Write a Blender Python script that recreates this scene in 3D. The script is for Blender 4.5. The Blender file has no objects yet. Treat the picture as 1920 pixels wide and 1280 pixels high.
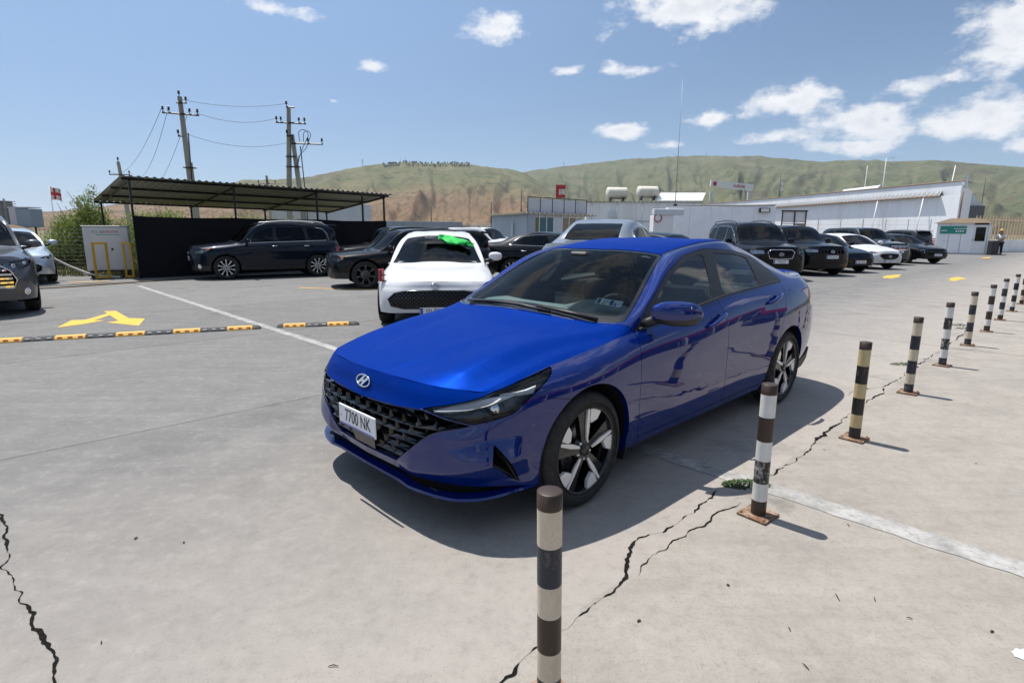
import bpy, bmesh, math, random
import numpy as np
from mathutils import Vector, Matrix

# ================================================================ camera, sky, sun, exposure
SC = bpy.context.scene
COL = SC.collection
random.seed(7)
CAM_H = 1.4528
camd = bpy.data.cameras.new('camera'); cam = bpy.data.objects.new('camera', camd); COL.objects.link(cam)
camd.sensor_width = 36.0; camd.lens = 1050.74/1920*36.0; camd.clip_start = .05; camd.clip_end = 60000
cam.location = (0, 0, CAM_H)
cam.rotation_mode = 'QUATERNION'
_p, _r = .193227, .005267
_fw = Vector((0, math.cos(_p), -math.sin(_p))); _rt = Vector((1, 0, 0)); _up = Vector((0, math.sin(_p), math.cos(_p)))
_r2 = _rt*math.cos(_r)+_up*math.sin(_r); _u2 = _up*math.cos(_r)-_rt*math.sin(_r)
cam.rotation_quaternion = Matrix((_r2, _u2, -_fw)).transposed().to_quaternion()
SC.camera = cam

SUN_EL = math.radians(67.5); SUN_AZ = math.radians(137.0)      # direction towards the sun, azimuth from +X
SUN_DIR = Vector((math.cos(SUN_EL)*math.cos(SUN_AZ), math.cos(SUN_EL)*math.sin(SUN_AZ), math.sin(SUN_EL)))
sund = bpy.data.lights.new('sun', 'SUN'); sun = bpy.data.objects.new('sun', sund); COL.objects.link(sun)
sund.energy = 5.0; sund.angle = math.radians(.53); sund.color = (1.0, .955, .89)
sun.rotation_euler = SUN_DIR.to_track_quat('Z', 'Y').to_euler()

world = bpy.data.worlds.new('World'); SC.world = world; world.use_nodes = True
WN = world.node_tree.nodes; WL = world.node_tree.links; WN.clear()
def wn(t, **k):
    n = WN.new(t)
    for a, b in k.items(): setattr(n, a, b)
    return n
def build_sky():
    out = wn('ShaderNodeOutputWorld'); bg = wn('ShaderNodeBackground'); sky = wn('ShaderNodeTexSky', sky_type='NISHITA')
    sky.sun_disc = False; sky.sun_elevation = SUN_EL; sky.sun_rotation = math.pi/2 - SUN_AZ
    sky.air_density = 1.0; sky.dust_density = .35; sky.ozone_density = 3.0; sky.altitude = 450
    bg.inputs['Strength'].default_value = .072
    WL.new(bg.outputs[0], out.inputs[0])
    tc = wn('ShaderNodeTexCoord')
    def math_(op, a, b=None, c=None, clamp=False):
        n = wn('ShaderNodeMath', operation=op); n.use_clamp = clamp
        for i, v in enumerate((a, b, c)):
            if v is None: continue
            if isinstance(v, (int, float)): n.inputs[i].default_value = v
            else: WL.new(v, n.inputs[i])
        return n.outputs[0]
    # cumulus: fractal noise on a flat cloud layer (direction projected on a plane overhead), thinned or gathered by broad patches
    sep = wn('ShaderNodeSeparateXYZ'); WL.new(tc.outputs['Generated'], sep.inputs[0])
    az = math_('ARCTAN2', sep.outputs[0], sep.outputs[1]); el = math_('ARCSINE', sep.outputs[2])
    comb = wn('ShaderNodeCombineXYZ'); WL.new(math_('MULTIPLY', az, 1.0), comb.inputs[0]); WL.new(math_('MULTIPLY', el, 1.65), comb.inputs[1])
    def noise(scale, detail, rough, off, src=None):
        m = wn('ShaderNodeMapping'); m.inputs['Location'].default_value = off; WL.new(src or comb.outputs[0], m.inputs[0])
        n = wn('ShaderNodeTexNoise'); n.inputs['Scale'].default_value = scale; n.inputs['Detail'].default_value = detail; n.inputs['Roughness'].default_value = rough
        WL.new(m.outputs[0], n.inputs['Vector']); return n.outputs['Fac']
    n1 = noise(11.0, 9, .56, (3.1, 1.7, 0)); n2 = noise(34.0, 7, .66, (1.3, 4.4, 2.2))
    # banks of cloud: azimuth (rad, right of the view), elevation, half sizes, weight
    banks = CLOUDS
    acc = None
    cv = wn('ShaderNodeCombineXYZ'); WL.new(az, cv.inputs[0]); WL.new(el, cv.inputs[1])
    for (a0, e0, ra, re, wgt) in banks:
        v = wn('ShaderNodeVectorMath', operation='MULTIPLY_ADD'); WL.new(cv.outputs[0], v.inputs[0]); v.inputs[1].default_value = (1/ra, 1/re, 0); v.inputs[2].default_value = (-a0/ra, -e0/re, 0)
        ln = wn('ShaderNodeVectorMath', operation='LENGTH'); WL.new(v.outputs[0], ln.inputs[0])
        b = math_('MULTIPLY_ADD', ln.outputs['Value'], -wgt, wgt)
        acc = b if acc is None else math_('MAXIMUM', acc, b)
    # the same broken cumulus goes on round the rest of the sky
    n0 = noise(2.2, 2, .5, (7.7, 2.9, 1.0)); beyond = math_('MULTIPLY_ADD', math_('ABSOLUTE', az), 6.0, -5.6, clamp=True); high = math_('MULTIPLY_ADD', el, 6.0, -2.9, clamp=True)
    els = math_('MULTIPLY_ADD', n0, 9.0, -4.6); els = math_('ADD', els, math_('MULTIPLY_ADD', math_('MAXIMUM', beyond, high), 3.0, -3.0))
    acc = math_('MAXIMUM', acc, math_('MINIMUM', els, 1.3))
    acc = math_('MAXIMUM', acc, -1.2)
    dens = math_('ADD', acc, math_('ADD', math_('MULTIPLY', math_('SUBTRACT', n1, .5), 5.6), math_('MULTIPLY', math_('SUBTRACT', n2, .5), 2.0)))
    ramp = wn('ShaderNodeMapRange', interpolation_type='SMOOTHSTEP'); WL.new(dens, ramp.inputs[0])
    ramp.inputs[1].default_value = .0; ramp.inputs[2].default_value = 1.35
    above = wn('ShaderNodeMapRange'); WL.new(el, above.inputs[0]); above.inputs[1].default_value = .01; above.inputs[2].default_value = .06
    mask = math_('MULTIPLY', ramp.outputs[0], above.outputs[0], clamp=True)
    # cloud brightness: thick cores and their undersides greyer
    sh = noise(16.0, 5, .6, (3.1, 1.62, 0))
    core = wn('ShaderNodeMapRange'); WL.new(math_('ADD', dens, math_('MULTIPLY', math_('SUBTRACT', sh, .5), -3.0)), core.inputs[0])
    core.inputs[1].default_value = .3; core.inputs[2].default_value = 3.2; core.inputs[3].default_value = 1.0; core.inputs[4].default_value = .0
    cc = wn('ShaderNodeMix', data_type='RGBA'); cc.inputs[6].default_value = (7.0, 7.6, 8.6, 1); cc.inputs[7].default_value = (11.6, 11.6, 11.7, 1); WL.new(core.outputs[0], cc.inputs[0])
    # summer haze: the clear blue pales towards the horizon
    vd = wn('ShaderNodeVectorMath', operation='DOT_PRODUCT'); WL.new(tc.outputs['Generated'], vd.inputs[0]); vd.inputs[1].default_value = tuple(SUN_DIR)
    au = wn('ShaderNodeMapRange', interpolation_type='SMOOTHSTEP'); WL.new(vd.outputs['Value'], au.inputs[0]); au.inputs[1].default_value = .30; au.inputs[2].default_value = .80; au.inputs[3].default_value = 0.0; au.inputs[4].default_value = .55
    hf = math_('ADD', math_('MULTIPLY_ADD', math_('EXPONENT', math_('MULTIPLY', math_('MAXIMUM', el, 0.0), -6.0)), .42, .05), au.outputs[0], clamp=True)
    hz = wn('ShaderNodeMix', data_type='RGBA'); WL.new(hf, hz.inputs[0]); WL.new(sky.outputs[0], hz.inputs[6]); hz.inputs[7].default_value = (4.2, 6.6, 10.6, 1)
    mx = wn('ShaderNodeMix', data_type='RGBA'); WL.new(mask, mx.inputs[0]); WL.new(hz.outputs[2], mx.inputs[6]); WL.new(cc.outputs[2], mx.inputs[7])
    WL.new(mx.outputs[2], bg.inputs[0])
def azel(px, py):
    """photo pixel -> azimuth (right of +Y) and elevation, only used to say where the sky's cloud banks stand"""
    d = _r2*((px-960)/1050.74) + _u2*((640-py)/1050.74) + _fw; d.normalize()
    return math.atan2(d.x, d.y), math.asin(d.z)
def bank(x, y, rx, ry, w=1.0):
    a, e = azel(x, y); a2, _ = azel(x+rx, y); _, e2 = azel(x, y-ry)
    return (a, e, abs(a2-a), abs(e2-e), w)
CLOUDS = [bank(1280, 18, 175, 62, 1.9), bank(1915, 35, 135, 95, 2.2), bank(1480, 195, 125, 42, 1.7), bank(1630, 235, 105, 52, 1.9), bank(1690, 165, 110, 24, 1.2), bank(1600, 274, 120, 20, 1.6),
          bank(1845, 225, 150, 56, 2.1), bank(1915, 278, 90, 26, 1.7), bank(930, 55, 72, 36, 1.6), bank(1165, 243, 50, 16, 1.5), bank(1332, 223, 46, 22, 1.6), bank(1255, 272, 36, 10, 1.2), bank(500, 16, 80, 18, 1.2), bank(695, 126, 34, 16, 1.3),
          bank(622, 188, 18, 8, 1.3), bank(1070, 133, 30, 9, 1.2), bank(1175, 132, 60, 14, 1.0), bank(1450, 255, 70, 16, 1.2)]
build_sky()
world.cycles.sampling_method = 'MANUAL'; world.cycles.sample_map_resolution = 512
SC.view_settings.view_transform = 'Standard'; SC.view_settings.look = 'None'; SC.view_settings.gamma = 1.0; SC.view_settings.use_curve_mapping = False
SC.view_settings.exposure = .34
SC.render.engine = 'CYCLES'
SC.cycles.use_denoising = True; SC.cycles.max_bounces = 10; SC.cycles.transparent_max_bounces = 16; SC.cycles.diffuse_bounces = 3; SC.cycles.glossy_bounces = 5; SC.cycles.transmission_bounces = 6
SC.cycles.sample_clamp_indirect = 6.0; SC.cycles.caustics_reflective = False; SC.cycles.caustics_refractive = False

# ================================================================ helpers
def tag(o, label=None, cat=None, group=None, kind=None):
    if label: o['label'] = label
    if cat: o['category'] = cat
    if group: o['group'] = group
    if kind: o['kind'] = kind
    return o
def empty(name, loc=(0, 0, 0), rz=0.0, parent=None):
    o = bpy.data.objects.new(name, None); COL.objects.link(o); o.location = loc; o.rotation_euler = (0, 0, rz); o.empty_display_size = .1
    if parent: o.parent = parent
    return o
def link(name, me, parent=None, mat=None):
    o = bpy.data.objects.new(name, me); COL.objects.link(o)
    if mat is not None:
        for m in (mat if isinstance(mat, (list, tuple)) else [mat]): me.materials.append(m)
    if parent: o.parent = parent
    return o
def copy_tree(o, parent=None):
    c = o.copy(); COL.objects.link(c); c.parent = parent
    for ch in o.children: copy_tree(ch, c)
    return c
def setp(n, **k):
    for a, b in k.items():
        a = a.replace('_', ' ')
        if a in n.inputs: n.inputs[a].default_value = b
MATS = {}
def mat(name, col=(.5, .5, .5), rough=.5, metal=0.0, spec=.5, coat=0.0, emit=None):
    if name in MATS: return MATS[name]
    m = bpy.data.materials.new(name); m.use_nodes = True; b = m.node_tree.nodes['Principled BSDF']
    b.inputs['Base Color'].default_value = (*col, 1); b.inputs['Roughness'].default_value = rough; b.inputs['Metallic'].default_value = metal
    b.inputs['Specular IOR Level'].default_value = spec; b.inputs['Coat Weight'].default_value = coat; b.inputs['Coat Roughness'].default_value = .03
    m.diffuse_color = (*col, 1); MATS[name] = m
    return m
class NT:
    """small node builder"""
    def __init__(s, m): s.t = m.node_tree; s.b = s.t.nodes['Principled BSDF']
    def n(s, t, ins=None, **k):
        n = s.t.nodes.new(t)
        for a, b in k.items(): setattr(n, a, b)
        for a, b in (ins or {}).items():
            if hasattr(b, 'links') and hasattr(b, 'is_output'): s.t.links.new(b, n.inputs[a])
            else: n.inputs[a].default_value = b
        return n
    def l(s, a, b): s.t.links.new(a, b)
    def noise(s, vec, scale, detail=4, rough=.55): return s.n('ShaderNodeTexNoise', {'Vector': vec, 'Scale': scale, 'Detail': detail, 'Roughness': rough}).outputs['Fac']
    def ramp(s, fac, stops):
        r = s.n('ShaderNodeValToRGB', {'Fac': fac}); e = r.color_ramp.elements
        while len(e) < len(stops): e.new(.5)
        for x, (p, c) in zip(e, stops): x.position = p; x.color = (*c, 1) if len(c) == 3 else c
        return r.outputs['Color']
    def mix(s, f, a, b, mode='MIX'):
        n = s.n('ShaderNodeMix', data_type='RGBA', blend_type=mode)
        for i, v in ((0, f), (6, a), (7, b)):
            if hasattr(v, 'is_output'): s.l(v, n.inputs[i])
            else: n.inputs[i].default_value = v if i == 0 else ((*v, 1) if len(v) == 3 else v)
        return n.outputs[2]
    def m(s, op, a, b=0.0, clamp=False):
        n = s.n('ShaderNodeMath', operation=op); n.use_clamp = clamp
        for i, v in ((0, a), (1, b)):
            if hasattr(v, 'is_output'): s.l(v, n.inputs[i])
            else: n.inputs[i].default_value = v
        return n.outputs[0]
    def rng(s, v, a, b, c=0.0, d=1.0): return s.n('ShaderNodeMapRange', {0: v, 1: a, 2: b, 3: c, 4: d}).outputs[0]
    def obj(s): return s.n('ShaderNodeTexCoord').outputs['Object']
    def pos(s): return s.n('ShaderNodeNewGeometry').outputs['Position']
    def bump(s, h, dist=.01, strength=1.0):
        b = s.n('ShaderNodeBump', {'Height': h, 'Distance': dist, 'Strength': strength}); s.l(b.outputs[0], s.b.inputs['Normal'])
    def scale(s, vec, v): return s.n('ShaderNodeMapping', {'Vector': vec, 'Scale': v}).outputs[0]
class MB:
    """mesh builder: several shapes joined into one mesh"""
    def __init__(s): s.v = []; s.f = []; s.sm = []; s.mi = []
    def add(s, v, f, smooth=False, mi=0):
        o = len(s.v); s.v += [tuple(p) for p in v]; s.f += [tuple(i+o for i in q) for q in f]; s.sm += [smooth]*len(f); s.mi += [mi]*len(f); return s
    def box(s, c, d, rz=0.0, M=None, mi=0, bev=0.0):
        x, y, z = d[0]/2, d[1]/2, d[2]/2
        if bev > 0:
            b = min(bev, x*.9, y*.9, z*.9); P = []
            for sx in (-1, 1):
                for sy in (-1, 1):
                    for sz in (-1, 1): P += [Vector((sx*x, sy*(y-b), sz*(z-b))), Vector((sx*(x-b), sy*y, sz*(z-b))), Vector((sx*(x-b), sy*(y-b), sz*z))]
            bm = bmesh.new(); [bm.verts.new(p) for p in P]; r = bmesh.ops.convex_hull(bm, input=bm.verts); bm.verts.index_update()
            P = [v.co.copy() for v in bm.verts]; F = [[v.index for v in f.verts] for f in bm.faces]; bm.free()
        else:
            P = [Vector((a*x, b*y, e*z)) for a in (-1, 1) for b in (-1, 1) for e in (-1, 1)]
            F = [(0, 1, 3, 2), (4, 6, 7, 5), (0, 4, 5, 1), (2, 3, 7, 6), (0, 2, 6, 4), (1, 5, 7, 3)]
        R = M if M is not None else Matrix.Rotation(rz, 3, 'Z'); c = Vector(c)
        return s.add([R @ p + c for p in P], F, False, mi)
    def tube(s, pts, r, n=8, cap=True, mi=0, smooth=True):
        pts = [Vector(p) for p in pts]; rs = r if isinstance(r, (list, tuple)) else [r]*len(pts); V = []; F = []
        up = None
        for i, p in enumerate(pts):
            d = (pts[min(i+1, len(pts)-1)]-pts[max(i-1, 0)]).normalized()
            if up is None: up = Vector((0, 0, 1)) if abs(d.z) < .95 else Vector((1, 0, 0))
            a = d.cross(up).normalized(); b = a.cross(d).normalized(); up = b
            for k in range(n):
                t = 2*math.pi*k/n; V.append(p+(a*math.cos(t)+b*math.sin(t))*rs[i])
        for i in range(len(pts)-1):
            for k in range(n): F.append((i*n+k, i*n+(k+1) % n, (i+1)*n+(k+1) % n, (i+1)*n+k))
        s.add(V, F, smooth, mi)
        if cap:
            o = len(s.v)-len(V); s.f += [tuple(o+k for k in range(n))[::-1], tuple(o+(len(pts)-1)*n+k for k in range(n))]; s.sm += [False]*2; s.mi += [mi]*2
        return s
    def prism(s, poly, z0, z1, M=None, mi=0, smooth=False):
        """polygon (x,y) extruded z0..z1, moved by the 4x4 M"""
        n = len(poly); P = [Vector((x, y, z0)) for x, y in poly]+[Vector((x, y, z1)) for x, y in poly]
        F = [tuple(range(n))[::-1], tuple(range(n, 2*n))]
        if M is not None: P = [M @ p for p in P]
        o = len(s.v); s.add(P, F, False, mi); s.f += [(o+k, o+(k+1) % n, o+n+(k+1) % n, o+n+k) for k in range(n)]; s.sm += [smooth]*n; s.mi += [mi]*n
        return s
    def lathe(s, prof, n=32, M=None, mi=0, smooth=True, close=False):
        """profile (r, h) turned about +Z"""
        V = []; F = []; k = len(prof)
        for i in range(n):
            t = 2*math.pi*i/n; V += [Vector((r*math.cos(t), r*math.sin(t), h)) for r, h in prof]
        for i in range(n):
            j = (i+1) % n
            for q in range(k-1 if not close else k): F.append((i*k+q, j*k+q, j*k+(q+1) % k, i*k+(q+1) % k))
        if M is not None: V = [M @ p for p in V]
        return s.add(V, F, smooth, mi)
    def mesh(s, name):
        me = bpy.data.meshes.new(name); me.from_pydata([tuple(v) for v in s.v], [], s.f)
        me.polygons.foreach_set('use_smooth', s.sm); me.polygons.foreach_set('material_index', s.mi); me.update(); return me
    def build(s, name, mats, parent=None): return link(name, s.mesh(name), parent, mats)
# ---------------------------------------------------------------- surface maths
def nspline(t, P):
    """natural cubic spline through P at knots t -> evaluator"""
    t = np.asarray(t, float); P = np.asarray(P, float); n = len(t); h = np.diff(t)
    A = np.zeros((n, n)); B = np.zeros(P.shape); A[0, 0] = A[-1, -1] = 1
    for i in range(1, n - 1):
        A[i, i-1] = h[i-1]; A[i, i] = 2*(h[i-1]+h[i]); A[i, i+1] = h[i]
        B[i] = 6*((P[i+1]-P[i])/h[i] - (P[i]-P[i-1])/h[i-1])
    M = np.linalg.solve(A, B)
    def ev(q):
        q = np.asarray(q, float); k = np.clip(np.searchsorted(t, q) - 1, 0, n - 2)
        a = (t[k+1]-q)[..., None]; b = (q-t[k])[..., None]; hk = h[k][..., None]
        return (M[k]*a**3 + M[k+1]*b**3)/(6*hk) + (P[k]/hk - M[k]*hk/6)*a + (P[k+1]/hk - M[k+1]*hk/6)*b
    return ev
def crom(w, C, q, mirror_end=False):
    """Catmull-Rom across: C shape (k, n, 3) at params w, evaluated at q -> (len(q), n, 3)"""
    w = list(w); C = list(C)
    if mirror_end:
        w = w + [2*w[-1]-w[-2]]; C = C + [C[-2]*np.array([1, -1, 1])]
    w = np.array(w); C = np.array(C); k = len(w); D = np.zeros_like(C)
    for i in range(1, k-1):
        d0 = (C[i]-C[i-1])/(w[i]-w[i-1]); d1 = (C[i+1]-C[i])/(w[i+1]-w[i]); a = (w[i]-w[i-1])/(w[i+1]-w[i-1])
        D[i] = d0*(1-a) + d1*a
    D[0] = 1.5*(C[1]-C[0])/(w[1]-w[0]) - .5*D[1]; D[-1] = 1.5*(C[-1]-C[-2])/(w[-1]-w[-2]) - .5*D[-2]
    out = []
    for x in q:
        i = int(np.clip(np.searchsorted(w, x)-1, 0, k-2)); h = w[i+1]-w[i]; u = (x-w[i])/h
        out.append((2*u**3-3*u**2+1)*C[i] + (u**3-2*u**2+u)*h*D[i] + (-2*u**3+3*u**2)*C[i+1] + (u**3-u**2)*h*D[i+1])
    return np.array(out)
def grid_faces(nr, nc, off=0, flip=False):
    r = np.arange(nr-1)[:, None]*nc + np.arange(nc-1)[None, :] + off
    q = np.stack([r, r+1, r+nc+1, r+nc], -1).reshape(-1, 4)
    return q[:, ::-1] if flip else q
class Skin:
    """half car skin (y>0): side band + top patch, with charts: S along, x,y,z"""
    def __init__(s, band, top, ds=.016, nb=56, nt=64, tc=4, te=13, side_fn=None, top_fn=None, smooth=0):
        names = sorted(band); lev = [np.array(band[k], float) for k in names]
        base = lev[2]; T = np.concatenate([[0], np.cumsum(np.linalg.norm(np.diff(base, axis=0), axis=1))])
        s.T = T; n = len(T)
        ev = [nspline(T, L) for L in lev]
        def lin(a, b): return np.linspace(a, b, max(3, int(round((b-a)/ds))+1))
        q1 = lin(0, T[tc]); q2 = lin(T[tc], T[te]); q3 = lin(T[te], T[-1])
        q = np.concatenate([q1, q2[1:], q3[1:]]); s.q = q
        C = np.array([e(q) for e in ev])                      # levels, n, 3
        zz = np.linspace(0, 1, nb); lw = np.linspace(0, 1, len(lev))
        mid = C[:, len(q)//2]; dl = np.concatenate([[0], np.cumsum(np.linalg.norm(np.diff(mid, axis=0), axis=1))]); lw = dl/dl[-1]
        G = crom(lw, C, zz)                                   # nb, n, 3
        if side_fn is not None: G = side_fn(G, q)
        G[:, 0, 1] = 0; G[:, -1, 1] = 0
        s.G = G
        # top patch
        qt = q2; i0 = len(q1)-1; i1 = i0 + len(q2) - 1
        rows = [T[tc] + (T[te]-T[tc])*0]
        tk = np.array([np.interp(r, np.arange(n), T) for r in [a[0] for a in top]])
        cv = [nspline(tk, np.array([a[1+j] for a in top], float))(qt) for j in range(len(top[0])-1)]
        c0 = G[-1, i0:i1+1]
        ctrl = [c0] + cv; w = [0, .13, .30, .62, 1.0]
        ww = np.linspace(0, 1, nt)
        P = crom(w, ctrl, ww, True)
        if top_fn is not None: P = top_fn(P, qt, ww)
        P[-1, :, 1] = 0
        s.P = P
        nv = G.shape[0]*G.shape[1]
        V = np.concatenate([G.reshape(-1, 3), P.reshape(-1, 3)])
        F1 = grid_faces(G.shape[0], G.shape[1], 0); F2 = grid_faces(P.shape[0], P.shape[1], nv)
        Sb = np.tile(q, G.shape[0]); St = np.tile(qt, P.shape[0])
        s.S = np.concatenate([Sb, St]); s.top = np.concatenate([np.zeros(nv, bool), np.ones(len(St), bool)])
        # weld patch edge row to band top
        F2 = F2.copy(); ncb = G.shape[1]; lo = nv; 
        m = (F2 >= nv) & (F2 < nv + P.shape[1]); F2[m] = (G.shape[0]-1)*ncb + i0 + (F2[m]-nv)
        s.V = V; s.F = np.concatenate([F1, F2]); s.Ftop = np.concatenate([np.zeros(len(F1), bool), np.ones(len(F2), bool)])
        if smooth: s.relax(smooth)
        s.N = vnormals(s.V, s.F)
    def pt(s, S, z, off=0.0):
        """point and normal of the side band at chart (S, z)"""
        c = np.array([np.array([np.interp(S, s.q, s.G[j, :, k]) for k in range(3)]) for j in range(s.G.shape[0])])
        i = int(np.clip(np.searchsorted(c[:, 2], z), 1, len(c)-1)); t = (z-c[i-1, 2])/max(c[i, 2]-c[i-1, 2], 1e-6); p = c[i-1]*(1-t)+c[i]*t
        e = .02; c2 = [np.interp(S+e, s.q, s.G[i, :, k])-np.interp(S-e, s.q, s.G[i, :, k]) for k in range(3)]
        lo, hi = max(i-2, 0), min(i+1, len(c)-1); n = np.cross(np.array(c2), c[hi]-c[lo]); n /= np.linalg.norm(n)
        return p+n*off, n
    def mesh(s, top):
        F = s.F[s.Ftop if top else ~s.Ftop]
        return Mesh(np.concatenate([s.V, s.N, s.S[:, None]], 1), F).compact()
    def relax(s, it):
        e = np.concatenate([s.F[:, [0, 1]], s.F[:, [1, 2]], s.F[:, [2, 3]], s.F[:, [3, 0]]])
        cnt = np.zeros(len(s.V)); np.add.at(cnt, e[:, 0], 1); np.add.at(cnt, e[:, 1], 1)
        # boundary vertices stay
        key = np.sort(e, 1); u, c = np.unique(key, axis=0, return_counts=True); bd = np.zeros(len(s.V), bool); bd[u[c == 1].ravel()] = True
        for k in range(it):
            acc = np.zeros_like(s.V); np.add.at(acc, e[:, 0], s.V[e[:, 1]]); np.add.at(acc, e[:, 1], s.V[e[:, 0]])
            avg = acc/np.maximum(cnt, 1)[:, None]; f = .5 if k % 2 == 0 else -.47
            nv = s.V + f*(avg-s.V); nv[bd] = s.V[bd]; s.V = nv
def vnormals(V, F):
    N = np.zeros_like(V)
    for a, b, c in ((0, 1, 2), (0, 2, 3)):
        n = np.cross(V[F[:, b]]-V[F[:, a]], V[F[:, c]]-V[F[:, a]])
        for k in (a, b, c): np.add.at(N, F[:, k], n)
    return N/np.maximum(np.linalg.norm(N, axis=1), 1e-12)[:, None]
def sdf(pts, poly):
    """signed distance to a closed 2-D polygon (negative inside)"""
    p = np.asarray(pts, float); poly = np.asarray(poly, float); d = np.full(len(p), 1e9); ins = np.zeros(len(p), bool)
    for i in range(len(poly)):
        a = poly[i]; b = poly[(i+1) % len(poly)]; e = b-a; w = p-a
        t = np.clip((w@e)/max(e@e, 1e-12), 0, 1); d = np.minimum(d, np.linalg.norm(w-t[:, None]*e, axis=1))
        c = ((a[1] > p[:, 1]) != (b[1] > p[:, 1]))
        with np.errstate(divide='ignore', invalid='ignore'):
            xi = a[0] + (p[:, 1]-a[1])/(b[1]-a[1])*(b[0]-a[0])
        ins ^= c & (p[:, 0] < xi)
    return np.where(ins, -d, d)
def pline_d(pts, pl):
    p = np.asarray(pts, float); d = np.full(len(p), 1e9)
    for a, b in zip(np.array(pl[:-1], float), np.array(pl[1:], float)):
        e = b-a; w = p-a; t = np.clip((w@e)/max(e@e, 1e-12), 0, 1); d = np.minimum(d, np.linalg.norm(w-t[:, None]*e, axis=1))
    return d
class Mesh:
    """polygon soup with per-vertex data rows D (x,y,z, nx,ny,nz, S, ...) that can be cut along an isoline"""
    def __init__(m, D, F): m.D = np.asarray(D, float); m.F = [tuple(f) for f in F]
    def compact(m):
        if not m.F: return Mesh(np.zeros((0, m.D.shape[1])), [])
        idx = np.unique(np.concatenate([np.array(f) for f in m.F])); mp = np.full(len(m.D), -1); mp[idx] = np.arange(len(idx))
        return Mesh(m.D[idx], [tuple(mp[list(f)]) for f in m.F])
    def cut(m, s):
        """s per vertex; returns (inside s<0, outside)"""
        s = np.where(np.abs(s) < 1e-5, 1e-5, s); neg = s < 0
        A, Bf, new, cache = [], [], [], {}; n0 = len(m.D)
        for f in m.F:
            k = sum(bool(neg[i]) for i in f)
            if k == len(f): A.append(f); continue
            if k == 0: Bf.append(f); continue
            pa, pb = [], []
            for a, b in zip(f, f[1:]+f[:1]):
                (pa if neg[a] else pb).append(a)
                if neg[a] != neg[b]:
                    key = (a, b) if a < b else (b, a)
                    if key not in cache:
                        t = s[a]/(s[a]-s[b]); new.append(m.D[a]*(1-t)+m.D[b]*t); cache[key] = n0+len(new)-1
                    pa.append(cache[key]); pb.append(cache[key])
            if len(pa) > 2: A.append(tuple(pa))
            if len(pb) > 2: Bf.append(tuple(pb))
        D = np.concatenate([m.D, np.array(new)]) if new else m.D
        return Mesh(D, A).compact(), Mesh(D, Bf).compact()
    def boundary(m):
        cnt = {}
        for f in m.F:
            for a, b in zip(f, f[1:]+f[:1]): cnt[(a, b)] = 1
        return [e for e in cnt if (e[1], e[0]) not in cnt]
    def mirror(m):
        D = m.D.copy(); D[:, 1] *= -1; D[:, 4] *= -1
        return Mesh(D, [f[::-1] for f in m.F])
    def join(m, o):
        n = len(m.D); return Mesh(np.concatenate([m.D, o.D]), m.F + [tuple(i+n for i in f) for f in o.F])
    def trim(m, sd, gap=.0022):
        """cut out the region sd<0 with a shut line round it -> (inside, shut line, outside)"""
        a, rest = m.cut(sd(m)+gap)
        b, c = rest.cut(sd(rest)-gap)
        return a, b, c
    def off(m, d):
        D = m.D.copy(); D[:, :3] += D[:, 3:6]*d; return Mesh(D, m.F)
# ---------------------------------------------------------------- lettering and local frames
def text_mesh(txt, size=1.0, depth=0.0, sx=1.0):
    cu = bpy.data.curves.new('t', 'FONT'); cu.body = txt; cu.size = size; cu.extrude = depth; cu.align_x = 'CENTER'; cu.align_y = 'CENTER'; cu.resolution_u = 3
    o = bpy.data.objects.new('t', cu); COL.objects.link(o); dg = bpy.context.evaluated_depsgraph_get(); me = bpy.data.meshes.new_from_object(o.evaluated_get(dg))
    bpy.data.objects.remove(o); bpy.data.curves.remove(cu)
    if sx != 1.0:
        for v in me.vertices: v.co.x *= sx
    return me
def basis(o, xdir, zdir):
    """4x4 whose x axis runs along xdir and z axis along zdir"""
    z = Vector(zdir).normalized(); x = Vector(xdir); x = (x-z*x.dot(z)).normalized(); y = z.cross(x); M = Matrix((x, y, z)).transposed().to_4x4(); M.translation = Vector(o); return M
def text_part(txt, size, M, mat_, parent, name='lettering', depth=.001, sx=1.0):
    me = text_mesh(txt, size, depth, sx); me.transform(M); return link(name, me, parent, mat_)
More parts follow.
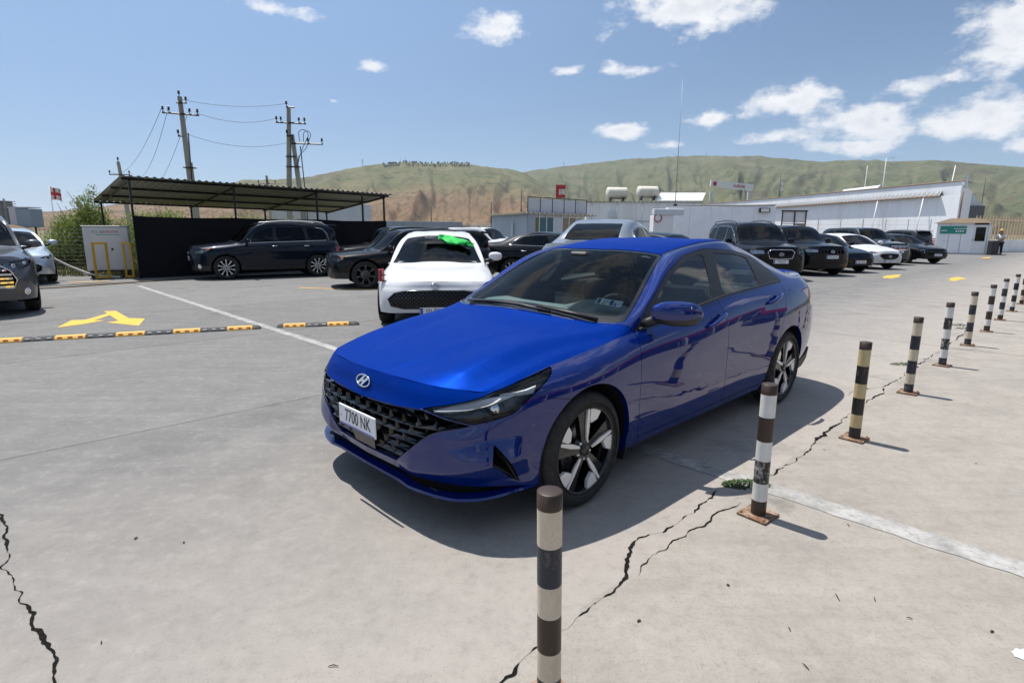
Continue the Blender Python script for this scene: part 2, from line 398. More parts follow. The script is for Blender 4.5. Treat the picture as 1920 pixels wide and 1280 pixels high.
# ---------------------------------------------------------------- blue sedan: control curves (car frame: x forward from the front axle, y left, z up)
HB = {  # level -> points front centre .. side .. rear centre
 0: [(.795,0,.27),(.785,.25,.27),(.760,.45,.265),(.690,.64,.255),(.545,.785,.25),(.33,.848,.225),(0,.862,.205),(-.47,.842,.200),(-1.0,.836,.200),(-1.55,.836,.200),(-2.1,.838,.205),(-2.72,.855,.22),(-3.10,.835,.27),(-3.40,.78,.30),(-3.60,.62,.30),(-3.66,.33,.30),(-3.67,0,.30)],
 1: [(.815,0,.34),(.806,.25,.34),(.780,.46,.335),(.712,.65,.33),(.560,.795,.33),(.33,.862,.32),(0,.890,.31),(-.47,.870,.305),(-1.0,.865,.31),(-1.55,.865,.31),(-2.1,.868,.315),(-2.72,.885,.33),(-3.10,.865,.35),(-3.44,.80,.37),(-3.68,.63,.37),(-3.75,.33,.37),(-3.765,0,.37)],
 2: [(.838,0,.47),(.830,.25,.47),(.806,.47,.47),(.742,.64,.465),(.585,.785,.47),(.33,.864,.47),(0,.900,.47),(-.47,.885,.47),(-1.0,.880,.47),(-1.55,.880,.47),(-2.1,.885,.475),(-2.72,.902,.49),(-3.10,.885,.50),(-3.46,.82,.51),(-3.72,.64,.52),(-3.79,.34,.52),(-3.805,0,.52)],
 3: [(.826,0,.585),(.818,.25,.585),(.795,.455,.585),(.733,.62,.58),(.585,.772,.585),(.33,.860,.60),(0,.903,.61),(-.47,.892,.62),(-1.0,.888,.62),(-1.55,.888,.62),(-2.1,.893,.63),(-2.72,.908,.64),(-3.10,.890,.65),(-3.45,.825,.67),(-3.70,.64,.68),(-3.76,.34,.69),(-3.775,0,.69)],
 4: [(.803,0,.645),(.793,.25,.645),(.770,.45,.645),(.700,.61,.645),(.570,.758,.648),(.33,.847,.68),(0,.892,.71),(-.47,.887,.745),(-1.0,.890,.75),(-1.55,.892,.77),(-2.1,.892,.79),(-2.72,.896,.81),(-3.10,.874,.83),(-3.43,.812,.85),(-3.66,.63,.87),(-3.72,.33,.87),(-3.735,0,.87)],
 5: [(.787,0,.695),(.776,.25,.694),(.747,.45,.692),(.675,.605,.688),(.563,.745,.688),(.33,.818,.73),(0,.852,.775),(-.47,.858,.825),(-1.0,.862,.86),(-1.55,.860,.905),(-2.1,.852,.935),(-2.72,.842,.965),(-3.10,.815,.98),(-3.41,.76,.99),(-3.62,.60,1.0),(-3.68,.32,1.0),(-3.695,0,1.0)],
 6: [(.767,0,.737),(.754,.25,.735),(.718,.45,.729),(.645,.605,.722),(.555,.722,.712),(.33,.772,.764),(0,.790,.818),(-.47,.802,.877),(-1.0,.806,.935),(-1.55,.798,.998),(-2.1,.785,1.027),(-2.72,.762,1.050),(-3.10,.738,1.058),(-3.38,.69,1.072),(-3.57,.56,1.092),(-3.625,.30,1.102),(-3.638,0,1.104)],
}
HT = [  # row index, A-pillar/roof rail, glass edge, mid, centre
 (4, (.594,.683,.717),(.680,.545,.7245),(.745,.285,.7345),(.767,0,.737)),
 (5, (.350,.715,.782),(.410,.560,.808),(.470,.300,.804),(.495,0,.803)),
 (6, (.010,.735,.838),(.030,.600,.872),(.075,.310,.871),(.095,0,.870)),
 (7, (-.47,.783,.908),(-.46,.730,.930),(-.33,.390,.942),(-.285,0,.948)),
 (8, (-1.00,.708,1.178),(-.90,.655,1.150),(-.80,.350,1.188),(-.765,0,1.198)),
 (9, (-1.42,.628,1.296),(-1.275,.528,1.312),(-1.24,.280,1.358),(-1.225,0,1.370)),
 (10,(-1.95,.606,1.322),(-1.90,.525,1.383),(-1.85,.270,1.404),(-1.83,0,1.413)),
 (11,(-2.52,.588,1.258),(-2.48,.510,1.325),(-2.40,.260,1.356),(-2.36,0,1.364)),
 (12,(-2.96,.612,1.152),(-2.94,.510,1.190),(-2.90,.260,1.215),(-2.88,0,1.222)),
 (12.6,(-3.20,.625,1.098),(-3.20,.520,1.112),(-3.20,.260,1.120),(-3.20,0,1.123)),
 (13,(-3.475,.640,1.080),(-3.565,.535,1.093),(-3.622,.280,1.102),(-3.638,0,1.104)),
]
def hero_side(G, q):
    """creases of the flank: A rises from the front wheel to the rear handle, B and C open a triangle on the rear door"""
    x, y, z = G[..., 0], G[..., 1], G[..., 2]
    zA = np.interp(-x, [-.45, 0, .43, 1.0, 1.54, 2.33, 2.75, 3.2], [.57, .60, .645, .725, .815, .915, .955, .97])
    P = (-1.40, .745); tB = np.clip((P[0]-x)/1.0, 0, 1.4)
    zB = .745 + .165*tB; zC = .745 - .055*tB
    fade = np.clip((.42-x)/.5, 0, 1)*np.clip((x+3.35)/.45, 0, 1)
    def tent(d, up, dn): return np.where(d > 0, np.clip(1-d/up, 0, 1), np.clip(1+d/dn, 0, 1))
    dA = .006*tent(z-zA, .16, .34)
    aB = np.clip((P[0]-x)/.55, 0, 1)
    dB = -.006*aB*tent(z-zB, .11, .13); dC = .005*aB*tent(z-zC, .12, .36)
    w = fade*(y > .5)
    G = G.copy(); G[..., 1] = y + w*(dA+dB+dC)
    # lower bumper: the face steps in along a line and runs out again as a shelf towards the lip; a chamfer under the lamp
    S = np.broadcast_to(q[None, :], x.shape)
    zl = np.interp(S, [0, .3, .46, .845, 1.02, 1.2], [.30, .295, .303, .385, .40, .40])
    fb = np.clip((S-.30)/.12, 0, 1)*np.clip((1.10-S)/.12, 0, 1)
    dn = -.026*np.where(z > zl, np.clip(1-(z-zl)/.11, 0, 1), 1-np.clip((zl-z)/.10, 0, 1)*1.7)*fb
    zc = np.interp(S, [.3, .45, .60, .79, 1.0, 1.2], [.36, .47, .525, .566, .62, .66])
    dn += .012*np.where(z > zc, np.clip(1-(z-zc)/.05, 0, 1), np.clip(1-(zc-z)/.16, 0, 1))*np.clip((S-.28)/.1, 0, 1)*np.clip((1.05-S)/.25, 0, 1)
    t = np.gradient(G, axis=1); n = np.stack([t[..., 1], -t[..., 0], np.zeros_like(x)], -1); n /= np.maximum(np.linalg.norm(n, axis=-1, keepdims=True), 1e-9)
    n *= -1
    G += n*dn[..., None]
    return G
def hero_top(P, qt, ww):
    """bonnet ridges: a sharp outer ridge with a hollow outside it and a fine inner crease"""
    w = np.broadcast_to(ww[:, None], P.shape[:2]); S = np.broadcast_to(qt[None, :], P.shape[:2]); t = (S-qt[0])/(1.90-qt[0])
    f = np.clip(t/.12, 0, 1)*np.clip((.98-t)/.55, 0, 1)
    wr = .30 + .02*t; tent = lambda c, a, b: np.where(w > c, np.clip(1-(w-c)/b, 0, 1), np.clip(1-(c-w)/a, 0, 1))
    dz = .011*tent(wr, .07, .24) - .007*tent(wr-.12, .08, .06) + .0035*tent(.80-.25*t, .03, .18)
    P = P.copy(); P[..., 2] += np.where(t < 1.02, dz*f, 0)
    return P
# ---------------------------------------------------------------- car materials
def paint(name, col, metal=.55, rough=.34, flake=0.0, coat=1.0):
    m = mat(name, col, rough, metal, .05, 1.0); nt = NT(m); nt.b.inputs['Coat Roughness'].default_value = .015; nt.b.inputs['Coat IOR'].default_value = 1.62 if 'blue_metallic' in name else 1.42
    o = nt.obj(); n = nt.noise(nt.scale(o, (1, 1, 1)), 2.2, 5, .6)
    d = nt.noise(o, 14.0, 6, .65)
    nt.l(nt.rng(n, .3, .75, .004, .016), nt.b.inputs['Coat Roughness'])                    # a thin film of dust on the lacquer
    c = nt.mix(nt.m('MULTIPLY', nt.rng(d, .5, .9), .012), col, (.42, .40, .37)); nt.l(c, nt.b.inputs['Base Color']); nt.b.inputs['Coat Weight'].default_value = coat
    if flake:
        v = nt.n('ShaderNodeTexVoronoi', {'Vector': o, 'Scale': 900.0}); nt.bump(v.outputs['Distance'], .0006, flake)
    return m
def glass(name, tint=(.55, .62, .62), refl=.95):
    m = bpy.data.materials.new(name); m.use_nodes = True; t = m.node_tree; t.nodes.clear(); MATS[name] = m
    out = t.nodes.new('ShaderNodeOutputMaterial'); mx = t.nodes.new('ShaderNodeMixShader'); tr = t.nodes.new('ShaderNodeBsdfTransparent'); gl = t.nodes.new('ShaderNodeBsdfGlossy'); fr = t.nodes.new('ShaderNodeFresnel')
    tr.inputs[0].default_value = (*tint, 1); gl.inputs['Roughness'].default_value = .0; gl.inputs['Color'].default_value = (refl, refl, refl, 1); fr.inputs['IOR'].default_value = 1.62
    t.links.new(fr.outputs[0], mx.inputs[0]); t.links.new(tr.outputs[0], mx.inputs[1]); t.links.new(gl.outputs[0], mx.inputs[2]); t.links.new(mx.outputs[0], out.inputs[0])
    m.diffuse_color = (.1, .12, .13, .5); return m
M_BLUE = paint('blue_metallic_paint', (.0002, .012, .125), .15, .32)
def _nospec(m):
    m.node_tree.nodes['Principled BSDF'].inputs['Specular IOR Level'].default_value = 0.0; return m
M_BLUE_SUNLIT = paint('blue_metallic_paint_sunlit_matter', (.0002, .024, .215), .30, .40, 0, .03); _nospec(M_BLUE_SUNLIT); _nospec(M_BLUE)  # copy of the blue with sunlight put into its paler base, less gloss
M_TRIM = mat('black_plastic_trim', (.012, .012, .013), .42)
M_GLOSSBLK = mat('gloss_black_plastic', (.008, .008, .009), .10, 0, .6)
M_RUBBER = mat('tyre_rubber', (.014, .014, .014), .72)
M_DARK = mat('dark_cavity', (.004, .004, .004), .9, 0, .1)
M_GLASS = glass('laminated_glass', (.74, .88, .89), .32)
M_GLASSDK = glass('tinted_side_glass', (.46, .54, .55), .85)
M_GLASSPRIV = glass('privacy_glass', (.020, .028, .032), .42)
M_GLASSBG = glass('parked_car_glass', (.28, .34, .35), .45)
M_CHROME = mat('chrome', (.72, .73, .75), .08, 1.0)
M_ALLOY = mat('machined_alloy', (.78, .765, .74), .36, .25)
M_GREYALLOY = mat('dark_grey_alloy', (.09, .09, .095), .35, .8)
M_LENS = glass('lamp_lens', (.97, .985, .99), .38)
M_LAMPIN = mat('lamp_housing', (.020, .038, .048), .25, .3)
M_LAMPSILVER = mat('silver_lamp_bowl', (.45, .46, .48), .22, .8)
M_DRL = mat('lamp_light_guide', (.95, .95, .96), .5)
M_REDLENS = mat('red_lamp_lens', (.32, .010, .012), .08, 0, .6, 1.0)
M_AMBER = mat('amber_lamp_lens', (.55, .16, .02), .12, 0, .6, 1.0)
M_PLATE = mat('licence_plate_white', (.72, .73, .75), .35)
M_INK = mat('black_ink', (.012, .012, .014), .5)
M_SEAT = mat('black_seat_fabric', (.022, .023, .025), .85)
M_DASH = mat('grey_dashboard', (.23, .25, .25), .6)
M_LINING = mat('grey_cabin_lining', (.16, .16, .155), .9)
M_DISC = mat('brake_disc', (.25, .24, .23), .35, .9)
for _m, _a, _b in ((M_TRIM, .44, .50), (M_RUBBER, .6, .9)):
    _n = NT(_m); _o = _n.obj(); _n.l(_n.rng(_n.noise(_o, 30, 5), .3, .7, _a, _b), _n.b.inputs['Roughness'])
_n = NT(M_RUBBER); _n.l(_n.ramp(_n.noise(_n.obj(), 9, 5), [(.35, (.008, .008, .0085)), (.75, (.018, .0175, .017))]), _n.b.inputs['Base Color'])

# ---------------------------------------------------------------- skin pieces -> objects
def skin_obj(M, name, mat_, parent, hem=.010, both=True, off=0.0):
    """a cut skin piece (mirrored when both) as one smooth object whose rim is folded inwards"""
    if both: M = M.join(M.mirror())
    D = M.D; V = [tuple(p) for p in (D[:, :3]+D[:, 3:6]*off)]; nrm = D[:, 3:6].copy(); nrm[np.abs(D[:, 1]) < 1e-4, 1] = 0
    N = [tuple(n) for n in nrm]; F = list(M.F)
    if hem:
        P = np.array(V)
        for a, b in M.boundary():
            if abs(P[a, 1]) < 2e-4 and abs(P[b, 1]) < 2e-4: continue
            pa, pb = P[a], P[b]; qa, qb = pa-nrm[a]*hem, pb-nrm[b]*hem; n = np.cross(pb-pa, qa-pa); l = np.linalg.norm(n)
            if l < 1e-10: continue
            n = -n/l; i = len(V); V += [tuple(pa), tuple(pb), tuple(qb), tuple(qa)]; N += [tuple(n)]*4; F.append((i+1, i, i+3, i+2))
    me = bpy.data.meshes.new(name); me.from_pydata(V, [], F); me.polygons.foreach_set('use_smooth', [True]*len(F)); me.update()
    me.normals_split_custom_set_from_vertices(N)
    return link(name, me, parent, mat_)
def chart_prism(sk, poly, o0, o1, mb, mi=0, sub=None):
    """polygon given in the skin chart (S,z), standing between offsets o0 and o1 from the skin"""
    a = [Vector(sk.pt(S, z, o0)[0]) for S, z in poly]; b = [Vector(sk.pt(S, z, o1)[0]) for S, z in poly]; n = len(poly)
    mb.add(a+b, [tuple(range(n, 2*n))[::-1], tuple(range(n))] + [(k, (k+1) % n, n+(k+1) % n, n+k) for k in range(n)], False, mi); return mb

def tilt_ribbon(sk, poly, mb):
    """light guide: its lower edge stands proud of its upper edge so that it faces up"""
    zc = {}
    half = len(poly)//2+1
    a = []
    for S, z in poly:
        up = [zz for ss, zz in poly if abs(ss-S) < .06]; t = (z-min(up))/max(max(up)-min(up), .004); a.append(Vector(sk.pt(S, z, -.005-.022*min(1, t))[0]))
    b = [Vector(sk.pt(S, z, -.034)[0]) for S, z in poly]; n = len(poly); mb.add(a+b, [tuple(range(n))]+[(k, (k+1) % n, n+(k+1) % n, n+k) for k in range(n)], False, 0)
# ---------------------------------------------------------------- wheel (axis along +Y = outboard, centre at origin)
def lathe_y(mb, prof, n=48, mi=0, smooth=True):
    """profile (r, y) turned about the wheel axis"""
    M = Matrix(((1, 0, 0, 0), (0, 0, 1, 0), (0, -1, 0, 0), (0, 0, 0, 1))).transposed().to_4x4()
    return mb.lathe(prof, n, Matrix(((1, 0, 0, 0), (0, 0, 1, 0), (0, 1, 0, 0), (0, 0, 0, 1))), mi, smooth)
def pol(r, t, y): return Vector((-r*math.sin(t), y, r*math.cos(t)))
def fan_plate(mb, pts, y0, y1, mi=0):
    """polygon of (r, angle) points as a plate between depths; angle 0 up, growing towards +X"""
    a = [pol(r, t, y1) for r, t in pts]; b = [pol(r, t, y0) for r, t in pts]; n = len(pts)
    mb.add(a+b, [tuple(range(n)), tuple(range(n, 2*n))[::-1]] + [(k, n+k, n+(k+1) % n, (k+1) % n) for k in range(n)], False, mi)
def make_wheel(parent, R=.317, rim=.236, width=.215, style='blades', flip=False, pos=(0, 0, 0), spin=0.0, detail=True):
    w = empty('wheel', pos, math.pi if flip else 0.0, parent); h = width/2
    mb = MB()
    prof = [(rim-.004, -h+.012), (rim+.03, -h), (R-.030, -h+.004), (R-.008, -h+.022), (R-.0005, -h+.045)]
    for k in range(1, 4) if detail else ():
        y = -h+.045+(width-.09)*k/4; prof += [(R, y-.005), (R-.008, y-.004), (R-.008, y+.004), (R, y+.005)]
    prof += [(R-.0005, h-.045), (R-.008, h-.022), (R-.030, h-.004), (R-.052, h+.001), (R-.056, h-.001), (rim+.03, h), (rim+.006, h-.006), (rim-.004, h-.014), (rim-.010, -h+.03)]
    lathe_y(mb, prof, 64 if detail else 36); mb.build('tyre', M_RUBBER, w)
    mb = MB(); f = h-.012
    lathe_y(mb, [(rim+.001, f+.002), (rim+.001, f+.006), (rim-.007, f+.006), (rim-.011, f-.004), (rim-.020, f-.03), (rim-.026, -h+.03)], 64 if detail else 36, 0)
    s5 = 2*math.pi/5
    bright = 1 if style in ('blades', 'silver') else 0
    if style == 'blades':
        for k in range(5):
            t0 = spin+k*s5
            fan_plate(mb, [(.030, t0-.95), (.060, t0-.50), (.135, t0-.36), (rim-.008, t0-.33), (rim-.008, t0+.05), (.14, t0+.09), (.065, t0+.30), (.030, t0+.5)], f-.045, f-.013, 0)
            a = [pol(.052, t0+.06, f-.004), pol(.135, t0-.045, f-.003), pol(rim-.006, t0-.015, f), pol(rim-.006, t0+.045, f), pol(.130, t0+.155, f-.003), pol(.058, t0+.26, f-.005)]
            bk = [p-Vector((0, .012, 0)) for p in a]; mb.add(a+bk, [(0, 1, 2, 3, 4, 5)] + [(i, 6+i, 6+(i+1) % 6, (i+1) % 6) for i in range(6)], False, 1)
            fan_plate(mb, [(rim-.006, t0+.10), (rim-.006, t0+.50), (.178, t0+.46), (.150, t0+.20), (.168, t0+.115)], f-.02, f-.001, 1)
    else:
        n = {'silver': 10, 'dark7': 7}.get(style, 5)
        for k in range(n):
            t0 = spin+k*2*math.pi/n; d = .5*5/n
            fan_plate(mb, [(.03, t0-1.0*d), (.07, t0-.42*d), (.15, t0-.26*d), (rim-.006, t0-.36*d), (rim-.006, t0+.36*d), (.15, t0+.26*d), (.07, t0+.42*d), (.03, t0+1.0*d)], f-.035, f-.006, bright)
    lathe_y(mb, [(0, f+.001), (.024, f), (.030, f-.003), (.031, f-.02), (.062, f-.022), (.070, f-.05)], 24, 0)
    for k in range(5 if detail else 0):
        p = pol(.050, spin+(k+.45)*s5, 0); lathe = [(0, f-.012), (.007, f-.012), (.0085, f-.016), (.0085, f-.03)]
        m2 = MB(); lathe_y(m2, lathe, 8); mb.add([Vector(q)+p for q in m2.v], m2.f, True, 1)
    r_ = mb.build('rim', [M_GLOSSBLK if style == 'blades' else M_GREYALLOY, M_ALLOY], w)
    mb = MB(); lathe_y(mb, [(0, f-.085), (.145, f-.085), (.145, f-.10), (0, f-.10)], 32); mb.build('brake_disc', M_DISC, w)
    if detail:
        mb = MB(); fan_plate(mb, [(.085, 4.2), (.155, 4.05), (.155, 5.05), (.085, 4.9)], f-.13, f-.06); mb.build('brake_caliper', M_GREYALLOY, w)
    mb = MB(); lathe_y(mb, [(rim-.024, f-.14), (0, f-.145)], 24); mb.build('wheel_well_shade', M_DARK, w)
    return w
def seat(parent, x, y, z=.30, w=.50, rake=.32, back=.62, head=True):
    s = empty('seat', (x, y, z), 0, parent); R = Matrix.Rotation(-rake, 3, 'Y')
    MB().box((.05, 0, .06), (.50, w, .14), bev=.05).build('cushion', M_SEAT, s)
    mb = MB(); mb.box(R @ Vector((0, 0, back/2))+Vector((-.2, 0, .10)), (.13, w*.94, back), M=R, bev=.055)
    for sgn in (-1, 1): mb.box(R @ Vector((.04, 0, back*.42))+Vector((-.2, sgn*w*.40, .10)), (.13, .09, back*.7), M=R, bev=.035)
    mb.build('seat_back', M_SEAT, s)
    if head: MB().box(R @ Vector((.02, 0, back+.12))+Vector((-.2, 0, .10)), (.11, .27, .19), M=R, bev=.05).build('headrest', M_SEAT, s)
    return s

# ---------------------------------------------------------------- the blue sedan
def build_hero():
    car = empty('sedan', (-.2165, 3.4414, 0), -2.37277)
    tag(car, 'shiny metallic blue four-door sedan with black honeycomb grille in the foreground', 'car')
    sk = Skin(HB, HT, ds=.0135, nb=66, nt=72, side_fn=hero_side, top_fn=hero_top, smooth=4)
    B = sk.mesh(False); P = sk.mesh(True)
    xz = lambda m: m.D[:, [0, 2]]; sz = lambda m: m.D[:, [6, 2]]; xy = lambda m: m.D[:, :2]
    lines = []
    for cx, cz, r in ((-.03, .315, .362), (-2.712, .315, .374)): B = B.cut(np.where(B.D[:, 1] > .5, np.hypot(B.D[:, 0]-cx, B.D[:, 2]-cz)-r, 1))[1]
    HL = [(.521, .627), (.58, .641), (.637, .651), (.76, .678), (.866, .704), (.96, .724), (1.063, .745), (1.17, .767), (1.277, .788), (1.26, .770), (1.215, .745), (1.145, .712), (1.052, .660), (.98, .612), (.93, .600), (.848, .584), (.789, .573), (.664, .600)]
    lamp, r, B = B.trim(lambda m: sdf(sz(m), HL)); lines.append(r)
    GR = [(-1, .599), (.078, .600), (.259, .606), (.444, .618), (.515, .622), (.664, .594), (.783, .566), (.619, .530), (.560, .505), (.504, .470), (.302, .311), (-1, .308)]
    grl, B = B.cut(sdf(sz(B), GR))
    VT = [(.878, .482), (.905, .445), (1.015, .255), (.932, .300), (.846, .378)]
    _, B = B.cut(sdf(sz(B), VT))
    TL = [(4.545, .955), (4.75, .965), (4.95, .955), (5.2, .95), (6.5, .95), (6.5, .88), (5.2, .87), (4.95, .82), (4.80, .80), (4.74, .79), (4.70, .86)]
    tail, r, B = B.trim(lambda m: sdf(sz(m), TL)); lines.append(r)
    DF = [(-.53, 1.2), (-.522, .885), (-.49, .83), (-.472, .74), (-.468, .62), (-.482, .45), (-.505, .31), (-.525, .248), (-1.605, .248), (-1.600, .363), (-1.572, .62), (-1.545, .806), (-1.515, 1.2)]
    DR = [(-1.515, 1.2), (-1.545, .806), (-1.572, .62), (-1.600, .363), (-1.605, .248), (-2.30, .252), (-2.35, .385), (-2.438, .50), (-2.482, .67), (-2.54, .80), (-2.625, .90), (-2.68, .98), (-2.715, 1.05), (-2.72, 1.2)]
    df, r, B = B.trim(lambda m: sdf(xz(m), DF)); lines.append(r)
    dr, r, B = B.trim(lambda m: sdf(xz(m), DR)); lines.append(r)
    fb, r, B = B.trim(lambda m: sdf(sz(m), [(-1, -1), (-1, 1), (.868, 1), (.90, .70), (1.10, .683), (1.19, .660), (1.40, .615), (1.40, -1)]), .0012); lines.append(r)
    nose, fb = fb.cut(np.maximum(np.interp(fb.D[:, 6], [0, .44, .52, .87, .9], [.598, .616, .620, .700, 1.0])-fb.D[:, 2], fb.D[:, 6]-.88))  # upper bumper face split off to take the sun-brightened blue
    rb, r, B = B.trim(lambda m: sdf(xz(m), [(-3.02, -.1), (-3.06, .52), (-3.12, .62), (-3.3, .70), (-3.9, .72), (-4.2, -.1)]), .0015); lines.append(r)
    fl, r, B = B.trim(lambda m: np.hypot((m.D[:, 0]+2.80)*1.0, (m.D[:, 2]-.895))-.085, .0014); lines.append(r)
    fender, r, B = B.trim(lambda m: -.512-m.D[:, 0], .0015); lines.append(r)
    rocker, quarter = B.cut(-2.335-B.D[:, 0])
    # top
    HOOD = [(2, -.2), (2, 1.2), (-.53, 1.2), (-.515, .82), (-.492, .79), (-.445, .735), (-.37, .60), (-.325, .40), (-.305, .2), (-.30, -.2)]
    hood, r, P = P.trim(lambda m: np.maximum(sdf(xy(m), HOOD), m.D[:, 6]-2.15), .002); lines.append(r)
    WS = [(-.318, -.2), (-.324, .2), (-.342, .40), (-.388, .60), (-.458, .712), (-.505, .742), (-.668, .700), (-1.0, .606), (-1.205, .545), (-1.222, .525), (-1.20, .48), (-1.12, .30), (-1.070, .14), (-1.06, -.2)]
    wsf = lambda m: np.maximum(sdf(xy(m), WS), m.D[:, 0]*0-1)
    wsm, r, P = P.trim(lambda m: sdf(xy(m), WS), .003); lines.append(r)
    WSI = [(-.395, -.2), (-.402, .2), (-.420, .40), (-.462, .58), (-.512, .672), (-.560, .698), (-.675, .672), (-1.0, .580), (-1.18, .524), (-1.165, .47), (-1.09, .30), (-1.045, .14), (-1.035, -.2)]
    wsg, frit = wsm.cut(sdf(xy(wsm), WSI))
    DLO = [(-.50, .80), (-.515, .882), (-.60, .940), (-.70, 1.008), (-.807, 1.073), (-.92, 1.142), (-1.046, 1.206), (-1.20, 1.258), (-1.332, 1.296), (-1.68, 1.338), (-2.055, 1.324), (-2.36, 1.292), (-2.52, 1.262), (-2.61, 1.22), (-2.70, 1.150), (-2.785, 1.053), (-2.80, .80)]
    dlo, r, P = P.trim(lambda m: np.where(m.D[:, 1] > .5, sdf(xz(m), DLO), 1), .0015); lines.append(r)
    GF = [(-.80, .935), (-.835, 1.068), (-1.074, 1.190), (-1.36, 1.272), (-1.50, 1.294), (-1.618, 1.303), (-1.575, 1.20), (-1.530, 1.102), (-1.480, 1.008), (-1.27, .982), (-1.0, .952)]
    GRr = [(-1.786, 1.307), (-2.10, 1.293), (-2.30, 1.268), (-2.372, 1.250), (-2.335, 1.14), (-2.290, 1.047), (-2.0, 1.034), (-1.648, 1.014), (-1.705, 1.15)]
    g1, dlo = dlo.cut(sdf(xz(dlo), GF)); g2, dlo = dlo.cut(sdf(xz(dlo), GRr))
    RG = [(-2.40, -.2), (-2.42, .3), (-2.47, .455), (-2.95, .49), (-3.09, .49), (-3.135, .3), (-3.145, -.2)]
    rg, r, P = P.trim(lambda m: sdf(xy(m), RG), .004); lines.append(r)
    yg = lambda x: np.interp(-x, [1.0, 1.235, 1.5, 2.0, 2.46, 3.2], [.60, .527, .522, .520, .500, .50])
    gut, P = P.cut(np.maximum(np.abs(P.D[:, 1]-yg(P.D[:, 0]))-.008, np.abs(P.D[:, 0]+1.86)-.62))
    trunk, r, P = P.trim(lambda m: np.maximum(m.D[:, 0]+3.165, m.D[:, 1]-.585), .002); lines.append(r)
    roof, sideb = P.cut(np.maximum(P.D[:, 1]-yg(P.D[:, 0]), np.abs(P.D[:, 0]+1.8)-.75))
    # --- painted panels
    L = skin_obj
    L(hood, 'bonnet', M_BLUE_SUNLIT, car, .012); bp = L(fb, 'front_bumper', M_BLUE, car, .02); L(nose, 'bumper_top', M_BLUE_SUNLIT, car, .004); L(rb, 'rear_bumper', M_BLUE, car, .02); L(roof, 'roof', M_BLUE_SUNLIT, car, .006); L(trunk, 'boot_lid', M_BLUE_SUNLIT, car, .010)
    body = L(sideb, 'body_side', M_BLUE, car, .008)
    ln = lines[0]
    for r in lines[1:]: ln = ln.join(r)
    L(ln, 'shut_line', M_DARK, car, 0, True, -.009); L(gut, 'roof_gutter', M_TRIM, car, 0, True, -.003)
    for flip in (False, True):
        f = (lambda m: m.mirror()) if flip else (lambda m: m)
        L(f(fender), 'fender', M_BLUE, car, .03, False); L(f(rocker), 'rocker_panel', M_BLUE, car, .02, False); q = L(f(quarter), 'quarter_panel', M_BLUE, car, .03, False)
        L(f(fl), 'fuel_flap' if not flip else 'quarter_patch', M_BLUE, q, .006, False)
        L(f(dlo), 'window_trim', M_TRIM, car, .006, False)
        L(f(tail), 'tail_lamp', M_REDLENS, car, .01, False)
        for mm, gg, mt in ((df, g1, M_GLASSDK), (dr, g2, M_GLASSDK)):
            d = L(f(mm), 'door', M_BLUE, car, .012, False); L(f(gg), 'window', mt, d, 0, False, -.005)
            s = -1 if flip else 1; front = mm is df
            hx, hz = (-1.375, .872) if front else (-2.385, .938)
            p, n = sk.pt(sk.q[np.argmin(np.abs(sk.G[30, :, 0]-hx)+(sk.G[30, :, 1] < .5)*9)], hz-.006)
            hb = MB(); pts = []; tl = .038 if front else .03
            for t, o_, rr in ((-.118, .004, .010), (-.10, .026, .014), (-.04, .036, .016), (.04, .037, .016), (.09, .030, .014), (.112, .006, .010)):
                pts.append((Vector((hx+t, (p[1]+o_)*s, hz+.0-t*tl/.12)), rr))
            hb.tube([a for a, _ in pts], [b for _, b in pts], 10); hb.v = [(x, y, hz+(z-hz)) for x, y, z in hb.v]
            hb.build('handle', M_BLUE, d)
            cup = MB(); Mx = basis((hx, (p[1]-.001)*s, hz-.004), (1, 0, -tl*.9), (0, s*n[1], n[2])); cup.lathe([(0, -.020), (.02, -.016), (.036, -.004), (.042, .0022), (.045, .0005)], 24, Mx @ Matrix.Diagonal((1.15, .62, 1, 1))); cup.build('handle_recess', M_BLUE, d)
        # lamps
        lo = L(f(lamp), 'headlamp', M_LENS, car, .012, False)
        L(f(lamp), 'lamp_housing', M_LAMPIN, lo, 0, False, -.040)
        for nm, poly in (('light_guide', [(.560, .632), (.66, .655), (.72, .669), (.82, .691), (.874, .703), (1.02, .697), (.911, .668), (.83, .652), (.752, .637), (.66, .624), (.587, .620)]), ('light_guide', [(.935, .706), (1.028, .716), (1.08, .724), (1.150, .735), (1.105, .694), (1.027, .692)])):
            q = MB(); tilt_ribbon(sk, poly, q)
            if flip: q.v = [(a, -b, c) for a, b, c in q.v]; q.f = [x[::-1] for x in q.f]
            q.build(nm, M_DRL, lo)
        c, n = sk.pt(.877, .642, -.034); q = MB(); q.lathe([(0, .016), (.014, .014), (.026, .008), (.033, -.004), (.035, -.004), (.037, .0), (.039, -.006)], 24, basis(c, (0, 1, 0), n*.4+np.array([.8, .2, 0])))
        if flip: q.v = [(a, -b, c_) for a, b, c_ in q.v]; q.f = [x[::-1] for x in q.f]
        q.build('projector_lens', M_CHROME, lo)
        q = MB(); chart_prism(sk, [(.60, .606), (.664, .600), (.76, .603), (.84, .622), (.80, .640), (.66, .632)], -.038, -.030, q); chart_prism(sk, [(.95, .640), (1.0, .664), (1.04, .690), (.99, .690), (.94, .668)], -.038, -.028, q)
        if flip: q.v = [(a, -b, c) for a, b, c in q.v]; q.f = [x[::-1] for x in q.f]
        q.build('lamp_reflector', M_CHROME if False else M_GREYALLOY, lo)
        # side vent in the bumper: dark pocket with a bronze rim blade
        q = MB(); VT2 = [(.872, .470), (.985, .275), (.93, .308), (.856, .374)]
        chart_prism(sk, VT2, -.075, -.070, q, 0); n4 = len(VT)
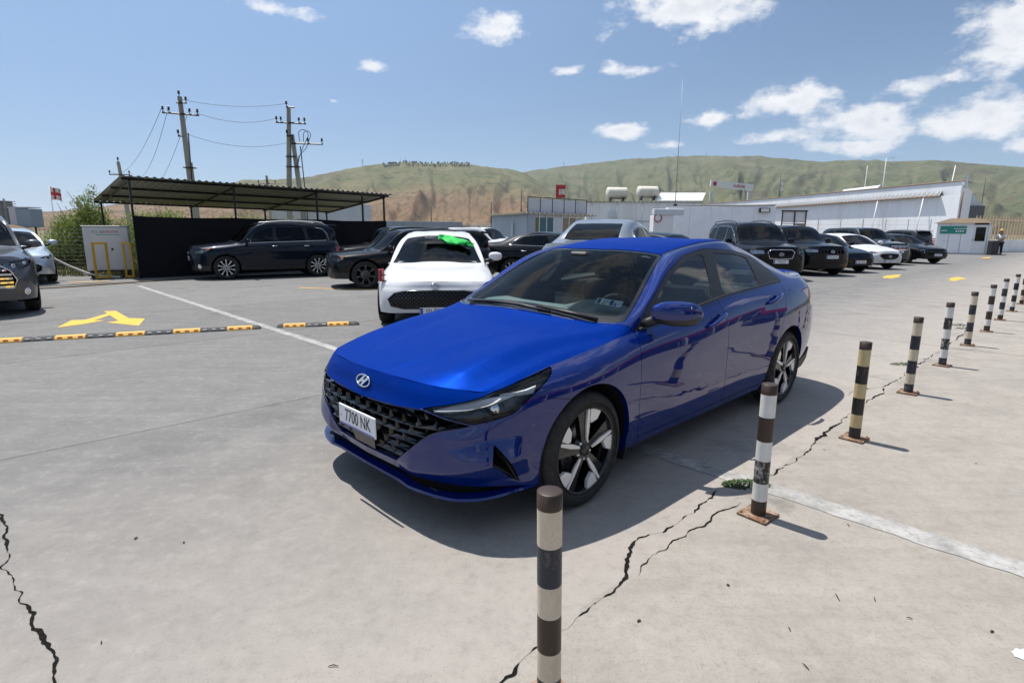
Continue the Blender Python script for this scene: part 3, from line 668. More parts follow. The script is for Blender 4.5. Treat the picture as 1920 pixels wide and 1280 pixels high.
        a = [Vector(sk.pt(S, z, -.0015)[0]) for S, z in VT]; b = [Vector(sk.pt(S, z, -.05)[0]) for S, z in VT]; q.add(a+b, [(k, (k+1) % n4, n4+(k+1) % n4, n4+k) for k in range(n4)], False, 0)
        chart_prism(sk, [(.880, .478), (.903, .443), (1.010, .258), (.990, .268), (.893, .425)], -.035, -.004, q, 1)
        chart_prism(sk, [(.934, .306), (1.008, .260), (.99, .272), (.93, .318), (.858, .384), (.850, .378)], -.035, -.006, q, 1)
        if flip: q.v = [(a_, -b_, c_) for a_, b_, c_ in q.v]; q.f = [x[::-1] for x in q.f]
        q.build('air_vent', [M_DARK, M_TRIM], bp)
    # --- glazing
    L(wsg, 'windscreen', M_GLASS, car, 0, True, -.004); L(frit, 'windscreen_border', M_GLOSSBLK, car, 0, True, -.003); L(rg, 'rear_window', M_GLASS, car, 0, True, -.004)
    # --- belt mouldings, sill blade
    for s in (-1, 1):
        q = MB(); k5 = [sk.G[-1, i] for i in range(len(sk.q)) if -2.78 < sk.G[-1, i, 0] < -.56 and sk.G[-1, i, 1] > .6][::3]
        q.tube([(p[0], s*(p[1]+.001), p[2]+.004) for p in k5], .0085, 6); q.build('belt_moulding', M_TRIM, car)
    # --- lip under the front bumper
    q = MB(); prof = [(-.080, .262), (-.070, .232), (.006, .222), (.010, .210), (.0, .204), (-.06, .205)]
    S_ = np.linspace(-1.25, 1.25, 91); V = []
    for S in S_:
        p, n = sk.pt(abs(S), .285); n = np.array([n[0], n[1], 0]); n /= np.linalg.norm(n); sg = 1 if S >= 0 else -1
        k = np.interp(abs(S), [0, .45, .66, .80, 1.0, 1.25], [0, .002, .022, .018, -.004, -.030]); dz = np.interp(abs(S), [0, .5, .66, .8, 1.25], [.012, .004, 0, .004, .030])
        for o_, z in prof: V.append((p[0]+n[0]*(o_+k), sg*(p[1]+n[1]*(o_+k)), z+dz-.012))
    n6 = len(prof); F = [(i*n6+j, i*n6+j+1, (i+1)*n6+j+1, (i+1)*n6+j) for i in range(90) for j in range(n6-1)]
    q.add(V, [f[::-1] for f in F], False); o = q.build('front_lip', M_BLUE, bp)
    for i, pl in enumerate(o.data.polygons): pl.material_index = 1 if i % (n6-1) >= 3 or i % (n6-1) == 0 else 0
    o.data.materials.append(M_TRIM)
    q = MB(); V = []
    for S in S_:
        p, n = sk.pt(abs(S), .30, -.045); V += [(p[0], p[1]*(1 if S >= 0 else -1), .30), (p[0], p[1]*(1 if S >= 0 else -1), .19)]
    q.add(V, [(2*k, 2*k+1, 2*k+3, 2*k+2) for k in range(90)], True); q.build('lower_intake', M_DARK, bp)
    # --- grille: recessed backing, slanting cells, frame
    g = L(grl, 'grille', M_DARK, car, 0, True, -.075)
    q = MB(); rows = np.linspace(.300, .628, 8); gsd = lambda S, z: sdf(np.array([[abs(S), z]]), GR)[0]
    for r_ in range(7):
        z0, z1 = rows[r_], rows[r_+1]; wd = .118
        for c_ in range(-8, 8):
            s0 = (c_ + (.5 if r_ % 2 else 0))*wd*.93; fl_ = 1 if s0 >= -.03 else -1; s1 = s0+wd*.93
            mid = (s0+s1)/2
            if gsd(mid, (z0+z1)/2) > .018: continue
            def P3(S, z, o_):
                p, _ = sk.pt(abs(S), z, o_); return Vector((p[0], p[1] if S >= 0 else -p[1], p[2]))
            def clampS(S, z):
                while gsd(S, z) > -.002 and abs(S) > .01 and abs(S) > abs(mid)-.2: S *= .985
                return S
            dz = z1-z0; sk_ = .012*(1 if mid > 0 else -1)
            out = [(s0, z0), (s1, z0), (s1, z1), (s0, z1)]
            inn = [(s0+.012, z0+dz*.34), (s1-.030, z0+dz*.30), (s1-.010, z0+dz*.62), (s1-.018, z1-dz*.06), (s0+.008, z1-dz*.10)] if mid > 0 else [(s0+.030, z0+dz*.30), (s1-.012, z0+dz*.34), (s1-.008, z1-dz*.10), (s0+.018, z1-dz*.06), (s0+.010, z0+dz*.62)]
            out = [(S, min(max(z, .311), .618)) for S, z in out]; inn = [(S, min(max(z, .312), .616)) for S, z in inn]
            def inside(pts): return [(clampS(S, z), z) for S, z in pts]
            out, inn = inside(out), inside(inn)
            A = [P3(S, z, -.008) for S, z in out]; I = [P3(S, z, -.026) for S, z in inn]; K = [P3(S, z, -.07) for S, z in inn]
            # lower facet, sides, top
            if mid > 0: FF = [(0, 1, 5, 4), (1, 2, 6, 5), (2, 7, 6), (2, 3, 8, 7), (3, 0, 4, 8)]
            else: FF = [(0, 1, 5, 4), (1, 2, 6, 5), (2, 3, 7, 6), (3, 8, 7), (3, 0, 4, 8)]
            q.add(A+I+K, FF+[(4+k, 4+(k+1) % 5, 9+(k+1) % 5, 9+k) for k in range(5)], False)
    q.build('grille_mesh', M_GLOSSBLK, g)
    q = MB()
    for sg in (1, -1):
        ed = GR[1:-1]; pts = []
        for S, z in ed:
            p, n = sk.pt(S, z, -.004); pts.append((p[0], p[1]*sg, p[2]))
        q.tube(pts, .005, 6)
    q.build('grille_frame', M_TRIM, g)
    q = MB(); chart = [(-.10, .318), (.10, .318), (.125, .40), (-.125, .40)]
    a = [Vector((sk.pt(abs(S), z, -.004)[0]*np.array([1, 1 if S >= 0 else -1, 1])).tolist()) for S, z in chart]; q.add(a+[p-Vector((.03, 0, 0)) for p in a], [(0, 1, 2, 3), (0, 4, 5, 1), (1, 5, 6, 2), (3, 2, 6, 7), (0, 3, 7, 4)], False); q.build('radar_cover', M_GLOSSBLK, g)
    # --- plate
    c = Vector((.846, 0, .462)); pl = empty('licence_plate', c, 0, car); tilt = Matrix.Rotation(.04, 3, 'Y')
    MB().box((0, 0, 0), (.010, .385, .114), bev=.004).build('plate_panel', M_PLATE, pl)
    q = MB(); q.box((.0055, 0, -.049), (.003, .36, .010)); q.build('plate_stripe', mat('plate_stripe_blue', (.12, .12, .32), .4), pl)
    text_part('7700 NK', .098, basis((.0056, .012, .002), (0, 1, 0), (1, 0, 0)), M_INK, pl, 'plate_number', .0008, .74)
    text_part('.', .07, basis((.0056, -.166, .012), (0, 1, 0), (1, 0, 0)), M_INK, pl, 'plate_dot', .0008)
    # --- badge: oval ring with a slanted H
    p, n = sk.pt(0.0, .672, .003); Mx = basis(p, (0, 1, 0), (n[0], 0, n[2])); bd = empty('badge', (0, 0, 0), 0, car)
    q = MB(); ring = [(math.cos(2*math.pi*k/32), math.sin(2*math.pi*k/32)) for k in range(32)]
    q.tube([Mx @ Vector((.066*a, .031*b, .002)) for a, b in ring+ring[:1]], .0048, 6, False); q.build('badge_ring', M_CHROME, bd)
    q = MB(); H1 = [(-.040, -.022), (-.026, -.029), (-.018, -.006), (.016, .006), (.010, .022), (.038, .022), (.026, .029), (.040, .022), (.026, -.029)]
    for poly in ([(-.050, -.014), (-.034, -.022), (-.012, -.004), (.016, .026), (.002, .028), (-.026, .004)], [(.050, .014), (.034, .022), (.012, .004), (-.016, -.026), (-.002, -.028), (.026, -.004)], [(-.030, -.004), (-.020, -.010), (.030, .004), (.020, .010)]):
        q.prism(poly, .0, .005, Mx)
    q.build('badge_letter', M_CHROME, bd)
    # --- mirrors
    for s in (-1, 1):
        mr = empty('door_mirror', (0, 0, 0), 0, car)
        ctr = [(-.545, .925, .035, .040), (-.585, .965, .058, .062), (-.66, .99, .074, .078), (-.76, 1.0, .072, .074), (-.85, 1.01, .058, .056), (-.895, 1.015, .036, .034)]
        V = []; nseg = 20
        for k in range(nseg):     # section running across the car
            pass
        V = []; st = np.linspace(0, 1, 15)
        for t in st:
            y = (.86+.185*t) if s > 0 else (.79+.07*t); hx = .052+.03*math.sin(math.pi*min(1, t*1.1)); hz = (.060+.014*math.sin(math.pi*t))*(1 if t < .75 else math.sqrt(max(0.02, 1-((t-.75)/.26)**2)))
            if t < .15: hz *= .75+t*1.6
            xc = (-.66-.20*t) if s > 0 else (-.80-.16*t); zc = .992-.02*t
            hx *= (1 if t < .8 else math.sqrt(max(.02, 1-((t-.8)/.21)**2)))
            for k in range(nseg):
                a = 2*math.pi*k/nseg; ca, sa = math.cos(a), math.sin(a)
                ex = abs(ca)**.75*(1 if ca > 0 else -1); ez = abs(sa)**.8*(1 if sa > 0 else -1)
                V.append(((xc+hx*1.15*ex*(1.15 if ca > 0 else .55)), s*y, zc+hz*ez))
        F = [(i*nseg+k, i*nseg+(k+1) % nseg, (i+1)*nseg+(k+1) % nseg, (i+1)*nseg+k) for i in range(14) for k in range(nseg)]
        up = [f for f in F if sum(V[i][2] for i in f)/4 > .957]; lo_ = [f for f in F if f not in up]
        cap = [tuple(range(nseg)), tuple(range(14*nseg, 15*nseg))]
        fl_ = (lambda f: f if s < 0 else f[::-1])
        MB().add(V, [fl_(f) for f in up]+[fl_(c_) for c_ in cap], True).build('mirror_shell', M_BLUE, mr); MB().add(V, [fl_(f) for f in lo_], True).build('mirror_base', M_TRIM, mr)
        q = MB(); q.tube([(-.62, s*.785, .915), (-.64, s*.82, .930), (-.665, s*.875, .955), (-.68, s*.91, .975)] if s > 0 else [(-.70, -.775, .93), (-.78, -.80, .96)], [.026, .028, .032, .036] if s > 0 else .025, 10); q.build('mirror_arm', M_TRIM, mr)
        q = MB(); q.box((-.775, s*.955, .985) if s > 0 else (-.93, -.815, .985), (.006, .13, .085) if s > 0 else (.004, .05, .07), bev=.002); q.build('mirror_glass', M_CHROME, mr)
    # --- wheels, arches, underbody
    for x in (0, -2.72):
        for s in (1, -1):
            make_wheel(car, pos=(x, s*.787, .3165), flip=(s < 0), spin=(.05 if x == 0 else .12))
            q = MB(); r = .366 if x == 0 else .378; cx = -.03 if x == 0 else -2.712; V = []; n = 40
            for k in range(n+1):
                a = -.45+(math.pi+.9)*k/n
                for yy in (.868, .84, .60): V.append((cx+r*math.cos(a), s*yy, .315+r*math.sin(a)*(1.0 if yy < .85 else .996)))
            F = [(k*3+j, k*3+j+1, k*3+j+4, k*3+j+3) for k in range(n) for j in range(2)]
            q.add(V, F if s > 0 else [f[::-1] for f in F], True); q.add([(cx+r*math.cos(-.45+(math.pi+.9)*k/n), s*.60, .315+r*math.sin(-.45+(math.pi+.9)*k/n)) for k in range(n+1)], [tuple(range(n+1))], False); q.build('wheel_arch_liner', M_TRIM, car)
    q = MB(); q.box((-1.36, 0, .21), (1.86, 1.62, .05)); q.box((-1.36, 0, .20), (4.2, 1.12, .05)); q.box((.42, 0, .26), (.52, 1.2, .06)); q.box((-3.3, 0, .30), (.6, 1.2, .05)); q.build('underbody', M_TRIM, car)
    q = MB(); q.box((.18, 0, .52), (.85, 1.1, .34)); q.box((-.30, 0, .56), (.04, 1.35, .60)); q.build('engine_bay', M_DARK, car)
    # --- cabin
    cab = empty('cabin', (0, 0, 0), 0, car)
    lin = P.join(dlo); skin_obj(Mesh(roof.D, [f[::-1] for f in roof.F]), 'headliner', M_LINING, cab, 0, True, -.03)
    skin_obj(Mesh(sideb.D, [f[::-1] for f in sideb.F]), 'pillar_lining', M_LINING, cab, 0, True, -.022)
    for s in (-1, 1):
        for mm, x0 in ((df, 0), (dr, 1)):
            m2 = mm.cut(mm.D[:, 2]-1.2)[0]; m2 = m2 if s > 0 else m2.mirror(); skin_obj(Mesh(m2.D, [f[::-1] for f in m2.F]), 'door_card', M_LINING, cab, 0, False, -.07)
        MB().box((-1.12, s*.735, .93), (.78, .05, .07), bev=.02).build('door_top_trim', M_LINING, cab); MB().box((-2.0, s*.745, .985), (.75, .05, .07), bev=.02).build('door_top_trim', M_LINING, cab)
    q = MB(); V = []; n = 17
    for k in range(n):
        y = -.74+1.48*k/(n-1); hump = .055*math.exp(-((y-.37)/.19)**4); fr_ = .93-.0*abs(y)
        xb = -.40-.19*(abs(y)/.74)**3
        V += [(xb, y, .912), (xb-.14, y, .948+hump*.2), (xb-.32 if abs(y) < .6 else xb-.24, y, .958+hump), (-.86, y, .925+hump), (-.92, y, .84), (-.86, y, .55)]
    q.add(V, [(k*6+j, (k+1)*6+j, (k+1)*6+j+1, k*6+j+1) for k in range(n-1) for j in range(5)], True); q.build('dashboard', M_DASH, cab)
    MB().box((-.905, -.02, .95), (.03, .28, .13), rz=0, bev=.01).build('centre_screen', M_GLOSSBLK, cab)
    q = MB(); Mx = basis((-1.02, .37, .86), (0, 1, 0), (-.88, 0, .42)); ring = [(math.cos(2*math.pi*k/28), math.sin(2*math.pi*k/28)) for k in range(29)]
    q.tube([Mx @ Vector((.185*a, .185*b, 0)) for a, b in ring], .016, 8, False); q.lathe([(0, .01), (.06, .0), (.065, -.03)], 16, Mx)
    for a in (0, math.pi, -math.pi/2): q.tube([Mx @ Vector((.05*math.cos(a), .05*math.sin(a), -.01)), Mx @ Vector((.18*math.cos(a), .18*math.sin(a), 0))], .016, 6)
    q.build('steering_wheel', M_SEAT, cab)
    for y in (.37, -.37): seat(cab, -1.42, y, .33)
    seat(cab, -2.33, 0, .36, 1.28, .42, .58, False)
    for y in (.38, -.38): MB().box((-2.82, y, 1.06), (.10, .26, .13), bev=.04).build('rear_headrest', M_SEAT, cab)
    MB().box((-2.95, 0, .985), (.42, 1.2, .05), bev=.01).build('parcel_shelf', M_SEAT, cab); MB().box((-1.4, 0, .25), (2.4, 1.5, .03)).build('carpet', M_SEAT, cab)
    MB().box((-1.09, 0, 1.268), (.03, .22, .065), bev=.015).build('rear_view_mirror', M_TRIM, cab); MB().box((-1.02, 0, 1.285), (.12, .16, .06), bev=.015).build('camera_cover', M_TRIM, cab)
    # --- stickers inside the glass, wipers
    pe = np.argmin(np.hypot(wsg.D[:, 0]+.60, wsg.D[:, 1]-.56)); p = wsg.D[pe]; Mx = basis(p[:3]-p[3:6]*.0075, np.array([-.28, 1, .0]), p[3:6]); st_ = empty('windscreen_sticker', (0, 0, 0), 0, car)
    q = MB(); q.box((0, 0, 0), (.165, .060, .0015), M=Mx.to_3x3()); q.v = [tuple(Vector(v)+Mx.translation) for v in q.v]; q.build('sticker_paper', mat('sticker_white', (.92, .92, .90), .5), st_)
    q = MB(); 
    for x0, x1, mi in ((-.076, -.054, 0), (.006, .028, 0), (-.042, -.022, 1), (.034, .052, 2)):
        y0, y1 = (-.025, .025) if mi == 0 else (-.026, -.008); q.prism([(x0, y0), (x1, y0), (x1, y1), (x0, y1)], .0009, .0014, Mx, mi)
    q.build('sticker_print', [mat('sticker_navy', (.02, .05, .09), .5), mat('sticker_yellow', (.75, .55, .05), .5), mat('sticker_violet', (.25, .05, .35), .5)], st_)
    for (x, t_) in ((-.030, '5'), (-.008, '25'), (.042, '6'), (.066, '25')): text_part(t_, .036, Mx @ Matrix.Translation((x, .004, .001)), M_INK, st_, 'sticker_digits', .0003, .8)
    pe = np.argmin(np.hypot(wsg.D[:, 0]+1.12, wsg.D[:, 1]-.47)); p = wsg.D[pe]; Mx = basis(p[:3]-p[3:6]*.007, np.array([-.28, 1, .0]), p[3:6]); q = MB(); q.prism([(-.03, -.012), (.03, -.012), (.03, .004), (-.03, .004)], 0, .001, Mx); q.prism([(-.012, .010), (.012, .010), (.008, .018), (-.008, .018)], 0, .001, Mx); q.build('toll_sticker', mat('sticker_white', (.8, .8, .78), .5), car)
    def on_ws(x, y, o_): i = np.argmin(np.hypot(wsm.D[:, 0]-x, wsm.D[:, 1]-y)); return Vector((wsm.D[i, :3]+wsm.D[i, 3:6]*o_).tolist())
    wsfull = wsm.join(wsm.mirror()); wsm = wsfull
    for pts in ([(-.335, .30), (-.345, .05), (-.350, -.25), (-.395, -.55)], [(-.40, .62), (-.375, .40), (-.36, .18)]):
        w_ = empty('wiper', (0, 0, 0), 0, car); P_ = [on_ws(x, y, .016) for x, y in pts]; q = MB(); q.tube(P_, [.009]*len(P_), 6); q.build('wiper_arm', M_TRIM, w_); q = MB(); q.tube([on_ws(x-.02, y-.02, .006) for x, y in pts], .006, 6); q.build('wiper_blade', M_RUBBER, w_)
    # lower rear diffuser corner
    for s in (-1, 1):
        q = MB(); q.prism([(-3.09, .27), (-3.32, .34), (-3.40, .40), (-3.36, .30), (-3.26, .24), (-3.12, .22)], 0, .02, basis((0, s*.838, 0), (1, 0, 0), (0, -1, 0)) @ Matrix.Scale(1, 4))
        q.build('bumper_valance', M_TRIM, car)
    return car, sk
HERO, HSK = build_hero()
# ================================================================ ground, slabs, markings
def lot(a, b, z=0.0): return Vector((.719*a+.695*b, .695*a-.719*b, z))
LOT_RZ = math.atan2(.695, .719)
def conc_mat(name='concrete', base=(.160, .158, .154), dark=(.125, .123, .120), light=(.202, .198, .191)):
    m = mat(name, base, .88, 0, .25); nt = NT(m); p = nt.pos()
    big = nt.noise(nt.scale(p, (.35, .35, .35)), 1.0, 5, .6); mid = nt.noise(p, 2.3, 8, .68); fine = nt.noise(p, 60.0, 4, .7); grit = nt.noise(p, 260.0, 2, .6)
    # brush marks and drag stains run along the traffic direction
    rot = nt.n('ShaderNodeMapping', {'Vector': p, 'Rotation': (0, 0, -LOT_RZ), 'Scale': (.6, 5.0, 1)}).outputs[0]; drag = nt.noise(rot, 1.6, 6, .62)
    c = nt.ramp(mid, [(.30, dark), (.50, base), (.72, light)])
    c = nt.mix(nt.m('MULTIPLY', nt.rng(big, .35, .7), .55), c, tuple(.82*x for x in base))
    c = nt.mix(nt.m('MULTIPLY', nt.rng(drag, .48, .78), .34), c, (.145, .142, .138))
    c = nt.mix(nt.m('MULTIPLY', nt.rng(drag, .50, .28), .20), c, (.30, .292, .28))
    c = nt.mix(nt.m('MULTIPLY', nt.rng(fine, .50, .72), .45), c, (.165, .157, .148))
    c = nt.mix(nt.m('MULTIPLY', nt.rng(grit, .42, .25), .45), c, (.38, .365, .335))
    spots = nt.n('ShaderNodeTexVoronoi', {'Vector': p, 'Scale': 2.1, 'Randomness': 1.0}).outputs['Distance']; sp2 = nt.n('ShaderNodeTexVoronoi', {'Vector': p, 'Scale': 7.0, 'Randomness': 1.0}).outputs['Distance']
    c = nt.mix(nt.m('MULTIPLY', nt.rng(spots, .05, .02), .55), c, (.13, .125, .12)); c = nt.mix(nt.m('MULTIPLY', nt.rng(sp2, .045, .02), .5), c, (.16, .15, .14))
    if name == 'concrete':      # paler, dusty margin along the pavement joint
        sx = nt.n('ShaderNodeSeparateXYZ', {0: p}); b_ = nt.m('ADD', nt.m('MULTIPLY', sx.outputs[0], .695), nt.m('MULTIPLY', sx.outputs[1], -.719)); c = nt.mix(nt.m('MULTIPLY', nt.rng(nt.m('ADD', b_, nt.m('MULTIPLY', nt.m('SUBTRACT', mid, .5), 2.2)), -4.4, -1.3), .85), c, (.335, .303, .270))
    peb = nt.n('ShaderNodeTexVoronoi', {'Vector': p, 'Scale': 95.0, 'Randomness': 1.0}); pd = nt.m('MULTIPLY', nt.rng(peb.outputs['Distance'], .28, .12), nt.rng(nt.n('ShaderNodeSeparateColor', {0: peb.outputs['Color']}).outputs[0], .72, .80)); c = nt.mix(nt.m('MULTIPLY', pd, .75), c, (.14, .135, .13))
    tone = nt.noise(p, 14.0, 6, .75); c = nt.mix(nt.m('MULTIPLY', nt.rng(tone, .52, .70), .42), c, (.165, .156, .143)); c = nt.mix(nt.m('MULTIPLY', nt.rng(tone, .48, .30), .32), c, (.37, .355, .33))
    stn = nt.noise(nt.scale(p, (1, 1, 1)), .85, 7, .72); c = nt.mix(nt.m('MULTIPLY', nt.rng(stn, .57, .66), .30), c, tuple(.60*x for x in base)); oil = nt.n('ShaderNodeTexVoronoi', {'Vector': nt.n('ShaderNodeVectorMath', {0: p, 1: nt.n('ShaderNodeTexNoise', {'Vector': p, 'Scale': 3.0, 'Detail': 4.0}).outputs['Color']}, operation='ADD').outputs[0], 'Scale': .62}).outputs['Distance']; c = nt.mix(nt.m('MULTIPLY', nt.rng(oil, .13, .05), .40), c, (.09, .088, .085))
    inf = nt.n('ShaderNodeObjectInfo').outputs['Random']; v = nt.n('ShaderNodeHueSaturation', {'Color': c, 'Value': nt.rng(inf, 0, 1, .94, 1.05)}).outputs[0]
    nt.l(v, nt.b.inputs['Base Color']); nt.l(nt.rng(mid, .3, .7, .78, .93), nt.b.inputs['Roughness'])
    h = nt.m('ADD', nt.m('MULTIPLY', fine, .6), nt.m('ADD', nt.m('MULTIPLY', mid, 1.2), nt.m('MULTIPLY', grit, .35))); nt.bump(h, .005, .8)
    return m
M_CONC = conc_mat()
M_WALK = conc_mat('pavement_concrete', (.315, .286, .250), (.258, .234, .206), (.365, .335, .295))
M_JOINT = mat('joint_dirt', (.045, .042, .038), .95)
M_EARTH = mat('dry_grass_earth', (.16, .13, .075), .95); _n = NT(M_EARTH); _p = _n.pos()
_n.l(_n.mix(_n.rng(_n.noise(_p, .35, 7, .65), .38, .62), (.19, .15, .085), _n.ramp(_n.noise(_p, 1.4, 6, .7), [(.3, (.06, .085, .025)), (.6, (.12, .13, .045)), (.8, (.2, .16, .08))])), _n.b.inputs['Base Color']); _n.bump(_n.noise(_p, 9, 6, .7), .05, .6)
def ground():
    V, F = [], []; n = 60; R = 14000
    for i in range(n):
        t = 2*math.pi*i/n
        for r in (0.5, 60, 300, 1500, R): V.append((r*math.cos(t), r*math.sin(t), -.06))
    for i in range(n):
        j = (i+1) % n
        for k in range(4): F.append((i*5+k, i*5+k+1, j*5+k+1, j*5+k))
    F.append(tuple(i*5 for i in range(n))[::-1]); q = MB(); q.add(V, F); tag(q.build('ground', M_EARTH), kind='structure')
    # concrete yard: sheet under everything, then slabs with open joints
    q = MB(); pts = [lot(-45, -13.2), lot(-45, 13.2), lot(95, 13.2), lot(95, -60), lot(16, -60), lot(16, -22), lot(3.3, -20.5), lot(3.3, -20.5), lot(-14, -20.5)]
    pts = [lot(-40, 13.2), lot(110, 13.2), lot(110, -60), lot(17.5, -60), lot(17.5, -25.5), lot(-40, -20.2)]
    q.add([Vector((p.x, p.y, -.022)) for p in pts], [tuple(range(len(pts)))]); yard = q.build('yard', M_CONC); tag(yard, kind='structure')
    dirt = MB(); dirt.add([lot(-9, -19.2, -.012), lot(-9, 9.3, -.012), lot(39, 9.3, -.012), lot(39, -19.2, -.012)], [(0, 1, 2, 3)]); tag(dirt.build('joint_bed', M_JOINT), kind='structure')
    A = [-8.6, -2.7, 3.25, 9.1, 15.0, 20.9, 26.8, 32.7, 38.6]; Bv = [-18.7, -15.2, -11.7, -8.2, -4.7, -1.22, 2.25, 5.7, 9.2]
    lotp = empty('concrete_paving', (0, 0, 0)); tag(lotp, kind='structure'); R_ = random.Random(3); gap = .006
    cache = {}
    for i in range(len(A)-1):
        for j in range(len(Bv)-1):
            g0 = 0.0 if abs(Bv[j]+1.22) < .1 else gap; g1 = 0.0 if abs(Bv[j+1]+1.22) < .1 else gap; flush = g0 == 0 or g1 == 0; la, lb = A[i+1]-A[i]-2*gap, Bv[j+1]-Bv[j]-g0-g1; walk = Bv[j] > -1.5; key = (round(la, 3), round(lb, 3), walk)
            if key not in cache: cache[key] = MB().box((0, 0, -.03), (la, lb, .06), bev=0 if flush else .004).mesh('slab'); cache[key].materials.append(M_WALK if walk else M_CONC)
            c = lot((A[i]+A[i+1])/2, (Bv[j]+Bv[j+1]+g0-g1)/2, 0.0 if flush else R_.uniform(-.0015, .0015)); o = link('slab', cache[key], lotp); o.location = c; o.rotation_euler = (0, 0, LOT_RZ)
ground()
def crack(name, pts, w=.010, jit=.016, seed=0, label=None, m=None, step=.011):
    """an irregular open crack: dark ragged ribbon following pts (world ground points)"""
    R = random.Random(seed); P = []
    for (x0, y0), (x1, y1) in zip(pts, pts[1:]):
        d = math.hypot(x1-x0, y1-y0); k = max(2, int(d/step))
        for i in range(k): P.append((x0+(x1-x0)*i/k, y0+(y1-y0)*i/k))
    P.append(pts[-1]); V = []; n = len(P); t = np.arange(n)*step
    sm = lambda f, s_: (np.interp(t*f, np.arange(int(n*step*f)+3), [R.uniform(-1, 1) for _ in range(int(n*step*f)+3)]))*s_
    off = sm(5, jit)+sm(17, jit*.6)+sm(45, jit*.3); wid = w*np.clip(.55+sm(3, .55)+sm(16, .55)+sm(50, .35), .06, 2.4)
    for i, (x, y) in enumerate(P):
        x1, y1 = P[min(i+3, n-1)]; x0, y0 = P[max(i-3, 0)]; d = math.hypot(x1-x0, y1-y0) or 1; nx, ny = -(y1-y0)/d, (x1-x0)/d; e = min(1, i/8, (n-1-i)/8)
        a_, b_ = wid[i]*e*R.uniform(.75, 1.1), wid[i]*e*R.uniform(.5, 1.1); V += [(x+nx*(off[i]+a_), y+ny*(off[i]+a_), .0032), (x+nx*(off[i]-b_), y+ny*(off[i]-b_), .0032)]
    q = MB(); q.add(V, [(2*k, 2*k+1, 2*k+3, 2*k+2) for k in range(n-1)]); return q.build(name, m or M_CRACK)
M_CRACK = mat('crack_shadow_dirt', (.022, .020, .018), .95, 0, .1); _n = NT(M_CRACK); _n.l(_n.ramp(_n.noise(_n.pos(), 55, 5, .7), [(.40, (.005, .0045, .004)), (.66, (.016, .015, .013)), (.80, (.07, .06, .05))]), _n.b.inputs['Base Color'])
def marks():
    cr = [('ground_crack', [(-.10, 1.48), (.15, 1.80), (.50, 2.16), (.545, 2.33), (.60, 2.45), (.84, 2.62), (1.20, 2.99)], .0105, 'wide black crack running past the nearest bollard towards the blue sedan'),
          ('ground_crack', [(.50, 2.16), (.70, 2.36), (.90, 2.55), (1.05, 2.70), (1.27, 2.86)], .004, 'thin side crack branching right from the wide crack by the nearest bollard'),
          ('ground_crack', [(1.52, 3.16), (1.62, 3.20), (1.66, 3.27), (2.1, 3.70), (2.73, 4.35), (3.15, 4.78), (3.45, 5.02), (3.62, 5.25)], .011, 'long dark crack between the second and fourth bollards'),
          ('ground_crack', [(3.05, 4.93), (3.25, 5.10), (3.62, 5.25), (4.19, 5.77), (5.1, 6.65), (6.0, 7.5), (7.6, 9.1)], .009, 'dark crack running on behind the fourth to seventh bollards'),
          ('ground_crack', [(-2.75, 2.80), (-2.62, 2.66), (-2.50, 2.55), (-2.30, 2.34), (-2.20, 2.22), (-2.0, 2.05), (-1.9, 1.93), (-1.70, 1.77), (-1.52, 1.62), (-1.40, 1.50)], .0075, 'jagged black crack at the lower left corner of the photo')]
    for i, (n, p, w, lb) in enumerate(cr): tag(crack(n, p, w, .020, i), lb, 'crack')
    # mortar-filled joint running under the blue sedan
    R = random.Random(4); m = mat('pale_mortar', (.62, .60, .565), .9, 0, .2); nt = NT(m); p = nt.pos()
    nt.l(nt.mix(nt.m('MULTIPLY', nt.rng(nt.noise(p, 22, 7, .75), .52, .66), .6), nt.ramp(nt.noise(p, 5, 8, .75), [(.32, (.17, .165, .155)), (.44, (.28, .272, .26)), (.60, (.40, .39, .372))]), (.15, .145, .135)), nt.b.inputs['Base Color']); nt.bump(nt.noise(p, 40, 5, .7), .004, .7)
    V = []; n = 240
    for k in range(n+1):
        b = -17.5+20.5*k/n; w = .098 if b > -4 else .08; V += [lot(3.25-.055-w*R.uniform(.82, 1.0), b, .0028), lot(3.25-.055+w*R.uniform(.60, .70), b, .0028)]
    q = MB(); q.add(V, [(2*k, 2*k+2, 2*k+3, 2*k+1) for k in range(n)]); tag(q.build('mortar_joint', m), 'white mortar strip filling the joint that runs under the blue sedan', 'mortar strip')
    # pale splash of paint at the right edge
    V = [(1.815+.050*math.cos(t)*R.uniform(.82, 1.05), 1.725+.030*math.sin(t)*R.uniform(.8, 1.1), .003) for t in np.linspace(0, 6.1, 30)]; q = MB(); q.add(V, [tuple(range(len(V)))]); tag(q.build('paint_splash', mat('white_paint_flake', (.60, .59, .57), .85)), 'white paint splash on the ground at the right edge', 'paint mark')
    # yellow markings
    my = mat('yellow_road_paint', (.62, .36, .045), .7, 0, .3); nt = NT(my); p = nt.pos()
    nt.l(nt.mix(nt.rng(nt.noise(p, 6, 8, .72), .56, .70), (.66, .39, .05), (.44, .38, .27)), nt.b.inputs['Base Color'])
    def flat(poly, name, label, cat='road marking'):
        q = MB(); bm = bmesh.new(); vs = [bm.verts.new((x, y, .0035)) for x, y in poly]; bm.faces.new(vs); bmesh.ops.triangulate(bm, faces=bm.faces[:]); bm.normal_update()
        if bm.faces[:][0].normal.z < 0: bmesh.ops.reverse_faces(bm, faces=bm.faces[:])
        me = bpy.data.meshes.new(name); bm.to_mesh(me); bm.free(); return tag(link(name, me, None, my), label, cat)
    def gp(px, py):
        d = _r2*((px-960)/1050.74)+_u2*((640-py)/1050.74)+_fw; t = -CAM_H/d.z; return (d.x*t, d.y*t)
    z = lambda x, y: gp(x/5.3333, 400+y/5.3333)
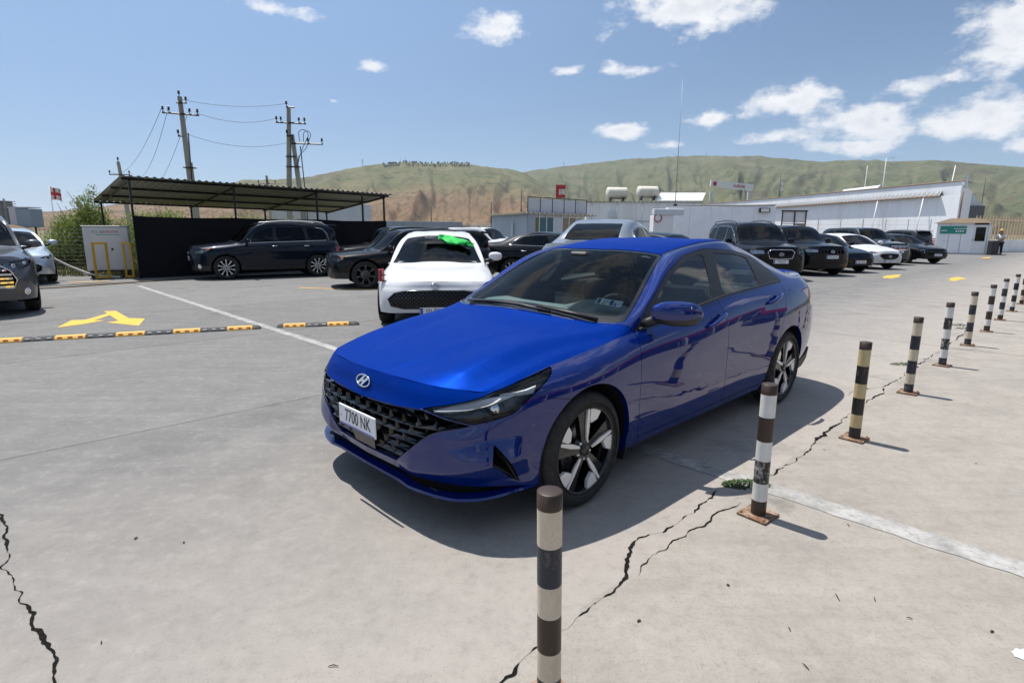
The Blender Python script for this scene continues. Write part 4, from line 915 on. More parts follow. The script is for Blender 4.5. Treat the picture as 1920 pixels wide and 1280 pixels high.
    flat([z(*p_) for p_ in [(570, 1143), (715, 1070), (850, 1066), (1075, 1002), (1040, 980), (1160, 976), (1285, 1048), (1450, 1053), (1388, 1125), (1065, 1091), (1185, 1076), (1098, 1020), (940, 1072), (1055, 1070), (820, 1110)]], 'painted_arrow', 'large yellow two-headed arrow painted beyond the speed bump')
    flat([gp(*p_) for p_ in [(1655, 519), (1664, 516.4), (1691, 514.6), (1684, 518.2), (1690, 518.6), (1672, 521.8), (1657, 521.4)]], 'painted_arrow', 'small yellow arrow on the lane in front of the white parked sedan')
    flat([gp(*p_) for p_ in [(1778, 522.5), (1790, 520), (1797, 519.4), (1814, 522.6), (1802, 523.8), (1790, 526.8), (1779, 526.2), (1784, 523.6)]], 'painted_arrow', 'small yellow arrow on the lane above the far bollards')
    flat([gp(*p_) for p_ in [(1842, 483.2), (1858, 482.2), (1856, 484.6), (1842, 484.6)]], 'painted_arrow', 'tiny yellow arrow on the lane near the guard booth')
    def line(p0, p1, w, label):
        d = Vector((p1[0]-p0[0], p1[1]-p0[1])); n = Vector((-d.y, d.x)).normalized()*w/2; flat([(p0[0]+n.x, p0[1]+n.y), (p1[0]+n.x, p1[1]+n.y), (p1[0]-n.x, p1[1]-n.y), (p0[0]-n.x, p0[1]-n.y)], 'painted_line', label)
    line(gp(561, 539.5), gp(705, 543.5), .11, 'thin yellow bay line beside the black SUV front wheel')
    line(gp(596, 506), gp(650, 509), .10, 'yellow bay line behind the navy SUV')
    line(gp(130, 530), gp(205, 526.5), .14, 'faded yellow line on the ground before the white cabinet')
    line(gp(1380, 537), gp(1500, 543), .10, 'yellow bay line under the large black SUV')
    line(gp(930, 545), gp(985, 533), .14, 'yellow bay line seen through the blue sedan windscreen')
    line(lot(12, -11.3), lot(16.2, -11.3), .11, 'yellow bay line behind the blue sedan')
    # litter: twigs and pebbles
    R = random.Random(9); mt = mat('dead_twig', (.07, .05, .035), .9)
    for k, (px, py, ln) in enumerate([(1570, 1120, .05), (1640, 1124, .03), (1198, 1165, .015), (1365, 1098, .012), (625, 1250, .035), (1480, 1180, .02), (1705, 1160, .02), (1860, 1185, .014), (1590, 985, .02), (1510, 1250, .03), (1830, 870, .02), (255, 1010, .016), (190, 1205, .018), (345, 1018, .008), (1545, 844, .02)]):
        x, y = gp(px, py); a = R.uniform(0, 3); q = MB(); q.tube([(x-ln*math.cos(a)/2, y-ln*math.sin(a)/2, .004), (x, y+ln*.1, .007), (x+ln*math.cos(a)/2, y+ln*math.sin(a)/2, .004)], [.0014, .0022, .0010] if ln > .016 else [.0028, .0042, .0028], 5); o = q.build('twig', mt); tag(o, 'small dark twig or pebble lying loose on the concrete', 'litter', 'bits of litter on the concrete')
marks()
# weeds in the cracks
M_LEAF = mat('weed_leaf', (.048, .080, .026), .75, 0, .2)
def weed(x, y, r, n, label, seed):
    R = random.Random(seed); V, F = [], []
    for k in range(n):
        a = R.uniform(0, 2*math.pi); d = r*math.sqrt(R.random()); cx_, cy_ = x+d*math.cos(a)*1.35, y+d*math.sin(a)*.6; h = R.uniform(.004, .035)*(1.2-d/r); s = R.uniform(.006, .014); b = R.uniform(0, 6.28); t = R.uniform(-.5, .5)
        ux, uy = math.cos(b)*s, math.sin(b)*s; i = len(V); V += [(cx_-ux, cy_-uy, h), (cx_-uy*.5, cy_+ux*.5, h+s*t), (cx_+ux, cy_+uy, h+s*.3), (cx_+uy*.5, cy_-ux*.5, h-s*t*.5)]; F.append((i, i+1, i+2, i+3))
    q = MB(); q.add(V, F); o = q.build('weed', M_LEAF); tag(o, label, 'weed'); return o
weed(1.38, 3.07, .105, 420, 'small green weed growing by the second bollard in the shadow edge', 1)
weed(4.42, 6.18, .10, 160, 'small green weed in the crack between the fourth and fifth bollards', 2)
weed(7.25, 8.98, .15, 200, 'green weed in the crack behind the sixth and seventh bollards', 3)
weed(7.05, 8.65, .09, 90, 'small weed tuft in the crack just before the seventh bollard', 4)
# ---------------------------------------------------------------- bollards
def rust(name, col, wear, wearcol, amt=.5, rough=.45):
    m = mat(name, col, rough, 0, .4); nt = NT(m); o = nt.obj(); s = nt.scale(o, (1, 1, .45)); a = nt.noise(s, 22, 8, .72); b = nt.noise(o, 70, 5, .7)
    f = nt.rng(nt.m('ADD', nt.m('MULTIPLY', a, .75), nt.m('MULTIPLY', b, .25)), .66-amt*.22, .72-amt*.18)
    nt.l(nt.mix(f, nt.mix(nt.rng(a, .3, .7), tuple(.8*c for c in col), tuple(min(1, 1.12*c) for c in col)), wearcol), nt.b.inputs['Base Color']); nt.l(nt.rng(f, 0, 1, rough, .85), nt.b.inputs['Roughness']); nt.bump(f, .0012, -.6)
    return m
M_RUSTP = rust('rusty_plate', (.17, .085, .045), .5, (.30, .22, .16), .9, .85)
BOL = {'cream': rust('cream_bollard_paint', (.58, .50, .38), 1, (.05, .04, .03), .22), 'ochre': rust('ochre_bollard_paint', (.52, .41, .22), 1, (.06, .05, .04), .22), 'white': rust('white_bollard_paint', (.66, .65, .62), 1, (.10, .07, .05), .28),
       'navy': rust('navy_bollard_paint', (.022, .027, .040), 1, (.12, .10, .09), .55), 'black': rust('black_bollard_paint', (.018, .018, .019), 1, (.09, .06, .045), .5), 'brown': rust('brown_bollard_paint', (.045, .028, .020), 1, (.14, .08, .05), .3), 'scuff': rust('scuffed_black_bollard_paint', (.020, .020, .022), 1, (.42, .40, .37), .75)}
def bollards():
    h = .705; r = .0375; lens = [.052, .118, .128, .104, .122, .096]; zs = [h]
    for L_ in lens: zs.append(zs[-1]-L_)
    zs.append(.0)
    rings = {}
    for k in range(7):
        q = MB(); z1, z0 = zs[k], zs[k+1]; prof = [(r+.0008*(k == 0), z0), (r+.0008*(k == 0), z1-.002 if k == 0 else z1)]
        if k == 0: prof += [(r-.004, z1), (0, z1+.001)]
        q.lathe(prof, 36); rings[k] = q
    P0 = Vector((-.085, .0)); ang = LOT_RZ
    pos = [(.123, 1.525)]+[(1.295, 2.713), (2.471, 3.836), (3.686, 5.029), (4.840, 6.142), (6.062, 7.321), (7.216, 8.405), (8.418, 9.574), (9.601, 10.694), (10.79, 11.82), (11.97, 12.94), (13.15, 14.06), (14.33, 15.18)]
    cols = [('cream', 'navy', 'cream', 'brown', 'cream', 'navy'), ('white', 'brown', 'white', 'scuff', 'white', 'brown'), ('ochre', 'black', 'ochre', 'black', 'ochre', 'black'), ('cream', 'navy', 'cream', 'navy', 'cream', 'navy'), ('white', 'scuff', 'white', 'scuff', 'white', 'navy'), ('cream', 'navy', 'cream', 'navy', 'cream', 'navy'), ('white', 'brown', 'white', 'brown', 'white', 'brown'), ('white', 'navy', 'white', 'navy', 'white', 'brown'), ('white', 'black', 'white', 'black', 'white', 'navy'), ('white', 'brown', 'white', 'brown', 'cream', 'brown'), ('white', 'black', 'white', 'black', 'white', 'black'), ('white', 'brown', 'white', 'brown', 'white', 'brown'), ('white', 'black', 'white', 'black', 'white', 'black')]
    desc = ['nearest bollard, cream and dark bands, cut off by the bottom edge', 'second bollard, white and brown-black bands, small hole in its middle', 'third bollard, ochre and black bands on a rusty plate', 'fourth bollard from the camera, cream and navy bands', 'fifth bollard from the camera, white with scuffed grey-black bands', 'sixth bollard from the camera, cream and navy bands beside weeds', 'seventh bollard from the camera, white and brown bands', 'eighth bollard from the camera, white and navy bands', 'ninth bollard from the camera, white and black bands', 'tenth bollard, white and brown bands at the right edge', 'eleventh bollard, white and black, at the right edge', 'twelfth bollard, white and brown, just past the right edge', 'farthest bollard of the row, white and black']
    R = random.Random(2); meshes = {}
    for i, (x, y) in enumerate(pos):
        if i > 10: break
        b = empty('bollard', (x, y, .008), R.uniform(0, 6)); tag(b, desc[i], 'bollard', 'striped bollards along the pavement joint')
        b.rotation_euler = (R.uniform(-.012, .012), R.uniform(-.012, .012), b.rotation_euler[2])
        for k in range(7):
            c = 'brown' if k == 0 else cols[i][k-1]; key = (k, c)
            if key not in meshes: meshes[key] = rings[k].mesh('paint_band'); meshes[key].materials.append(BOL[c])
            link('cap' if k == 0 else 'paint_band', meshes[key], b)
        if 'pl' not in meshes: meshes['pl'] = MB().box((0, 0, 0), (.155, .155, .012), bev=.002).mesh('base_plate'); meshes['pl'].materials.append(M_RUSTP)
        o = link('base_plate', meshes['pl'], b); o.rotation_euler = (0, 0, LOT_RZ-b.rotation_euler[2]+R.uniform(-.12, .12)); o.location = (0, 0, .0)
        if 'bo' not in meshes: meshes['bo'] = MB().lathe([(0, .014), (.008, .014), (.009, .006)], 6).mesh('bolt'); meshes['bo'].materials.append(M_RUSTP)
        for sx, sy in ((1, 1), (-1, 1), (-1, -1), (1, -1)):
            if R.random() < .75: bo = link('bolt', meshes['bo'], b); a_ = o.rotation_euler[2]; bo.location = (.062*(sx*math.cos(a_)-sy*math.sin(a_)), .062*(sx*math.sin(a_)+sy*math.cos(a_)), .0)
    return pos
bollards()
# ---------------------------------------------------------------- rubber speed bump pieces
def speed_bumps():
    ye = mat('yellow_rubber', (.62, .34, .02), .6); bk = mat('black_rubber', (.030, .032, .036), .75); rd = mat('red_reflector', (.35, .02, .015), .3); wr = mat('grey_reflector', (.30, .31, .32), .4)
    for _m in (ye, bk):
        nt = NT(_m); o = nt.pos(); col = tuple(nt.b.inputs['Base Color'].default_value)[:3]; nt.l(nt.mix(nt.m('MULTIPLY', nt.rng(nt.noise(o, 16, 8, .7), .5, .72), .5), col, (.30, .27, .22)), nt.b.inputs['Base Color'])
    sec = [(-.085, 0), (-.080, .012), (-.050, .040), (-.02, .048), (.02, .048), (.050, .040), (.080, .012), (.085, 0)]
    def piece(o, x0, ln, yellow, end):
        q = MB(); n = len(sec); V = []; st = [(0, 1), (ln-.004, 1)] if not end else ([(0, 1), (ln*.55, 1), (ln*.8, .8), (ln, .25)] if end > 0 else [(0, .25), (ln*.2, .8), (ln*.45, 1), (ln-.004, 1)])
        for x, s in st: V += [(x0+x, y*(.55+.45*s), z*s) for y, z in sec]
        F = [(i*n+k, (i+1)*n+k, (i+1)*n+k+1, i*n+k+1) for i in range(len(st)-1) for k in range(n-1)]+[tuple(range(n)), tuple((len(st)-1)*n+k for k in range(n))[::-1]]
        q.add(V, F, False); b = q.build('rubber_block' if not end else 'end_cap', ye if yellow else bk, o)
        if not end:
            for k in range(3):
                q = MB(); x = x0+ln*(k+.5)/3; M_ = basis((x, -.0665, .0265), (1, 0, 0), (0, -.70, .72)); q.prism([(-.022, -.008), (.022, -.008), (.030, .002), (.018, .010), (-.018, .010), (-.030, .002)], .0, .004, M_); q.build('reflector', rd if yellow else wr, b)
    d = Vector((.926, .378)).normalized(); p = Vector((-3.80, 8.37)); ln = .345
    o = empty('speed_bump', (p.x, p.y, .002), math.atan2(d.y, d.x)); tag(o, 'long yellow and black rubber speed bump running out of the left edge', 'speed bump', 'rubber speed bumps'); piece(o, -.115, .115, False, 1)
    for k in range(11): piece(o, -.115-ln*(k+1), ln, k % 2 == 0, 0)
    d = Vector((.965, .262)).normalized(); o = empty('speed_bump', (-3.60, 8.46, .002), math.atan2(d.y, d.x)); tag(o, 'short yellow and black rubber speed bump in front of the white sedan', 'speed bump', 'rubber speed bumps'); x = 0
    for l_, yl, end in ((.10, False, -1), (.32, True, 0), (.32, False, 0), (.32, True, 0), (.16, False, 1)): piece(o, x, l_, yl, end); x += l_
speed_bumps()
# ---------------------------------------------------------------- parked cars: a sedan and an SUV shape, warped to each car's own size
def suv_tables():
    zs = [.985, .983, .978, .965, .93, .965, 1.01, 1.055, 1.085, 1.10, 1.115, 1.135, 1.145, 1.15, 1.14, 1.135, 1.135]
    zb = .27; B = {}
    for j in HB:
        B[j] = []
        for T, (x, y, z) in enumerate(HB[j]):
            z6 = HB[6][T][2]; z0 = HB[0][T][2]; t = (z-z0)/(z6-z0); zz = zb+(zs[T]-zb)*t
            if T >= 13: x = x + (.10 if j > 3 else .02); x = max(x, -3.78)
            if T <= 2 and j >= 3: x += .03
            B[j].append((x, y*(1.02 if j < 6 else 1.0), zz))
    k = HB[6]
    f = B[6]
    T = [(4, (.60, .69, .935), (.69, .55, .962), (.765, .285, .981), (.79, 0, .985)),
         (5, (.35, .715, .985), (.41, .56, 1.01), (.47, .30, 1.022), (.50, 0, 1.025)),
         (6, (.01, .735, 1.03), (.03, .60, 1.055), (.075, .31, 1.065), (.095, 0, 1.068)),
         (7, (-.42, .783, 1.085), (-.40, .73, 1.10), (-.27, .39, 1.125), (-.23, 0, 1.135)),
         (8, (-.80, .735, 1.36), (-.70, .675, 1.35), (-.60, .35, 1.41), (-.57, 0, 1.42)),
         (9, (-1.22, .672, 1.575), (-1.05, .58, 1.60), (-.97, .28, 1.645), (-.95, 0, 1.655)),
         (10, (-2.0, .655, 1.605), (-1.95, .56, 1.665), (-1.9, .28, 1.69), (-1.88, 0, 1.70)),
         (11, (-2.75, .64, 1.575), (-2.75, .54, 1.64), (-2.75, .27, 1.668), (-2.75, 0, 1.678)),
         (12, (-3.20, .625, 1.52), (-3.25, .53, 1.60), (-3.28, .26, 1.628), (-3.29, 0, 1.635)),
         (12.6, (-3.40, .64, 1.36), (-3.45, .54, 1.40), (-3.48, .26, 1.42), (-3.49, 0, 1.425)),
         (13, (-3.40, .645, 1.148), (-3.47, .535, 1.145), (-3.525, .28, 1.138), (-3.538, 0, 1.135))]
    return B, T
SUVB, SUVT = suv_tables()
SED = dict(B=HB, T=HT, belt=1.0, roof=1.413, archr=.365,
    dlo=[(-.50, .80), (-.515, .882), (-.807, 1.089), (-1.046, 1.215), (-1.332, 1.298), (-1.68, 1.335), (-2.055, 1.322), (-2.36, 1.290), (-2.54, 1.245), (-2.70, 1.14), (-2.785, 1.053), (-2.80, .80)],
    glass=[[(-.78, .94), (-1.074, 1.19), (-1.40, 1.278), (-1.60, 1.302), (-1.55, 1.15), (-1.49, 1.01)], [(-1.76, 1.306), (-2.10, 1.293), (-2.40, 1.25), (-2.60, 1.14), (-2.68, 1.065), (-1.64, 1.02)]],
    ws=[(-.33, -.2), (-.35, .40), (-.42, .62), (-.50, .735), (-1.0, .605), (-1.20, .54), (-1.12, .3), (-1.07, -.2)], rg=[(-2.42, -.2), (-2.45, .42), (-3.05, .47), (-3.14, .3), (-3.15, -.2)], hoodx=-.31,
    door=[[(-.52, .885), (-.475, .62), (-.52, .26), (-1.6, .26), (-1.57, .62), (-1.53, 1.1), (-.53, 1.1)], [(-1.53, 1.1), (-1.57, .62), (-1.60, .26), (-2.28, .27), (-2.44, .50), (-2.54, .80), (-2.7, 1.1)]])
SUV = dict(B=SUVB, T=SUVT, belt=1.10, roof=1.70, archr=.385,
    dlo=[(-.44, .95), (-.47, 1.065), (-.82, 1.345), (-1.2, 1.535), (-1.5, 1.565), (-2.0, 1.575), (-2.75, 1.545), (-3.0, 1.50), (-3.13, 1.36), (-3.17, 1.15), (-3.2, .95)],
    glass=[[(-.74, 1.10), (-.86, 1.34), (-1.2, 1.505), (-1.42, 1.535), (-1.40, 1.115)], [(-1.50, 1.12), (-1.52, 1.54), (-2.33, 1.545), (-2.42, 1.14)], [(-2.51, 1.15), (-2.45, 1.54), (-2.9, 1.50), (-3.06, 1.36), (-3.10, 1.18)]],
    ws=[(-.26, -.2), (-.30, .40), (-.36, .64), (-.44, .735), (-.80, .655), (-1.0, .59), (-.95, .3), (-.92, -.2)], rg=[(-3.335, -.2), (-3.32, .48), (-3.40, .53), (-3.46, .50), (-3.51, .2), (-3.515, -.2)], hoodx=-.24,
    door=[[(-.46, 1.06), (-.46, .75), (-.52, .36), (-1.48, .36), (-1.46, 1.2), (-.5, 1.2)], [(-1.46, 1.2), (-1.48, .36), (-2.26, .37), (-2.42, .62), (-2.48, .85), (-2.5, 1.2)]])
def make_car(base, loc, head, paint_, label, name, group=None, fo=.86, wb=2.72, ro=1.08, W=.90, belt=None, roof=None, lamp=None, grille=None, gstyle='mesh', plate=None, rim='dark7', Rw=.345,
             rails=False, mirrors=(1, -1), privacy=True, chrome_dlo=False, clad=False, bars=None, badge=True, spoiler=False, taillamp='std', rimr=None, plate_col=None, detail=True, drl=None, fog=False, amber=False, fine=False):
    car = empty(name, (loc[0], loc[1], 0), head); tag(car, label, 'car', group)
    belt = belt or base['belt']; roof = roof or base['roof']
    xk = lambda x: np.interp(-np.asarray(x, float), [-.845, 0, 2.72, 3.80], [-fo, 0, wb, wb+ro]) * -1
    zk = lambda z: np.interp(np.asarray(z, float), [0, .2, base['belt'], base['roof'], 3], [0, .2, belt, roof, 3+roof-base['roof']])
    ys = W/.905
    wp = lambda p: (float(xk(p[0])), p[1]*ys, float(zk(p[2])))
    Bt = {j: [wp(p) for p in base['B'][j]] for j in base['B']}; Tt = [(r[0],)+tuple(wp(p) for p in r[1:]) for r in base['T']]
    sk = Skin(Bt, Tt, ds=.028, nb=40, nt=42, smooth=2) if fine else Skin(Bt, Tt, ds=.05, nb=26, nt=26, smooth=2)
    Sx = lambda S: S*(1.0)                                                     # front chart stays near the nose
    cz = lambda poly: [(S, float(zk(z))) for S, z in poly]; cx = lambda poly: [(float(xk(x)), float(zk(z))) for x, z in poly]; cy = lambda poly: [(float(xk(x)), y*ys) for x, y in poly]
    B = sk.mesh(False); P = sk.mesh(True); xz = lambda m: m.D[:, [0, 2]]; szc = lambda m: m.D[:, [6, 2]]; xyc = lambda m: m.D[:, :2]
    ra = Rw+.050
    for x0 in (0, -wb): B = B.cut(np.where(B.D[:, 1] > .45, np.hypot(B.D[:, 0]-x0, B.D[:, 2]-Rw)-ra, 1))[1]
    L = skin_obj; lm = gr = None
    if lamp: lm, B = B.cut(sdf(szc(B), cz(lamp)))
    if grille: gr, B = B.cut(sdf(szc(B), cz(grille)))
    TLp = {'std': [(-wb-ro*.62, .78), (-wb-ro*.62, .98), (-wb-ro*1.2, .98), (-wb-ro*1.2, .80)], 'tall': [(-wb-ro*.66, .72), (-wb-ro*.60, 1.12), (-wb-ro*1.2, 1.12), (-wb-ro*1.2, .74)]}[taillamp]
    tl, B = B.cut(np.maximum(sdf(xz(B), [(x, float(zk(z))) for x, z in TLp]), .38-B.D[:, 1]))
    lines = []; doors = []
    for dp in base['door']:
        d, r, B = B.trim(lambda m: sdf(xz(m), cx(dp)), .003); doors.append(d); lines.append(r)
    cl = None
    if clad: cl, B = B.cut(np.where(B.D[:, 1] > .3, B.D[:, 2]-.42, B.D[:, 2]-.36))
    ws, P = P.cut(sdf(xyc(P), cy(base['ws'])))
    dlo, P = P.cut(np.where(P.D[:, 1] > .45, sdf(xz(P), cx(base['dlo'])), 1))
    gls = []
    for gp in base['glass']:
        g, dlo = dlo.cut(sdf(xz(dlo), cx(gp))); gls.append(g)
    rg, P = P.cut(sdf(xyc(P), cy(base['rg'])))
    hood, r, P = P.trim(lambda m: float(xk(base['hoodx']))-m.D[:, 0]-.20*(m.D[:, 1]/.8)**2*1.0, .003); lines.append(r)
    if clad:
        Bf, Br = B.cut(-wb/2-B.D[:, 0]); L(Bf, 'front_body', paint_, car, .02); L(Br, 'rear_body', paint_, car, .02)
    else: L(B, 'body_shell', paint_, car, .02)
    L(hood, 'bonnet', paint_, car, .01); L(P, 'roof', paint_, car, .008)
    ln = lines[0]
    for r in lines[1:]: ln = ln.join(r)
    L(ln, 'shut_line', M_DARK, car, 0, True, -.008)
    if cl is not None: L(cl, 'lower_cladding', M_TRIM, car, .02)
    for s in (1, -1):
        f = (lambda m: m) if s > 0 else (lambda m: m.mirror())
        for i, d in enumerate(doors):
            o = L(f(d), 'door', paint_, car, .01, False); L(f(gls[i]), 'window', M_GLASSPRIV if (privacy and i) else M_GLASSBG, o, 0, False, -.004)
            hx = -wb*(.52 if i == 0 else .88); c = np.argmin(np.abs(sk.q-np.interp(-hx, -sk.G[10, :, 0], sk.q))); zz = belt-.12; p, _ = sk.pt(float(np.interp(-hx, -sk.G[12, :, 0][sk.G[12, :, 1] > .6], sk.q[sk.G[12, :, 1] > .6])), zz)
            hb = MB(); hb.tube([(hx-.09, s*(p[1]-.002), zz), (hx-.06, s*(p[1]+.03), zz+.004), (hx+.06, s*(p[1]+.03), zz+.002), (hx+.09, s*(p[1]-.002), zz-.002)], .013, 6); hb.build('handle', M_CHROME if chrome_dlo else paint_, o)
        for g in gls[len(doors):]: L(f(g), 'quarter_window', M_GLASSPRIV, car, 0, False, -.004)
        L(f(dlo), 'window_trim', M_GLOSSBLK, car, 0, False)
        if tl.F: L(f(tl), 'tail_lamp', M_REDLENS, car, .01, False)
        if lm is not None and lm.F:
            o = L(f(lm), 'headlamp', M_LENS, car, .01, False); L(f(lm), 'lamp_housing', M_LAMPSILVER, o, 0, False, -.035)
            Sm = lm.D[:, 6]; zm = lm.D[:, 2]; q = MB()
            for t, r_ in ((.32, .040), (.66, .034)):
                S0 = Sm.min()+(Sm.max()-Sm.min())*t; ok = np.abs(Sm-S0) < .06; z0 = zm[ok].mean() if ok.any() else zm.mean(); c_, n_ = sk.pt(S0, z0, -.022); q.lathe([(0, .008), (r_*.5, .006), (r_, -.004), (r_*1.05, .004)], 14, basis(c_, (0, 1, 0), np.array([.8, .35, .05])))
            if drl: chart_prism(sk, cz(drl), -.025, -.008, q, 1)
            q.v = [(a, b*s, c_) for a, b, c_ in q.v]; q.build('lamp_reflector', [M_CHROME, M_DRL], o)
            if amber:
                q = MB(); S1 = Sm.max()-.05; ok = np.abs(Sm-S1) < .06; z1 = zm[ok].mean(); chart_prism(sk, [(S1-.09, z1-.02), (S1, z1-.012), (S1+.02, z1+.025), (S1-.07, z1+.02)], -.01, .004, q); q.v = [(a, b*s, c_) for a, b, c_ in q.v]; q.build('indicator_lens', M_AMBER, o)
        if fog:
            c_, n_ = sk.pt(.78, float(zk(.40)), .004); q = MB(); q.lathe([(0, .004), (.035, .004), (.05, .010), (.062, 0)], 16, basis(c_, (0, 1, 0), n_)); q.v = [(a, b*s, z_) for a, b, z_ in q.v]; q.build('fog_lamp', M_CHROME, car)
        if s in mirrors:
            m = empty('door_mirror', (0, 0, 0), 0, car); mx, mz = float(xk(base['dlo'][1][0]))-.16, belt+.005; q = MB()
            q.lathe([(0, -.125), (.035, -.118), (.060, -.09), (.074, -.03), (.074, .04), (.062, .09), (.035, .115), (0, .12)], 16, Matrix.Translation((mx, s*(W+.07), mz+.04)) @ Matrix.Rotation(math.pi/2, 4, 'X') @ Matrix.Diagonal((.82, 1.0, .95, 1))); q.build('mirror_shell', paint_, m); q = MB(); q.tube([(mx+.03, s*(W-.14), mz-.05), (mx+.01, s*(W+.02), mz-.01)], .03, 8); q.build('mirror_arm', M_TRIM, m); q = MB(); q.box((mx-.064, s*(W+.07), mz+.04), (.006, .17, .11)); q.build('mirror_glass', M_CHROME, m)
        if rails:
            y = .56*ys; q = MB(); xs = np.linspace(float(xk(-1.25)), float(xk(-3.0)), 9); zr = [np.interp(-x, [-float(xk(-1.05)), -float(xk(-1.95)), -float(xk(-2.75)), -float(xk(-3.25))], [roof-.10, roof-.035, roof-.06, roof-.10]) for x in xs]
            q.tube([(xs[0]+.10, s*y, zr[0]+.01)]+[(x, s*y, z+.082) for x, z in zip(xs, zr)]+[(xs[-1]-.10, s*y, zr[-1]+.0)], .016, 8); q.build('roof_rail', rails, car)
        if chrome_dlo:
            q = MB(); pts = [(x, z) for x, z in cx(base['dlo'])][1:-1]; V = []
            for x, z in pts:
                i = np.argmin(np.hypot(sk.V[:, 0]-x, sk.V[:, 2]-z)+(sk.V[:, 1] < .4)*9); V.append((x, s*(sk.V[i, 1]+.002), z))
            q.tube(V if chrome_dlo == 'all' else V[-4:], .008, 6); i5 = [sk.G[-1, i] for i in range(len(sk.q)) if float(xk(-2.85 if base is SED else -3.1)) < sk.G[-1, i, 0] < -.5 and sk.G[-1, i, 1] > .5]
            q.tube([(p[0], s*(p[1]+.003), p[2]) for p in i5], .008, 6); q.build('window_chrome', M_CHROME, car)
        for x0 in (0, -wb):
            make_wheel(car, Rw, rimr or Rw*.70, .22, rim, s < 0, (x0, s*(W-.115), Rw), .2 if x0 else .0, False)
            q = MB(); V = []; n = 20
            for k in range(n+1):
                a = -.4+(math.pi+.8)*k/n; V += [(x0+(ra+.004)*math.cos(a), s*(W-.03), Rw+(ra+.004)*math.sin(a)), (x0+(ra+.004)*math.cos(a), s*(W-.32), Rw+(ra+.004)*math.sin(a))]
            q.add(V, [(2*k, 2*k+1, 2*k+3, 2*k+2) for k in range(n)], True); q.add([V[2*k+1] for k in range(n+1)], [tuple(range(n+1))]); q.build('wheel_arch_liner', M_DARK, car)
    L(ws, 'windscreen', M_GLASSBG, car, 0, True, -.004); L(rg, 'rear_window', M_GLASSPRIV if privacy else M_GLASSBG, car, 0, True, -.004)
    if gr is not None and gr.F:
        g = L(gr, 'grille', M_DARK, car, 0, True, -.05); q = MB(); poly = cz(grille); S1 = max(p[0] for p in poly); z0, z1 = min(p[1] for p in poly), max(p[1] for p in poly)
        ins = lambda S, z: sdf(np.array([[abs(S), z]]), poly)[0]
        def P3(S, z, o_):
            p, _ = sk.pt(abs(S), z, o_); return Vector((p[0], p[1] if S >= 0 else -p[1], p[2]))
        def strip(pts, w, mi):
            pts = [p for p in pts if ins(*p) < .004]
            if len(pts) > 1:
                V = []
                for S, z in pts: V += [P3(S, z-w, -.006), P3(S, z+w, -.006), P3(S, z+w, -.035)]
                q.add(V, [(3*k, 3*k+3, 3*k+4, 3*k+1) for k in range(len(pts)-1)]+[(3*k+1, 3*k+4, 3*k+5, 3*k+2) for k in range(len(pts)-1)], False, mi)
        nb_ = bars or 4
        if gstyle in ('bars', 'chromebars'):
            for k in range(nb_):
                z = z0+(z1-z0)*(k+.5)/nb_; strip([(S, z) for S in np.linspace(-S1, S1, 25)], (z1-z0)/nb_*.26, 1 if gstyle == 'chromebars' else 0)
        elif gstyle == 'slots':
            for k in range(8):
                S = -S1+2*S1*k/7; V = [P3(S-.018, z0, -.006), P3(S+.018, z0, -.006), P3(S+.018, z1, -.006), P3(S-.018, z1, -.006)]; q.add(V, [(0, 1, 2, 3)], False, 0)
        else:
            zz = np.arange(z0, z1+.02, .030); 
            for k, z in enumerate(zz):
                strip([(S, z+(.006 if i % 2 else -.006)) for i, S in enumerate(np.arange(-S1-.02, S1+.02, .032))], .0035, 0)
                for i, S in enumerate(np.arange(-S1, S1, .064)):
                    S += .032*(k % 2)
                    if ins(S, z+.015) < -.004: V = [P3(S-.005, z, -.008), P3(S+.005, z, -.008), P3(S+.005, min(z+.03, z1), -.008), P3(S-.005, min(z+.03, z1), -.008)]; q.add(V, [(0, 1, 2, 3)], False, 0)
        if q.f: q.build('grille_bars', [M_GLOSSBLK if gstyle != 'mesh' else M_GREYALLOY, M_CHROME], g)
        q = MB(); full = [(S, z) for S, z in poly if S >= 0]; loop = [P3(max(S, 0), z, .004) for S, z in poly]+[P3(-max(S, .001), z, .004) for S, z in poly[::-1]]
        q.tube(loop+loop[:1], .012 if gstyle != 'slots' else .006, 6, False); q.build('grille_surround', M_CHROME if gstyle in ('chromebars', 'chromeframe') else M_GLOSSBLK, g)
        if badge:
            zb_ = (z0+z1)/2 if badge is True else badge; p, n = sk.pt(0, zb_, .012); Mx = basis(p, (0, 1, 0), (n[0], 0, n[2])); q = MB()
            q.tube([Mx @ Vector((.068*math.cos(t), .042*math.sin(t), 0)) for t in np.linspace(0, 2*math.pi, 17)], .008, 6, False); q.tube([Mx @ Vector((.034*math.cos(t), .022*math.sin(t), 0)) for t in np.linspace(0, 2*math.pi, 13)], .006, 5, False); q.build('badge', M_CHROME, car)
    if plate:
        txt, zp = plate; p, n = sk.pt(0, zp, .018); pl = empty('licence_plate', tuple(p), 0, car); MB().box((0, 0, 0), (.012, .46, .112), bev=.003).build('plate_panel', M_PLATE, pl)
        q = MB(); q.box((.0065, -.205, 0), (.002, .04, .10)); q.build('plate_band', mat('plate_band_blue', (.03, .08, .42), .4), pl); text_part(txt, .095, basis((.0068, .02, .0), (0, 1, 0), (1, 0, 0)), M_INK, pl, 'plate_number', .0006, .72)
    if spoiler:
        i = sk.P[:, int(sk.P.shape[1]*.93)]; xe = float(xk(-3.36)); ze = roof-.09; q = MB(); q.box((xe-.02, 0, ze), (.24, 1.12*ys, .045), M=Matrix.Rotation(-.12, 3, 'Y'), bev=.02); q.build('roof_spoiler', paint_, car)
    zc = belt-.72
